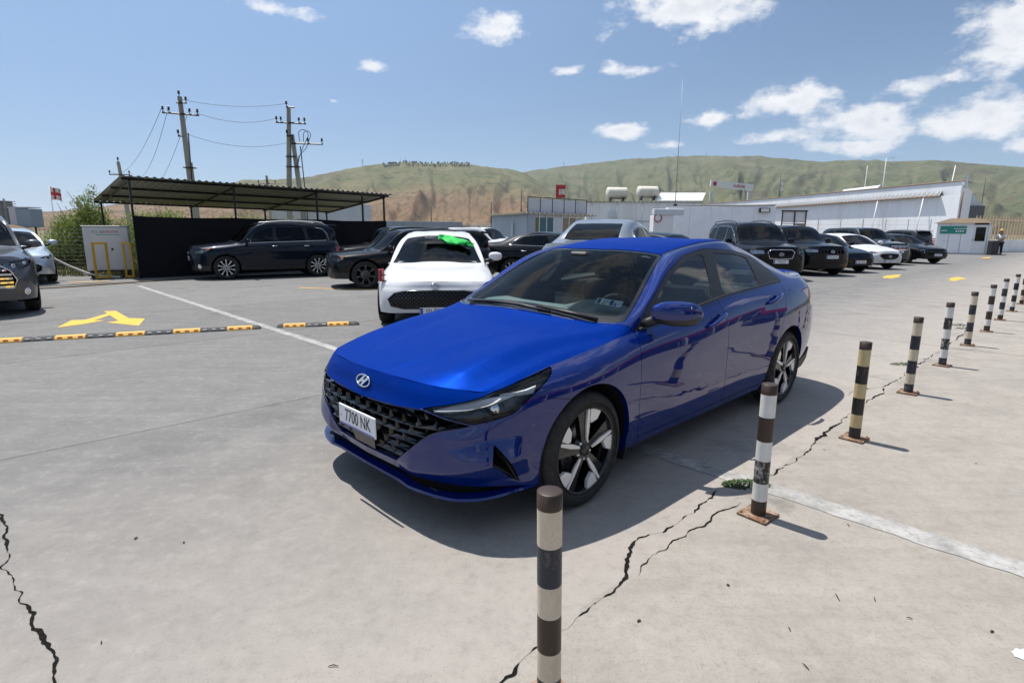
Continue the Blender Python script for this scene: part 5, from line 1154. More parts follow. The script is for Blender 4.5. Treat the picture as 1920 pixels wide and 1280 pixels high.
    q = MB(); q.box((-wb/2, 0, .30), (wb-.8, 1.5*ys, .10)); q.box((-wb/2, 0, .32), (wb+fo+ro-.5, 1.0, .16)); q.build('underbody', M_DARK, car)
    cab = empty('cabin', (0, 0, 0), 0, car); sx = float(xk(-1.45))
    for y in (.38, -.38): seat(cab, sx, y, belt-.62, .5, .30, .58)
    seat(cab, float(xk(-2.35)), 0, belt-.60, 1.25, .35, .56, False)
    MB().box((float(xk(-.62)), 0, belt-.10), (.42, 1.38*ys, .14), bev=.05).build('dashboard', M_DASH, cab)
    MB().box((-wb/2-.1, 0, belt-.52), (wb-.3, 1.6*ys, .05)).build('carpet', M_SEAT, cab); MB().box((float(xk(-.40)), 0, belt-.32), (.05, 1.5*ys, .45)).build('firewall', M_DARK, cab)
    return car, sk
HLS = dict(
    slant=[(.50, .655), (.62, .70), (.80, .725), (1.05, .765), (1.18, .78), (1.10, .72), (.95, .665), (.75, .635)],
    suv=[(.50, .80), (.70, .87), (.95, .90), (1.18, .935), (1.10, .87), (.92, .80), (.72, .765)],
    suvbox=[(.52, .79), (.54, .89), (.80, .91), (1.05, .915), (1.0, .84), (.86, .78)],
    suvthin=[(.55, .84), (.75, .885), (1.0, .915), (1.12, .925), (1.02, .87), (.80, .825)])
GRS = dict(
    sed_low=[(-1, .52), (.42, .52), (.52, .46), (.50, .36), (.40, .31), (-1, .30)],
    sed_mesh=[(-1, .60), (.44, .595), (.62, .56), (.72, .47), (.66, .37), (.48, .335), (-1, .335)],
    sed_wing=[(-1, .63), (.36, .62), (.46, .60), (.40, .50), (.24, .42), (-1, .41)],
    suv_hex=[(-1, .90), (.32, .90), (.42, .83), (.34, .66), (-1, .64)],
    suv_wide=[(-1, .88), (.44, .87), (.46, .80), (.40, .68), (-1, .66)],
    suv_slots=[(-1, .87), (.44, .865), (.45, .74), (-1, .735)])
E1 = Vector((.719, .695, 0)); E2 = Vector((.695, -.719, 0)); A1 = math.atan2(.695, .719); A2 = math.atan2(-.719, .695)
def build_cars():
    blk = paint('black_car_paint', (.0030, .0038, .006), .0, .35, 0, .6); navy = paint('dark_navy_car_paint', (.004, .008, .018), .2, .35, 0, .65); gry = paint('dark_grey_car_paint', (.045, .047, .053), .5, .35, 0, .8)
    wht = paint('white_car_paint', (.62, .63, .65), 0, .35, 0, .6); slv = paint('silver_car_paint', (.24, .255, .275), .6, .36); lslv = paint('pale_silver_blue_car_paint', (.42, .48, .55), .6, .35); red = paint('red_car_paint', (.42, .012, .015), .2, .35); dgr = paint('grey_green_car_paint', (.035, .042, .044), .5, .35)
    make_car(SUV, (-9.40, 9.62), A2, paint('mid_grey_car_paint', (.095, .098, .108), .5, .35, 0, .9), 'dark grey SUV with chrome-barred grille at the left edge of the photo', 'sport_utility_car', None, .93, 2.79, 1.05, .96, 1.14, 1.73, [(.46, .80), (.62, .885), (.90, .915), (1.14, .94), (1.12, .88), (.95, .80), (.72, .755)], [(-1, .85), (.46, .84), (.60, .74), (.66, .60), (.60, .47), (-1, .46)], 'chromebars', None, fine=True, bars=6, fog=True, rim='silver', Rw=.37)
    make_car(SED, (-13.6, 15.4), A2, lslv, 'pale silver-blue hatchback half hidden behind the dark grey SUV', 'hatchback_car', None, .90, 2.70, .95, .88, 1.04, 1.48, HLS['slant'], GRS['sed_low'], 'bars', None, privacy=False)
    make_car(SUV, (-8.98, 17.52), math.atan2(-.54, -.84), navy, 'dark navy SUV with silver roof rails parked along the black fabric screen', 'sport_utility_car', None, .90, 2.66, 1.0, .91, 1.10, 1.71, HLS['suv'], GRS['suv_wide'], 'bars', ('TT 608 TT', .62), rails=M_ALLOY, rim='silver', Rw=.355, chrome_dlo='low', fog=True, drl=[(.55, .80), (.75, .84), (1.0, .88), (.98, .86), (.75, .815)], spoiler=True, clad=True, amber=True, fine=True)
    make_car(SUV, (-4.05, 15.12), math.atan2(-.37, -.93), blk, 'black SUV with grey seven-spoke wheel and amber lamp, nose behind the white car', 'sport_utility_car', None, .90, 2.70, 1.02, .92, .98, 1.52, HLS['suvbox'], GRS['suv_hex'], 'mesh', None, rim='dark7', Rw=.355, amber=True, spoiler=True, clad=True, fine=True)
    make_car(SUV, (-5.35, 19.7), math.atan2(-.45, -.89), blk, 'black crossover at the back between the navy SUV and the nearer black SUV', 'sport_utility_car', None, .90, 2.70, 1.0, .92, 1.02, 1.62, HLS['suvthin'], GRS['suv_hex'], 'mesh', ('QB 719', .58), drl=[(.58, .845), (.75, .882), (1.0, .91), (.98, .895), (.75, .862)])
    whead = math.atan2(-.99, .10)
    w, wsk = make_car(SED, (-1.22, 9.10), whead, wht, 'white sedan with black mesh grille and green cloth behind its windscreen', 'sedan', None, .92, 2.85, 1.08, .925, .985, 1.46, None, GRS['sed_mesh'], 'mesh', ('EN 445 NE', .30), mirrors=(1,), badge=.66, rim='dark7', Rw=.335, privacy=False, fine=True)
    make_car(SUV, (-.2, 26.5), A2+.3, wht, 'white SUV with black rear glass in the second row behind the black sedan', 'sport_utility_car', None, .9, 2.7, 1.0, .91, 1.08, 1.66, HLS['suv'], GRS['suv_hex'], 'bars', None, rails=M_TRIM)
    make_car(SED, (2.9, 17.3), A2+.72, blk, 'black sedan with chrome window line, seen from its side behind the white sedan', 'sedan', None, .92, 2.85, 1.1, .92, 1.02, 1.46, HLS['slant'], GRS['sed_low'], 'mesh', None, chrome_dlo='all', rim='silver')
    s, ssk = make_car(SED, (2.62, 13.1), math.atan2(.92, .38), slv, 'silver saloon seen from behind with a tall roof, beyond the blue sedan', 'sedan', None, .95, 2.9, 1.12, .95, 1.13, 1.70, HLS['slant'], GRS['sed_low'], 'mesh', None, rim='silver', Rw=.36, chrome_dlo='all')
    make_car(SED, (7.1, 30.5), A2+.2, red, 'red car of which only the roof shows beyond the blue sedan', 'sedan', None, .9, 2.7, 1.0, .9, 1.02, 1.52, HLS['slant'], GRS['sed_low'], 'bars', None)
    make_car(SED, (5.2, 14.2), A2+.1, navy, 'dark blue car of which only the roof shows above the blue sedan', 'sedan', None, .9, 2.7, 1.05, .9, 1.02, 1.475, HLS['slant'], GRS['sed_low'], 'bars', None)
    hd = math.radians(-80)
    make_car(SUV, (8.15, 18.1), math.radians(-90), blk, 'large black SUV with chrome-framed hexagonal grille and raised roof rails', 'sport_utility_car', 'cars parked in the angled row', .93, 2.89, 1.05, .965, 1.17, 1.83, HLS['suvbox'], GRS['suv_hex'], 'chromeframe', ('7542 EO', .60), rails=M_TRIM, rim='silver', Rw=.375, chrome_dlo='all', fog=False, bars=5, fine=True)
    make_car(SUV, (10.75, 20.2), hd, blk, 'black SUV with slotted grille between the large black SUV and the dark sedan', 'sport_utility_car', 'cars parked in the angled row', .90, 2.9, 1.0, .96, 1.15, 1.75, HLS['suvbox'], GRS['suv_slots'], 'slots', ('MM 533 LR', .66), Rw=.375, rim='dark7')
    make_car(SED, (12.75, 21.9), hd, navy, 'dark blue-black sedan with ring fog lamps, third in the angled row', 'sedan', 'cars parked in the angled row', .95, 2.78, 1.08, .91, 1.02, 1.47, HLS['slant'], GRS['sed_low'], 'bars', ('UU 176 SU', .42), Rw=.33, fog=True, rim='silver', privacy=False)
    make_car(SED, (15.25, 24.05), hd, wht, 'white sedan with black winged grille, fourth in the angled row', 'sedan', 'cars parked in the angled row', .95, 2.83, 1.08, .92, 1.03, 1.46, HLS['slant'], GRS['sed_wing'], 'mesh', ('VX 582 XV', .36), Rw=.34, rim='dark7', badge=.53, privacy=False)
    make_car(SUV, (17.9, 27.4), hd, dgr, 'grey-green SUV with three grille bars between the white sedan and the last black sedan', 'sport_utility_car', 'cars parked in the angled row', .93, 2.79, 1.05, .955, 1.13, 1.76, HLS['suvbox'], GRS['suv_wide'], 'chromebars', ('ZZ 046 UZ', .62), bars=3, Rw=.37, rim='silver')
    make_car(SED, (20.6, 28.6), hd, blk, 'black sedan with wide dark grille, last in the angled row', 'sedan', 'cars parked in the angled row', .95, 2.82, 1.1, .92, 1.02, 1.45, HLS['slant'], GRS['sed_mesh'], 'bars', ('XD 668 DX', .44), Rw=.34, rim='dark7')
    make_car(SUV, (26.5, 41.0), A2+2.6, gry, 'dark SUV standing tail-on behind the last black sedan', 'sport_utility_car', None, .9, 2.7, 1.0, .92, 1.06, 1.72, HLS['suv'], GRS['suv_hex'], 'mesh', None, spoiler=True)
    make_car(SUV, (-5.4, 52), A2+.9, wht, 'small white SUV far off behind the mesh fence', 'sport_utility_car', None, .9, 2.7, 1.0, .92, 1.1, 1.70, HLS['suv'], GRS['suv_hex'], 'mesh', None, privacy=True)
    # green cloth lying behind the white sedan's windscreen, with a folded grey sun shade
    R = random.Random(5); n, k = 15, 7; V = []
    for i in range(n):
        for j in range(k):
            u, v = i/(n-1), j/(k-1); wd = .050+.065*math.sin(math.pi*min(1, u*1.15+.08)); V.append((0.02*R.random()-.30*v*0+.028*math.sin(u*19+v*7)*(1 if 0 < v < 1 else .4), (u-.5)*.62, -.10*u+(v-.5)*2*wd+.018*math.sin(u*13+v*11)+.012*R.random()))
    cl = mat('green_cloth', (.02, .50, .09), .8); q = MB(); F = [(i*k+j, i*k+j+1, (i+1)*k+j+1, (i+1)*k+j) for i in range(n-1) for j in range(k-1)]; q.add(V, F, True); q.add([(x-.03, y, z) for x, y, z in V], [f[::-1] for f in F], True)
    c = w.matrix_basis if False else None
    Mw = Matrix.Translation((-1.22, 9.10, 0)) @ Matrix.Rotation(whead, 4, 'Z')
    tp = wsk.top & (wsk.V[:, 1] > 0); i = int(np.argmin(np.hypot(wsk.V[:, 0]+.92, wsk.V[:, 1]-.30)+(~tp)*9)); Mp = basis(wsk.V[i]+wsk.N[i]*.012, (0, 1, 0), wsk.N[i])
    sw = Matrix(((0, 1, 0, 0), (0, 0, 1, 0), (1, 0, 0, 0), (0, 0, 0, 1)))          # cloth x is thickness, y runs across, z up the glass
    o = q.build('green_cloth', cl); o.matrix_world = Mw @ Mp @ sw @ Matrix.Translation((.05, 0, 0)); tag(o, 'crumpled bright green cloth lying on the white sedan windscreen', 'cloth')
    q = MB()
    for i in range(7): q.add([(0, -.54, .13-.030*i), (0, -.30, .085-.018*i), (.012, -.30, .067-.018*i), (.012, -.54, .10-.030*i)], [(0, 1, 2, 3)], False)
    o = q.build('folded_sun_shade', mat('grey_sunshade', (.30, .30, .33), .6)); o.matrix_world = Mw @ Mp @ sw @ Matrix.Translation((.03, 0, 0)); tag(o, 'folded pleated grey sun shade beside the green cloth', 'sun shade')
    # red corner lamp and lower valance of the white sedan
    q = MB(); ys = .90
    q.box((.52, -.815, .80), (.07, .09, .19), M=Matrix.Rotation(.9, 3, 'Z'), bev=.015); q.build('corner_lamp', M_REDLENS, w); q = MB(); q.box((.545, -.775, .80), (.04, .06, .015), M=Matrix.Rotation(.9, 3, 'Z')); q.build('corner_lamp_bar', M_GLOSSBLK, w)
build_cars()
# ================================================================ carport, poles, buildings
def wear(name, col, dirt=(.2, .17, .13), amt=.5, scale=1.2, rough=.6, metal=0.0, streak=True):
    m = mat(name, col, rough, metal, .4); nt = NT(m); p = nt.pos(); s = nt.scale(p, (1, 1, .18 if streak else 1)); a = nt.noise(s, scale, 8, .68); b = nt.noise(p, scale*7, 5, .7)
    c = nt.mix(nt.m('MULTIPLY', nt.rng(a, .46, .72), amt), col, dirt); c = nt.mix(nt.m('MULTIPLY', nt.rng(b, .58, .75), amt*.5), c, dirt); nt.l(c, nt.b.inputs['Base Color']); return m
M_STEELBLK = wear('black_painted_steel', (.014, .014, .015), (.06, .05, .045), .5, 3, .5)
M_SHEET = wear('galvanised_sheet', (.36, .37, .38), (.22, .19, .16), .5, .8, .45, .5)
M_WHITEWALL = wear('white_painted_panel', (.86, .87, .89), (.48, .44, .39), .30, .7, .6)
M_PALEGREY = wear('pale_grey_panel', (.60, .63, .66), (.36, .34, .31), .35, .7, .5)
M_CONCPOLE = wear('weathered_concrete_pole', (.36, .34, .30), (.17, .155, .14), .7, 3.0, .9)
M_RUSTEDGE = wear('rusty_roof_edge', (.24, .17, .12), (.10, .06, .04), .8, 4, .8)
M_REDSIGN = mat('red_sign_panel', (.42, .018, .022), .4)
M_WHITEP = mat('white_gloss_panel', (.78, .78, .78), .4)
M_YELSTEEL = wear('yellow_painted_steel', (.62, .36, .02), (.2, .13, .05), .35, 6, .45)
M_TEAL = mat('teal_sign_panel', (.02, .26, .20), .5)
M_WIRE = mat('black_cable', (.012, .012, .013), .6)
M_WIN = glass('building_window', (.22, .26, .28))
def corr(mb, A, B, C, D, pitch=.19, depth=.03, mi=0):
    """corrugated sheet on the quad A(near left) B(near right) C(far right) D(far left), ribs running from AB to DC"""
    A, B, C, D = map(Vector, (A, B, C, D)); L = (B-A).length; n = int(L/pitch); nrm = (B-A).cross(D-A).normalized(); nrm = nrm if nrm.z > 0 else -nrm; V = []; k = 0
    for i in range(n+1):
        for f, h in ((0, 0), (.18, 1), (.42, 1), (.6, 0)):
            t = min(1, (i+f)/n); V += [A.lerp(B, t)+nrm*depth*h, D.lerp(C, t)+nrm*depth*h]; k += 1
    mb.add(V, [(2*i, 2*i+2, 2*i+3, 2*i+1) for i in range(k-1)], False, mi)
def carport():
    o = empty('carport', (-11.3, 17.1, 0)); tag(o, 'black steel carport with corrugated roof along the left of the yard', 'carport'); inv = Matrix.Translation((11.3, -17.1, 0))
    FL = Vector((-11.30, 17.08, 2.86)); ex = E1.copy(); ey = -E2; L = 8.55; Dp = 5.0; sl = -.10
    P = lambda s, d, z=None: Vector((FL.x+ex.x*s+ey.x*d, FL.y+ex.y*s+ey.y*d, (FL.z+sl*d-.012*s) if z is None else z))
    def part(q, name, m): ob = q.build(name, m, o); ob.data.transform(inv); return ob
    for k in range(3):
        q = MB(); corr(q, P(-.25+k*3.03, -.25), P(-.25+(k+1)*3.03, -.25), P(-.25+(k+1)*3.03, Dp+.2), P(-.25+k*3.03, Dp+.2), .20, .035); q.v = [(x, y, z+.09+.004*k) for x, y, z in q.v]; part(q, 'roof_sheet', M_SHEET)
    for s in (0, 2.9, 5.75, 7.6, 8.55):
        part(MB().tube([P(s, 0, 0), P(s, 0)], .04, 4, smooth=False), 'post', M_STEELBLK)
    for s in (0, 2.9, 5.75, 8.55): part(MB().tube([P(s, Dp, 0), P(s, Dp)], .04, 4, smooth=False), 'post', M_STEELBLK)
    for s in (0, 2.9, 5.75, 8.55): part(MB().tube([P(s, -.1)+Vector((0, 0, .0)), P(s, Dp+.1)], .04, 4, smooth=False), 'rafter', M_STEELBLK)
    for d in (-.05, 1.7, 3.4, Dp): part(MB().tube([P(-.2, d)+Vector((0, 0, .05)), P(L+.2, d)+Vector((0, 0, .05))], .035, 4, smooth=False), 'purlin', M_STEELBLK)
    # fabric screen hung between the posts
    fb = mat('black_screen_fabric', (.006, .0065, .009), .85, 0, .2); nt = NT(fb); nt.bump(nt.noise(nt.scale(nt.pos(), (1, 1, .35)), 2.2, 5, .6), .06, .5)
    V = []; n, k = 60, 12; R = random.Random(8)
    for i in range(n+1):
        s = -.02+(L+.06)*i/n
        for j in range(k+1):
            t = j/k; w = .035*math.sin(s*3.1+t*2)*math.sin(math.pi*t)+.02*math.sin(s*7.3+t*5); top = 1.84-.03*math.sin(math.pi*(s % 2.85)/2.85); V.append(P(s, -.06+w*.6, .015+top*t))
    q = MB(); q.add(V, [(i*(k+1)+j, (i+1)*(k+1)+j, (i+1)*(k+1)+j+1, i*(k+1)+j+1) for i in range(n) for j in range(k)], True); fo = q.build('fabric_screen', fb); tag(fo, 'long black fabric screen hung on the carport posts behind the navy SUV', 'fabric screen')
carport()
def cabinet():
    o = empty('generator_cabinet', (-12.62, 17.75, 0), LOT_RZ-.25); tag(o, 'white electrical generator cabinet beside the black fabric screen', 'cabinet')
    w = wear('white_cabinet_enamel', (.66, .66, .65), (.45, .41, .36), .3, 1.5, .45)
    MB().box((0, 0, .88), (1.14, .80, 1.32), bev=.02).build('housing', w, o); MB().box((0, 0, 1.555), (1.20, .86, .03), bev=.01).build('lid', w, o)
    for sx in (-.45, .45): MB().box((sx, 0, .11), (.10, .7, .22)).build('foot', M_STEELBLK, o)
    MB().box((0, 0, .20), (.9, .6, .05)).build('base_frame', M_STEELBLK, o); MB().box((.12, -.405, .86), (.05, .02, .07), bev=.005).build('lock', M_TRIM, o)
    text_part('SCL &', .105, basis((-.22, -.402, 1.38), (1, 0, 0), (0, -1, 0)), mat('grey_print', (.2, .2, .2), .6), o, 'lettering', .001); text_part('ENERGETER', .10, basis((.12, -.402, 1.38), (1, 0, 0), (0, -1, 0)), mat('red_print', (.5, .05, .04), .6), o, 'lettering', .001, .78)
    MB().box((.06, -.402, 1.295), (.62, .003, .022)).build('print_line', mat('teal_print', (.2, .4, .38), .6), o)
    for k, (x, lb) in enumerate(((-.16, 'left yellow steel crash barrier in front of the white cabinet'), (.52, 'right yellow steel crash barrier between the cabinet and the black screen'))):
        g = empty('crash_barrier', tuple(o.location+Matrix.Rotation(LOT_RZ-.25, 3, 'Z') @ Vector((x, -.75, 0))), LOT_RZ-.25+(0 if k == 0 else -.9)); tag(g, lb, 'barrier', 'yellow crash barriers by the cabinet')
        for sx in (-.16, .16): MB().tube([(sx, 0, 0), (sx, .0, 1.05)], .035, 4, smooth=False).build('upright', M_YELSTEEL, g)
        MB().box((0, 0, 1.05), (.39, .055, .06)).build('top_bar', M_YELSTEEL, g); MB().box((0, 0, .04), (.39, .055, .06)).build('bottom_bar', M_YELSTEEL, g)
    q = MB(); q.tube([(-13.9, 16.2, .95), (-13.55, 16.5, .70), (-13.2, 16.75, .40), (-12.8, 16.95, .16), (-12.45, 17.1, .05), (-12.0, 17.2, .03)], .03, 8); tag(q.build('white_hose', mat('white_hose_plastic', (.62, .60, .57), .5)), 'thick white hose sagging from the hatchback to the cabinet', 'hose')
    q = MB(); q.tube([(-9.9, 11.6, .012), (-10.2, 13.2, .012), (-10.4, 14.6, .012), (-10.55, 15.6, .012), (-10.4, 16.4, .012), (-10.1, 17.3, .012)], .016, 6); q = MB(); q.tube([(-11.9, 13.6, .014), (-11.3, 14.3, .014), (-10.9, 15.0, .014), (-10.3, 16.0, .014), (-9.9, 16.75, .014)], .018, 6); tag(q.build('brown_hose', mat('brown_hose_rubber', (.20, .13, .06), .6)), 'thin brown hose lying across the ground near the cabinet', 'hose')
cabinet()
def insulator(mb, p, s=1.0, mi=1):
    mb.lathe([(.0, .0), (.018*s, .0), (.018*s, .10*s), (.055*s, .11*s), (.06*s, .15*s), (.035*s, .17*s), (.05*s, .19*s), (.05*s, .22*s), (.03*s, .26*s), (0, .265*s)], 8, Matrix.Translation(p), mi)
M_INSUL = mat('brown_glass_insulator', (.02, .016, .014), .25)
def pole(name, base, top, label, arms, legs=None, s=1.0):
    base, top = Vector(base), Vector(top); o = empty(name, base); tag(o, label, 'power pole'); T = top-base
    for k, (b0, t0) in enumerate(legs or [((0, 0, 0), T)]):
        b0, t0 = Vector(b0), Vector(t0); q = MB(); q.tube([b0, b0.lerp(t0, .5), t0], [.21*s, .17*s, .125*s], 8, smooth=False); q.build('shaft', M_CONCPOLE, o)
    pts = []
    for (z, half, tilt, off, ins, dirx) in arms:
        c = T*(z/T.z)+Vector((off, 0, 0)); d = Vector((math.cos(dirx), math.sin(dirx), tilt)); q = MB(); q.tube([c-d*half-Vector((0, .12*s, 0)), c+d*half-Vector((0, .12*s, 0))], .05*s, 4, smooth=False); a = q.build('crossarm', M_STEELBLK, o)
        for f in ins:
            p = c+d*half*f-Vector((0, .12*s, -.03)); q = MB(); insulator(q, p, 1.25*s, 0); q.build('insulator', M_INSUL, a); pts.append(base+p+Vector((0, 0, .3*s)))
    return o, pts
def wire(a, b, sag, label, r=.012, grp='overhead wires between the power poles'):
    a, b = Vector(a), Vector(b); q = MB(); q.tube([a.lerp(b, t)-Vector((0, 0, 4*sag*t*(1-t))) for t in np.linspace(0, 1, 15)], r, 4, False); return tag(q.build('overhead_wire', M_WIRE), label, 'wire', grp)
def poles():
    o1, p1 = pole('power_pole', (-18.75, 34, 0), (-19.02, 34, 8.9), 'left tall concrete power pole with brown insulators behind the carport', [(7.95, .98, -.05, 0, (-.95, -.62, .5, .92), .15), (8.55, .28, .0, .12, (.9,), .15), (6.75, .18, 0, -.12, (-.9,), .15)])
    q = MB(); insulator(q, (-.27, -.05, 8.9), 1.3); q.build('insulator', M_INSUL, o1); q = MB(); q.tube([(.13, -.2, 6.9), (.10, -.22, 5.2), (.06, -.24, 3.2)], .03, 6); q.build('cable', M_WIRE, o1)
    q = MB(); q.tube([(.16, -.05, 0), (-.05, .0, 5.3)], [.17, .13], 8, smooth=False); q.build('strut', M_CONCPOLE, o1); q = MB(); q.box((-.06, -.05, 5.0), (.55, .5, .05)); q.build('clamp', M_STEELBLK, o1)
    o2, p2 = pole('power_pole', (-13.6, 36, 0), (-13.45, 36, 8.8), 'right two-legged concrete power pole with cable loops and insulators', [(7.85, .95, -.06, -.02, (-.95, -.65, .55, .92), -.10), (6.65, .95, -.02, .92, (-.95, .05, .95), .0), (8.75, .25, 0, 0, (-.9,), .1), (7.1, .2, 0, -.12, (-.8,), .1)], [((-.55, 0, 0), (0.0, 0, 8.7)), ((.65, 0, 0), (.10, 0, 7.2))])
    q = MB()
    for k, (x0, r_) in enumerate(((.62, .30), (.85, .22))):
        q.tube([(x0, -.2, 6.75)]+[(x0+.25+r_*math.cos(t), -.25, 7.15+r_*math.sin(t)) for t in np.linspace(2.9, -.6, 9)]+[(x0+.15, -.2, 6.4), (.55-.06*k, -.2, 5.9), (.35, -.2, 5.2)], .02, 5)
    q.tube([(.62, -.15, 6.5), (.75, -.1, 3), (.8, -.1, 0)], .03, 6); q.build('cable', M_WIRE, o2); q = MB(); q.box((.08, -.05, 5.3), (.8, .4, .05)); q.box((.0, -.05, 5.9), (.6, .4, .05)); q.build('clamp', M_STEELBLK, o2)
    o3, p3 = pole('power_pole', (-50.0, 75, 0), (-50.7, 75, 10.0), 'small far power pole leaning at the far left', [(8.4, 1.25, 0, 0, (-.95, .95), .1), (6.4, .4, 0, -.3, (-.9,), .1)], None, 1.5); q = MB(); insulator(q, (-.7, 0, 10.0), 2.2); q.build('insulator', M_INSUL, o3)
    o4, p4 = pole('power_pole', (-46.2, 110, 0), (-46.6, 110, 11.6), 'tiny distant power pole just left of the two-legged pole', [(10.2, 1.6, 0, 0, (-.95, 0, .95), .1)], None, 1.8)
    names = ['top wire', 'upper middle wire', 'lower middle wire', 'bottom wire']
    tops1 = [Vector((-18.9, 34, 8.75)), Vector((-18.2, 34, 8.05)), Vector((-19.0, 34, 6.95))]; tops2 = [Vector((-13.6, 36, 9.0)), Vector((-14.3, 36, 8.15)), Vector((-13.7, 36, 6.75))]
    for k, nm in enumerate(('top', 'middle', 'lowest')): wire(tops1[k], tops2[k], .28+.1*k, nm+' wire between the two tall power poles', .011)
    for k, (a, b, nm) in enumerate(((p1[0], p3[0], 'left'), (p1[1], p3[1], 'middle'), (p1[2], p3[1]+Vector((0, 0, -2)), 'right'))): wire(a, b, 1.6+.5*k, nm+' of the wires drooping from the left tall pole to the far pole', .013)
    q = MB(); q.tube([(0, 0, 0), (0, 0, 12.1)], [.05, .012], 6); q.build('mast_tube', M_SHEET, empty('antenna_mast', (16.92, 60, 4.15))); m = bpy.data.objects['antenna_mast']; tag(m, 'very tall thin antenna mast rising above the white buildings', 'mast'); MB().box((0, 0, .1), (.3, .3, .2)).build('mast_foot', M_STEELBLK, m)
    MB().box((0, 0, 2.6), (.09, .09, .3)).build('mast_clamp', M_RUSTEDGE, m)
poles()
# ---------------------------------------------------------------- buildings
def slab_wall(o, A, B, z0, z1, n, m, name='wall_panel', t=.12, gap=.012):
    """a wall between ground points A and B made of n panels with open joints"""
    A, B = Vector(A), Vector(B); d = (B-A)/n; L = d.length; rz = math.atan2(d.y, d.x); base = o.location
    me = MB().box((0, 0, 0), (L-gap, t, z1-z0), bev=.008).mesh(name); me.materials.append(m)
    for k in range(n):
        p = link(name, me, o); c = A+d*(k+.5); p.location = (c.x-base.x, c.y-base.y, (z0+z1)/2); p.rotation_euler = (0, 0, rz)
    q = MB(); c = (A+B)/2; nrm = Vector((-d.y, d.x, 0)).normalized(); 
    return rz
def warehouse():
    A, B = Vector((30.4, 97, 0)), Vector((40.3, 52, 0)); u = (B-A).normalized(); nr = Vector((u.y, -u.x, 0)); nr = Vector((.655, .756, 0))     # depth direction, away from the yard
    o = empty('warehouse', tuple(B)); tag(o, 'long white warehouse with corrugated roof edge filling the right background', 'building'); W_ = 16.0; inv = Matrix.Translation(-B)
    slab_wall(o, A, B, 0, 4.9, 22, M_WHITEWALL); slab_wall(o, B, B+nr*W_, 0, 6.0, 6, M_WHITEWALL)
    q = MB(); A2, B2 = A+nr*1.6, B+nr*1.6; corr(q, A2+Vector((0, 0, 6.05)), B2+Vector((0, 0, 6.25)), B+nr*W_+Vector((0, 0, 7.0)), A+nr*W_+Vector((0, 0, 6.8)), .5, .09); ob = q.build('roof_sheet', M_SHEET, o); ob.data.transform(inv)
    q = MB(); V = [A2+Vector((0, 0, 4.85)), B2+Vector((0, 0, 4.85)), B2+Vector((0, 0, 6.2)), A2+Vector((0, 0, 6.0))]; q.add(V, [(0, 1, 2, 3)]); ob = q.build('upper_wall', M_WHITEWALL, o); ob.data.transform(inv)
    q = MB(); corr(q, A-nr*.5+Vector((0, 0, 4.75)), B-nr*.5-u*2+Vector((0, 0, 4.95)), B2-u*2+Vector((0, 0, 5.4)), A2+Vector((0, 0, 5.2)), .5, .07); ob = q.build('canopy_sheet', M_SHEET, o); ob.data.transform(inv)
    q = MB(); q.tube([A-nr*.52+Vector((0, 0, 4.70)), B-nr*.52-u*2+Vector((0, 0, 4.90))], .07, 4, smooth=False); q.tube([A2-nr*.05+Vector((0, 0, 6.06)), B2-nr*.05+Vector((0, 0, 6.26))], .06, 4, smooth=False); ob = q.build('eaves_trim', M_RUSTEDGE, o); ob.data.transform(inv)
    q = MB(); q.box(B+nr*.9+u*.25+Vector((0, 0, 6.15)), (.12, 2.6, 1.1), rz=math.atan2(nr.y, nr.x)-math.pi/2); ob = q.build('gable_board', M_PALEGREY, o); ob.data.transform(inv)
    for k, s in enumerate((3.6, 8.8)):
        q = MB(); p = B-u*s-nr*.9; q.tube([p+Vector((-.4, 0, 0)), p+nr*.4+Vector((0, 0, 4.9))], .045, 6); ob = q.build('leaning_prop', M_WHITEP, o); ob.data.transform(inv)
    q = MB(); q.tube([B-nr*.1+u*.15+Vector((0, 0, z)) for z in (0, 2, 4, 5.2)], .06, 6); ob = q.build('downpipe', M_RUSTEDGE, o); ob.data.transform(inv)
warehouse()
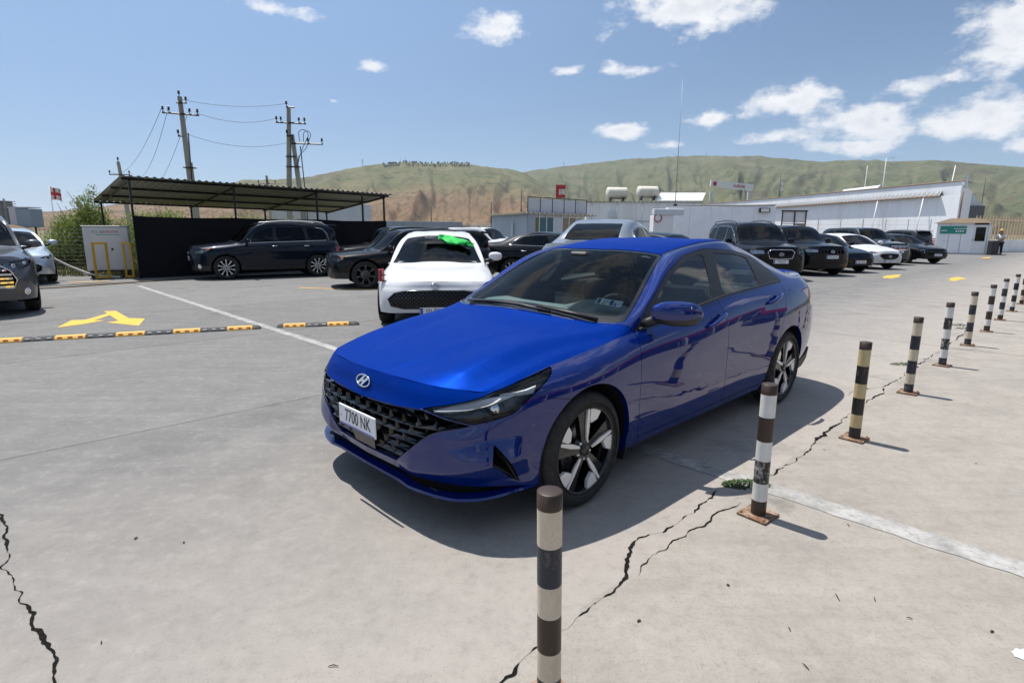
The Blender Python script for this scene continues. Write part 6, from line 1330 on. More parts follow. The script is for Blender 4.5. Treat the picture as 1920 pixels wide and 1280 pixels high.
def blocks():
    # white sheeted wall
    o = empty('sheeted_cabin', (16.3, 45, 0)); tag(o, 'white cabin wrapped in bright plastic sheeting in front of the warehouse', 'cabin'); ws_ = wear('white_plastic_sheet', (.90, .91, .93), (.55, .56, .60), .35, 1.0, .35, 0, False)
    slab_wall(o, (12.3, 45.3, 0), (20.4, 44.7, 0), 0, 3.45, 5, ws_); slab_wall(o, (20.4, 44.7, 0), (21.6, 48, 0), 0, 3.45, 2, ws_); slab_wall(o, (12.3, 45.3, 0), (12.9, 48.4, 0), 0, 3.45, 2, ws_)
    q = MB(); q.add([(-4.1, .3, 3.5), (4.15, -.35, 3.62), (5.4, 3.0, 3.62), (-3.4, 3.4, 3.5)], [(0, 1, 2, 3)]); q.build('roof', M_SHEET, o); q = MB(); q.box((3.2, -.45, 3.18), (.8, .22, .34), bev=.02); fl = q.build('flood_lamp', M_STEELBLK, o); MB().box((3.2, -.57, 3.18), (.62, .02, .24)).build('lamp_glass', M_WHITEP, fl)
    # open frame and shutter beside it
    o = empty('entrance_frame', (21.6, 46, 0)); tag(o, 'dark steel entrance frame with brown board to the right of the white cabin', 'frame')
    for x in (0, 1.0, 1.9): MB().box((x, 0, 1.6), (.07, .07, 3.2)).build('upright', M_STEELBLK, o)
    MB().box((.95, 0, 3.2), (2.1, .10, .10)).build('lintel', M_STEELBLK, o); MB().box((.95, 0, 2.2), (2.0, .05, .05)).build('rail', M_STEELBLK, o); MB().box((1.45, .06, 1.3), (.85, .04, 1.8)).build('brown_board', wear('brown_board_wood', (.16, .09, .05), (.08, .05, .03)), o); MB().box((.95, .08, 2.75), (1.9, .04, .9)).build('white_board', M_WHITEP, o)
    # kiosk office with a screened roof terrace
    o = empty('kiosk_office', (1.0, 38, 0)); tag(o, 'low grey kiosk office with tinted windows and a screened terrace on top', 'kiosk'); gy = wear('blue_grey_panel', (.36, .42, .47), (.30, .30, .30), .3, .8, .5)
    slab_wall(o, (-1.45, 41.6, 0), (1.0, 38, 0), 0, 2.62, 3, gy); slab_wall(o, (1.0, 38, 0), (1.5, 38.3, 0), 0, 2.62, 1, gy)
    d = Vector((4.15, 2.85, 0)).normalized(); 
    cols = [mat('olive_glass_panel', (.14, .15, .05), .15), mat('teal_glass_panel', (.05, .13, .16), .1), mat('teal_glass_panel'), M_PALEGREY, mat('tan_blind_panel', (.28, .23, .15), .5), mat('tan_blind_panel'), gy]
    x = .58
    for k, (w, m) in enumerate(zip((.35, .62, .62, .75, .62, .62, .55), cols)):
        c = Vector((0, 0, 1.25))+d*(x+w/2); MB().box(c, (w-.05, .06, 2.3), rz=math.atan2(d.y, d.x)).build('glazed_panel', m, o); c2 = Vector((0, 0, 1.3))+d*(x+w); MB().box(c2, (.06, .10, 2.6), rz=math.atan2(d.y, d.x)).build('mullion', M_WHITEP, o); x += w
    q = MB(); q.add([(-2.75, 3.55, 2.66), (-.25, -.35, 2.72), (5.0, 3.2, 2.66), (2.6, 7.0, 2.6)], [(0, 1, 2, 3)]); q.add([(-2.75, 3.55, 2.56), (-.25, -.35, 2.62), (5.0, 3.2, 2.56), (2.6, 7.0, 2.5)], [(3, 2, 1, 0)]); q.add([(-2.75, 3.55, 2.56), (-.25, -.35, 2.62), (5.0, 3.2, 2.56), (-2.75, 3.55, 2.68), (-.25, -.35, 2.74), (5.0, 3.2, 2.68)], [(0, 1, 4, 3), (1, 2, 5, 4)], False, 1); q.build('flat_roof', [M_SHEET, wear('tan_fascia', (.45, .38, .24), (.2, .15, .1))], o)
    for k in range(17):
        p = Vector((-.25, -.38, 2.68)).lerp(Vector((5.0, 3.17, 2.62)), (k+.5)/17); MB().lathe([(0, .04), (.05, .03), (.06, -.03), (0, -.04)], 8, Matrix.Translation(p)).build('eaves_bulb', M_WHITEP, o)
    P0, P1 = Vector((.0, .1, 2.72)), Vector((4.25, 3.0, 2.66))
    for k in range(5):
        a, b = P0.lerp(P1, k/5), P0.lerp(P1, (k+1)/5); q = MB(); q.add([a, b, b+Vector((0, 0, .92)), a+Vector((0, 0, .92))], [(0, 1, 2, 3)]); q.build('terrace_screen', M_PALEGREY, o)
    for k in range(6):
        a = P0.lerp(P1, k/5); MB().tube([a, a+Vector((0, 0, 1.0))], .03, 4, smooth=False).build('terrace_post', M_STEELBLK, o)
    MB().tube([P0+Vector((0, 0, 1)), P1+Vector((0, 0, 1))], .03, 4, smooth=False).build('terrace_rail', M_STEELBLK, o); MB().box((-1.0, 1.2, 1.6), (.05, .16, .9), rz=-.5).build('wall_strip', M_WHITEP, o)
    # white service building with roof tanks
    o = empty('service_building', (9, 70, 0)); tag(o, 'stained white service building with two roof tanks left of the warehouse', 'building'); sw = wear('stained_white_wall', (.82, .82, .80), (.40, .34, .28), .5, .5, .7)
    slab_wall(o, (9, 70, 0), (22.5, 69, 0), 0, 4.95, 9, sw); slab_wall(o, (9, 70, 0), (10, 79, 0), 0, 5.0, 4, sw); slab_wall(o, (22.5, 69, 0), (24, 78, 0), 0, 5.0, 4, sw)
    q = MB(); corr(q, (-.2, -.25, 5.05), (13.7, -1.25, 5.0), (15, 8.2, 5.3), (1, 9.2, 5.3), .5, .08); q.build('roof_sheet', M_SHEET, o); MB().box((3.1, -.45, 3.55), (.9, .4, .65), bev=.03).build('air_conditioner', M_PALEGREY, o); MB().box((8.3, -.75, 1.2), (.9, .06, .8)).build('shutter', M_RUSTEDGE, o)
    for k in range(5): q = MB(); x = .6+3.0*k; q.tube([(x, -.18-.074*x, 0), (x, -.18-.074*x, 4.9)], .05, 5); q.build('downpipe', M_PALEGREY, o)
    q = MB(); q.tube([(0, -.25, 2.9), (7, -.8, 2.75), (13.5, -1.25, 2.9)], .03, 5); q.build('pipe_run', M_STEELBLK, o)
    for x, y, z, lb in ((11.5, 70.6, 5.35, 'left cream water tank lying on the white service building roof'), (15.1, 70.0, 5.45, 'right cream water tank lying on the white service building roof')):
        t = empty('roof_tank', (x, y, z)); tag(t, lb, 'tank', 'water tanks on the service building roof'); q = MB(); tk = wear('cream_tank', (.70, .66, .56), (.45, .38, .28), .4, 1.2, .5)
        q.lathe([(0, -.05), (.5, 0), (.68, .08), (.70, .2), (.70, 2.3), (.68, 2.42), (.5, 2.5), (0, 2.55)], 24, basis((0, 0, .78), (0, 0, 1), (.98, .12, 0))); q.build('tank_shell', tk, t)
        for dx in (.45, 2.0): MB().box((dx, .1, .05), (.12, 1.2, .5)).build('tank_saddle', M_STEELBLK, t)
    q = MB(); q.add([(13.2, 69.2, 5.2), (18.6, 68.8, 5.2), (19.4, 70.2, 6.2), (14.0, 70.6, 6.2)], [(0, 1, 2, 3)]); q.add([(13.2, 69.2, 5.15), (18.6, 68.8, 5.15), (19.4, 70.2, 6.15), (14.0, 70.6, 6.15)], [(3, 2, 1, 0)]); q.v = [(x+4.0, y, z) for x, y, z in q.v]; tag(q.build('solar_panel', M_WHITEP), 'tilted white panel on the roof beside the tanks', 'panel')
    # sign tower, far canopy
    o = empty('sign_tower', (12.4, 150, 0)); tag(o, 'red sign tower with white letters standing behind the kiosk', 'sign'); MB().box((0, 0, 11.75), (2.5, .5, 3.3), bev=.03).build('sign_panel', M_REDSIGN, o); MB().box((0, .1, 5), (.6, .4, 10.2)).build('sign_post', M_PALEGREY, o)
    q = MB(); M_ = basis((.30, -.27, 11.55), (1, 0, 0), (0, -1, 0))
    for poly in ([(-.72, .75), (-.48, .75), (-.48, -.42), (-.15, -.42), (-.15, -.66), (-.72, -.66)], [(-.36, .75), (-.12, .75), (-.12, -.2), (.06, -.2), (.06, .75), (.28, .75), (.28, -.42), (-.06, -.42), (-.36, -.2)], [(.36, .75), (.58, .75), (.58, .2), (.74, .75), (.92, .75), (.72, .1), (.92, -.66), (.72, -.66), (.56, -.1), (.56, -.66), (.36, -.66)]): q.prism(poly, 0, .05, M_)
    q.build('sign_letters', M_WHITEP, o)
    o = empty('filling_station_canopy', (46, 122, 0)); tag(o, 'white canopy fascia with red marks showing above the warehouse roof', 'canopy'); MB().box((0, 0, 11.2), (9.0, .4, 1.35), M=Matrix.Rotation(.10, 3, 'Y')).build('fascia', M_WHITEP, o); MB().box((-3.6, -.25, 11.55), (.7, .08, .75)).build('red_mark', M_REDSIGN, o); text_part('LUKOIL', .75, basis((1.6, -.25, 11.02), (1, 0, -.10), (0, -1, 0)), M_REDSIGN, o, 'lettering', .03)
    for x in (-4, 4): MB().box((x, .6, 5), (.5, .5, 10)).build('column', M_PALEGREY, o)
    q = MB(); corr(q, (-18, .8, 9.6), (-5, .8, 10.4), (-5, 6, 10.6), (-18, 6, 9.8), .6, .1); q.build('roof_sheet', M_SHEET, o)
    # small sign cabinet at the corner of the white building
    o = empty('meter_cabinet', (11.3, 43.5, 0)); tag(o, 'white cabinet with grey lid and round no-entry plate left of the sheeted cabin', 'cabinet'); MB().box((0, 0, 1.35), (1.5, 1.2, 2.7), bev=.03).build('housing', M_WHITEP, o); MB().box((.35, -.3, 2.95), (2.2, .8, .45), bev=.03).build('lid', M_PALEGREY, o)
    q = MB(); q.lathe([(0, .03), (.30, .03), (.31, 0)], 20, basis((-.45, -.63, 2.5), (1, 0, 0), (0, -1, 0))); pl = q.build('round_plate', M_WHITEP, o); q = MB(); q.tube([(-.45+.28*math.cos(t), -.665, 2.5+.28*math.sin(t)) for t in np.linspace(0, 6.283, 17)], .035, 6, False); q.build('plate_rim', M_REDSIGN, pl)
blocks()
def booth_person():
    o = empty('guard_booth', (34.0, 43.0, 0), -.72); tag(o, 'small white guard booth with green sign and glazed door', 'booth'); pw = wear('white_booth_panel', (.88, .89, .90), (.5, .47, .43), .3, 1.2, .45)
    for k in range(3): MB().box((-1.0+.72*k-.2, -1.0, 1.15), (.70, .05, 2.2), bev=.01).build('wall_panel', pw, o)
    MB().box((1.42, 0, 1.15), (.05, 2.0, 2.2)).build('wall_panel', pw, o); MB().box((-1.58, 0, 1.15), (.05, 2.0, 2.2)).build('wall_panel', pw, o); MB().box((0, 1.0, 1.15), (3.0, .05, 2.2)).build('wall_panel', pw, o); MB().box((-.08, 0, .04), (3.1, 2.1, .10)).build('floor_frame', M_PALEGREY, o)
    d = MB().box((.95, -1.01, 1.1), (.86, .06, 2.05), bev=.01).build('door', M_WHITEP, o); MB().box((.98, -1.045, 1.45), (.56, .03, 1.0)).build('door_glass', M_GLASSPRIV, d); MB().box((.58, -1.07, 1.05), (.05, .06, .14)).build('handle', M_CHROME, d)
    q = MB(); q.add([(-1.8, -1.2, 2.25), (1.65, -1.2, 2.25), (1.65, 1.2, 2.25), (-1.8, 1.2, 2.25), (-.9, 0, 2.62), (.8, 0, 2.62)], [(0, 1, 5, 4), (1, 2, 5), (2, 3, 4, 5), (3, 0, 4), (3, 2, 1, 0)]); q.build('roof', wear('brown_roof', (.17, .12, .07), (.08, .06, .04)), o)
    s = MB().box((-.62, -1.045, 1.75), (1.55, .03, .55)).build('sign_board', M_TEAL, o); q = MB()
    for k in range(9): q.box((-.55+.085*k, -1.063, 1.84), (.065, .006, .06))
    for k in range(4): q.box((-.42+.13*k, -1.063, 1.66), (.08, .006, .11 if k % 2 else .12))
    q.box((-1.15, -1.063, 1.70), (.34, .006, .06)); q.build('sign_print', M_WHITEP, s)
    MB().box((-1.05, -1.04, .95), (.35, .02, .10)).build('notice', M_WHITEP, o)
    q = MB(); q.box((0, 0, .5), (.5, .45, 1.0), bev=.04); b = q.build('bin', mat('dark_bin_plastic', (.02, .022, .025), .5)); b.location = (34.55, 40.9, 0); tag(b, 'dark waist-high bin beside the guard booth door', 'bin')
    # attendant
    def skinned(name, edges, m, parent, sub=2):
        me = bpy.data.meshes.new(name); V = []; E = []; Rr = []; idx = {}
        for ch in edges:
            prev = None
            for (co, r) in ch:
                key = tuple(round(c, 4) for c in co)
                if key not in idx: idx[key] = len(V); V.append(co); Rr.append(r)
                if prev is not None and prev != idx[key]: E.append((prev, idx[key]))
                prev = idx[key]
        me.from_pydata(V, E, []); ob = link(name, me, parent); sm = ob.modifiers.new('s', 'SKIN'); sm.use_smooth_shade = True
        for v, r in zip(me.skin_vertices[0].data, Rr): v.radius = (r[0], r[1]) if isinstance(r, tuple) else (r, r)
        me.skin_vertices[0].data[0].use_root = True; ob.modifiers.new('d', 'SUBSURF').levels = sub; ob.modifiers['d'].render_levels = sub; me.materials.append(m); 
        dg = bpy.context.evaluated_depsgraph_get(); nm = bpy.data.meshes.new_from_object(ob.evaluated_get(dg)); ob.modifiers.clear(); ob.data = nm
        if not nm.materials: nm.materials.append(m)
        return ob
    p = empty('person', (35.45, 41.35, 0), math.radians(-165)); tag(p, 'person in straw hat, white shirt and black trousers reading beside the guard booth', 'person')
    skin_m = mat('skin', (.32, .18, .11), .55); shirt = mat('white_shirt', (.68, .68, .67), .85); trou = mat('black_trousers', (.012, .012, .014), .85); shoe = mat('black_shoes', (.01, .01, .01), .5)
    H_ = 1.0
    skinned('body', [[((0, 0, .95), .14), ((0, 0, 1.15), (.16, .11)), ((0, 0, 1.36), (.19, .11)), ((.02, 0, 1.50), .06), ((.05, 0, 1.58), .055), ((.07, 0, 1.66), (.085, .095)), ((.07, 0, 1.74), (.07, .085))],
                     [((0, 0, .95), .14), ((0, .10, .86), .10), ((.02, .11, .48), .065), ((-.02, .11, .09), .045), ((.12, .12, .04), .04)], [((0, 0, .95), .14), ((0, -.10, .86), .10), ((.05, -.11, .48), .065), ((.0, -.12, .09), .045), ((.14, -.13, .04), .04)],
                     [((0, 0, 1.36), (.19, .11)), ((0, .20, 1.40), .06), ((.04, .25, 1.14), .045), ((.28, .14, 1.16), .034), ((.35, .10, 1.18), (.035, .02)), ((.42, .07, 1.18), .014)], [((0, 0, 1.36), (.19, .11)), ((0, -.20, 1.40), .06), ((.04, -.25, 1.14), .045), ((.28, -.14, 1.16), .034), ((.35, -.10, 1.18), (.035, .02)), ((.42, -.07, 1.18), .014)]], skin_m, p)
    skinned('shirt', [[((0, 0, .94), (.165, .135)), ((0, 0, 1.15), (.185, .135)), ((0, 0, 1.36), (.205, .13)), ((.015, 0, 1.47), .085)], [((0, 0, 1.36), (.205, .13)), ((0, .20, 1.39), .078), ((.03, .245, 1.20), .066)], [((0, 0, 1.36), (.205, .13)), ((0, -.20, 1.39), .078), ((.03, -.245, 1.20), .066)]], shirt, p)
    skinned('trousers', [[((0, 0, .97), (.165, .14)), ((0, .10, .86), .115), ((.02, .11, .48), .085), ((-.015, .11, .10), .075)], [((0, 0, .97), (.165, .14)), ((0, -.10, .86), .115), ((.05, -.11, .48), .085), ((.005, -.12, .10), .075)]], trou, p)
    for s_, x in ((.115, .05), (-.125, .07)): MB().box((x, s_, .045), (.28, .10, .09), bev=.03).build('shoe', shoe, p)
    q = MB(); q.lathe([(0, .13), (.07, .125), (.098, .08), (.10, .02), (.19, -.01), (.195, -.02), (.10, .0)], 20, Matrix.Translation((.065, 0, 1.735))); q.build('straw_hat', mat('straw', (.52, .36, .14), .8), p)
    q = MB(); q.lathe([(0, .02), (.012, .0)], 8, Matrix.Translation((.165, 0, 1.655))); q.build('nose', skin_m, p); MB().box((.40, 0, 1.22), (.02, .24, .30), M=Matrix.Rotation(.5, 3, 'Y')).build('clipboard', M_WHITEP, p)
    for s_ in (-1, 1):
        for f in range(4): MB().tube([(.40, s_*(.085-.018*f+.0), 1.19-.012*f), (.445, s_*(.06-.012*f), 1.185-.014*f)], [.010, .007], 6).build('finger', skin_m, p)
booth_person()
# ================================================================ hills, vegetation, far things, fences
def vnoise(x, y, seed=0):
    """smooth value noise on numpy arrays"""
    def h(i, j): n = (i*374761393+j*668265263+seed*974634777) & 0xffffffff; n = ((n ^ (n >> 13))*1274126177) & 0xffffffff; return ((n ^ (n >> 16)) & 0xffff)/65535.0
    xi = np.floor(x).astype(np.int64); yi = np.floor(y).astype(np.int64); u = x-xi; v = y-yi; u = u*u*(3-2*u); v = v*v*(3-2*v)
    return (h(xi, yi)*(1-u)+h(xi+1, yi)*u)*(1-v)+(h(xi, yi+1)*(1-u)+h(xi+1, yi+1)*u)*v
def fbm(x, y, o=5, seed=0): return sum(vnoise(x*2**k, y*2**k, seed+k)*.5**(k+1) for k in range(o))
def hill_mat(name, greens, tans, tan_z):
    m = mat(name, greens[0], .95, 0, .1); nt = NT(m); p = nt.pos(); big = nt.noise(p, .0016, 6, .6); mid = nt.noise(p, .008, 8, .68); fine = nt.noise(p, .045, 7, .72); z = nt.n('ShaderNodeSeparateXYZ', {0: p}).outputs[2]
    g = nt.ramp(mid, [(.32, greens[1]), (.48, greens[0]), (.62, greens[2])])
    t = nt.ramp(mid, [(.34, tans[1]), (.5, tans[0]), (.66, tans[2])])
    f = nt.rng(nt.m('ADD', z, nt.m('MULTIPLY', nt.m('SUBTRACT', big, .5), 190.0)), tan_z+45, tan_z-45); c = nt.mix(f, g, t)
    slope = nt.n('ShaderNodeSeparateXYZ', {0: nt.n('ShaderNodeNewGeometry').outputs['Normal']}).outputs[2]
    shr = nt.noise(p, .020, 5, .7); c = nt.mix(nt.m('MULTIPLY', nt.rng(shr, .55, .63), .7), c, (.030, .045, .020)); dk = nt.noise(p, .0042, 4, .6); c = nt.mix(nt.m('MULTIPLY', nt.rng(dk, .56, .64), .45), c, (.11, .078, .06))
    c = nt.mix(nt.m('MULTIPLY', nt.rng(fine, .55, .75), .35), c, (.06, .075, .03)); nt.l(c, nt.b.inputs['Base Color']); nt.bump(nt.m('ADD', mid, nt.m('MULTIPLY', fine, .5)), 30.0, .9); return m
def hill(name, sky, Rr, Rf, m, amp, seed, cols=340, rows=64):
    az = []; el = []
    for px, py in sky: a, e = azel(px, py); az.append(a); el.append(e)
    A = np.linspace(az[0], az[-1], cols); E = np.interp(A, az, el); R1 = Rr*(1+.10*(fbm(A*4+9, A*0+seed, 3, seed)-.45)); V = []; Z = CAM_H+np.tan(E)*R1
    sm = np.convolve(np.pad(Z, 4, mode='edge'), np.ones(3)/3, 'same')[4:-4]; Z = sm+(fbm(A*90, A*0+3, 4, seed)-.47)*Z*.035
    S = np.concatenate([np.linspace(0, 1, rows-8), 1+np.linspace(.04, .5, 8)]); G = np.zeros((len(S), cols, 3))
    warp = fbm(A*6, A*0, 3, seed+5)
    for i, s in enumerate(S):
        r = Rf+(R1-Rf)*s; u = A*22+(fbm(A*9, A*0+s*2.0, 3, seed+2)-.5)*2.2; g1 = np.abs(fbm(u, A*0+s*1.3, 4, seed+3)-.47)*2; g2 = np.abs(fbm(u*3.1, A*0+s*2.6, 3, seed+8)-.45)*2
        sh = min(s, 1.0); base = .72*sh**1.25+.28*sh**3; zz = Z*base; k = math.sin(math.pi*min(sh, .999))**.8 if s < 1 else 0
        zz = zz-Z*amp*k*(.40-g1*1.25)-Z*amp*.45*k*(.3-g2)
        if s > 1: zz = Z*(1-(s-1)*1.2)
        G[i, :, 0] = r*np.sin(A); G[i, :, 1] = r*np.cos(A); G[i, :, 2] = np.maximum(zz, -2-0*zz) if i else -4
    q = MB(); q.add(G.reshape(-1, 3).tolist(), grid_faces(len(S), cols).tolist(), True); o = q.build(name, m); tag(o, kind='structure'); return A, R1, Z
HL = [(-500, 404), (0, 400), (60, 397), (110, 396), (200, 386), (330, 360), (370, 352), (400, 342), (425, 346), (456, 337), (500, 337), (560, 334), (600, 328), (640, 319), (680, 312), (720, 308), (760, 305), (800, 306), (850, 306), (880, 308), (930, 315), (965, 319), (985, 325), (1005, 338), (1025, 354), (1045, 366), (1070, 382), (1100, 398), (1140, 414), (1200, 425)]
HR = [(800, 400), (900, 350), (960, 326), (990, 321), (1010, 318), (1060, 312), (1100, 306), (1150, 301), (1200, 297), (1250, 294), (1300, 293), (1360, 292), (1420, 293), (1480, 298), (1540, 304), (1570, 302), (1620, 300), (1680, 302), (1740, 300), (1800, 304), (1860, 308), (1920, 313), (2100, 322), (2600, 360), (3600, 410)]
MH1 = hill_mat('left_hill_grass', ((.145, .150, .070), (.105, .120, .055), (.195, .180, .095)), ((.235, .155, .090), (.15, .105, .068), (.275, .19, .115)), 130)
MH2 = hill_mat('right_hill_grass', ((.125, .135, .066), (.090, .105, .052), (.165, .160, .088)), ((.17, .14, .075), (.11, .10, .05), (.2, .16, .09)), 15)
hA, hR, hZ = hill('left_hill', HL, 2500, 620, MH1, .26, 4)
hill('right_hill', HR, 3500, 900, MH2, .30, 9, 420)
def ridge_things():
    R = random.Random(6); q = MB()
    for k in range(170):
        px = 718+162*R.random(); a, _ = azel(px, 306); i = int(np.argmin(np.abs(hA-a))); r = hR[i]*R.uniform(.965, 1.0); h = R.uniform(4, 11); w = h*R.uniform(.3, .55); x, y, z = r*math.sin(a), r*math.cos(a), hZ[i]*(.93 if r < hR[i]*.985 else .985)
        q.lathe([(0, -3), (w*.5, h*.15), (w, h*.4), (w*.6, h*.75), (0, h)], 5, Matrix.Translation((x, y, z)))
    tag(q.build('ridge_wood', mat('dark_conifers', (.035, .048, .028), .9)), 'thin dark belt of conifers along the left hill crest', 'wood', None, 'stuff')
    def lattice(px, py, h, label, w, r=None, arms=True):
        a, _ = azel(px, py); i = int(np.argmin(np.abs(hA-a))); rr = r or hR[i]; z = hZ[i]-4 if r is None else CAM_H+math.tan(azel(px, py)[1])*r; o = empty('lattice_mast', (rr*math.sin(a), rr*math.cos(a), z)); tag(o, label, 'mast'); st = mat('far_grey_steel', (.10, .11, .12), .6)
        for sx in (-1, 1): MB().tube([(sx*w, 0, 0), (sx*w*.2, 0, h)], .55 if w > .5 else .3, 4).build('leg', st, o)
        if arms:
            for f in (.72, .86): MB().box((0, 0, h*f), (w*3.2, .6, .8)).build('arm', st, o)
    lattice(680, 314, 32, 'small dark lattice mast on the left shoulder of the left hill', 2.6); lattice(751, 306, 28, 'thin pole left of the two on the hill crest', .4, arms=False); lattice(760, 306, 30, 'thin pole right of the two on the hill crest', .4, arms=False); lattice(1057, 314, 34, 'lattice mast on the saddle of the right hill', 1.8, 3480); lattice(1324, 294, 30, 'thin pole on the top of the right hill', .6, 3480, False)
    # far town at the left
    bt = mat('far_blue_glass', (.10, .20, .27), .25); bw = mat('far_pale_wall', (.48, .50, .52), .7); bg_ = mat('far_bare_concrete', (.20, .20, .20), .9)
    o = empty('tower_block', (-806, 905, 0)); tag(o, 'unfinished concrete tower block at the far left edge', 'building')
    for k in range(13): MB().box((0, 0, 3.6*k+1), (32, 22, .9)).build('floor_slab', bg_, o)
    for x in (-15, -7.5, 0, 7.5, 15): MB().box((x, -9, 24), (1.6, 1.6, 48)).build('column', bg_, o)
    MB().box((0, 2, 22), (26, 12, 44)).build('core', mat('far_dark_core', (.05, .055, .06), .9), o)
    o = empty('office_block', (-768, 905, 0)); tag(o, 'distant office block with blue glass front and white side wall', 'building'); MB().box((6, 0, 16), (22, 24, 33)).build('glass_front', bt, o); MB().box((-10, 0, 17), (11, 24, 35)).build('side_wall', bw, o); MB().box((-1, 0, 34.6), (33, 25, 1.5)).build('parapet', bw, o)
    for k in range(9): MB().box((6, -12.2, 3.4*k+2.5), (22, .3, .5)).build('floor_band', bw, o)
    def flag(base, h, w, hh, label, cross=True, lean=0.0, r=.05, seed=1):
        o = empty('flagpole', base); tag(o, label, 'flag'); MB().tube([(0, 0, 0), (lean, 0, h)], [r, r*.6], 8).build('pole', M_WHITEP, o); n, k = 12, 8; V = []
        for i in range(n+1):
            for j in range(k+1): u, v = i/n, j/k; V.append((lean+.02+w*u*.75, .25*w*math.sin(u*7+seed)*u, h-.1-hh*v-w*.45*u*u-.1*w*math.sin(u*5+v)))
        q = MB(); F = [(i*(k+1)+j, (i+1)*(k+1)+j, (i+1)*(k+1)+j+1, i*(k+1)+j+1) for i in range(n) for j in range(k)]; q.add(V, F, True)
        for t, (i, j) in enumerate([(i, j) for i in range(n) for j in range(k)]):
            q.mi[t] = 1 if (i in (5, 6) or j in (3, 4)) else (1 if (i in (2, 9) and j in (1, 6)) else 0)
        q.build('cloth', [mat('white_flag_cloth', (.70, .69, .70), .8), mat('red_flag_cloth', (.50, .02, .04), .8)], o)
    flag((-96.0, 120, -1), 11.4, 2.6, 2.6, 'white flag with red crosses on a far pole at the left', seed=2, r=.12)
    for k, (x, y, h) in enumerate(((45.9, 51.0, 6.9), (48.0, 52.4, 6.5))): flag((x, y, 0), h, 1.5, 1.5, ('left' if k == 0 else 'right')+' white flag with red crosses by the tan slat fence', seed=k+3, r=.05)
    for k, (px, Yd, h, lb) in enumerate(((1612, 118, 15, 'left street lamp standing behind the warehouse roof'), (1645, 112, 15.6, 'right street lamp standing behind the warehouse roof'), (1455, 130, 14.0, 'short pole with white dishes behind the warehouse roof'), (1764, 100, 13.0, 'slanting white pole above the warehouse end'), (977, 90, 7.8, 'tall thin pole left of the kiosk terrace'), (921, 75, 5.2, 'thin dark pole left of the kiosk'), (809, 95, 5.6, 'thin pole above the mesh fence'), (1833, 150, 15.5, 'thin pole on the slope at the right'))):
        a, _ = azel(px, 430); o = empty('lamp_post', (Yd*math.tan(a), Yd, 0)); tag(o, lb, 'pole', 'thin poles in the background'); MB().tube([(0, 0, 0), (.9 if k == 3 else 0, 0, h)], [.11, .06], 6).build('pole', M_WHITEP if k in (3,) else M_PALEGREY if k < 2 else M_STEELBLK, o)
        if k < 2: MB().tube([(0, 0, h), (1.0*(1 if k else -1), 0, h+.15)], .05, 6).build('lamp_arm', M_PALEGREY, o); MB().box((1.2*(1 if k else -1), 0, h+.14), (.5, .25, .10)).build('lamp_head', M_PALEGREY, o)
        if k == 2:
            for z in (11.2, 12.4): MB().lathe([(0, 0), (.35, .06), (.5, .2)], 12, basis((.3, 0, z), (1, 0, 0), (.3, -1, .1))).build('dish', M_WHITEP, o)
ridge_things()
# ---------------------------------------------------------------- vegetation
M_FOL = mat('willow_leaves', (.10, .15, .035), .6, 0, .25); _n = NT(M_FOL); _v = _n.n('ShaderNodeObjectInfo').outputs['Random']
_n.l(_n.ramp(_n.noise(_n.pos(), 2.6, 5, .7), [(.28, (.12, .175, .040)), (.50, (.20, .26, .065)), (.72, (.31, .33, .11))]), _n.b.inputs['Base Color'])
_t = M_FOL.node_tree; _tr = _t.nodes.new('ShaderNodeBsdfTranslucent'); _mx = _t.nodes.new('ShaderNodeMixShader'); _mx.inputs[0].default_value = .42; _o = [n for n in _t.nodes if n.type == 'OUTPUT_MATERIAL'][0]
_t.links.new(_n.b.inputs['Base Color'].links[0].from_socket, _tr.inputs[0]); _t.links.new(_n.b.outputs[0], _mx.inputs[1]); _t.links.new(_tr.outputs[0], _mx.inputs[2]); _t.links.new(_mx.outputs[0], _o.inputs[0])
M_BARK = mat('tree_bark', (.09, .07, .05), .9)
def leafcloud(blobs, n, size, seed, droop=0.0):
    R = np.random.RandomState(seed); V = []; F = []; w = np.array([b[3]*b[4]*b[5] for b in blobs]); w = w/w.sum()
    for k in range(n):
        b = blobs[R.choice(len(blobs), p=w)]; d = R.normal(size=3); d /= np.linalg.norm(d); r = R.random()**.40*(.72+.5*vnoise(np.array([d[0]*2.6+9+b[0]]), np.array([d[2]*2.6+5+d[1]*2]), seed)[0]); c = np.array(b[:3])+d*r*np.array(b[3:6]); c[2] -= droop*R.random()*r
        s = size*R.uniform(.6, 1.5); a = R.normal(size=3); a[2] -= droop; a /= np.linalg.norm(a); t = np.cross(a, R.normal(size=3)); t /= np.linalg.norm(t); i = len(V); V += [c-a*s, c+t*s*.34, c+a*s, c-t*s*.34]; F.append((i, i+1, i+2, i+3))
    return V, F
def tree(loc, blobs, n, size, label, seed, trunk=2.0, stems=5, name='willow_bush', droop=.5):
    o = empty(name, loc); tag(o, label, 'tree'); V, F = leafcloud(blobs, n, size, seed, droop); q = MB(); q.add(V, F); q.build('crown', M_FOL, o); R = random.Random(seed); q = MB()
    for k in range(stems):
        b = blobs[k % len(blobs)]; e = Vector((b[0]+R.uniform(-.3, .3), b[1]+R.uniform(-.3, .3), b[2]+b[5]*.5)); s0 = Vector((R.uniform(-.25, .25), R.uniform(-.2, .2), 0)); m_ = s0.lerp(e, .5)+Vector((R.uniform(-.2, .2), R.uniform(-.2, .2), .1)); q.tube([s0, m_, e], [.07, .045, .012], 6)
        for j in range(3): f = e+Vector((R.uniform(-.7, .7), R.uniform(-.6, .6), R.uniform(.0, .5))); q.tube([m_.lerp(e, .3*j+.1), f], [.022, .006], 5)
    q.build('trunk', M_BARK, o); return o
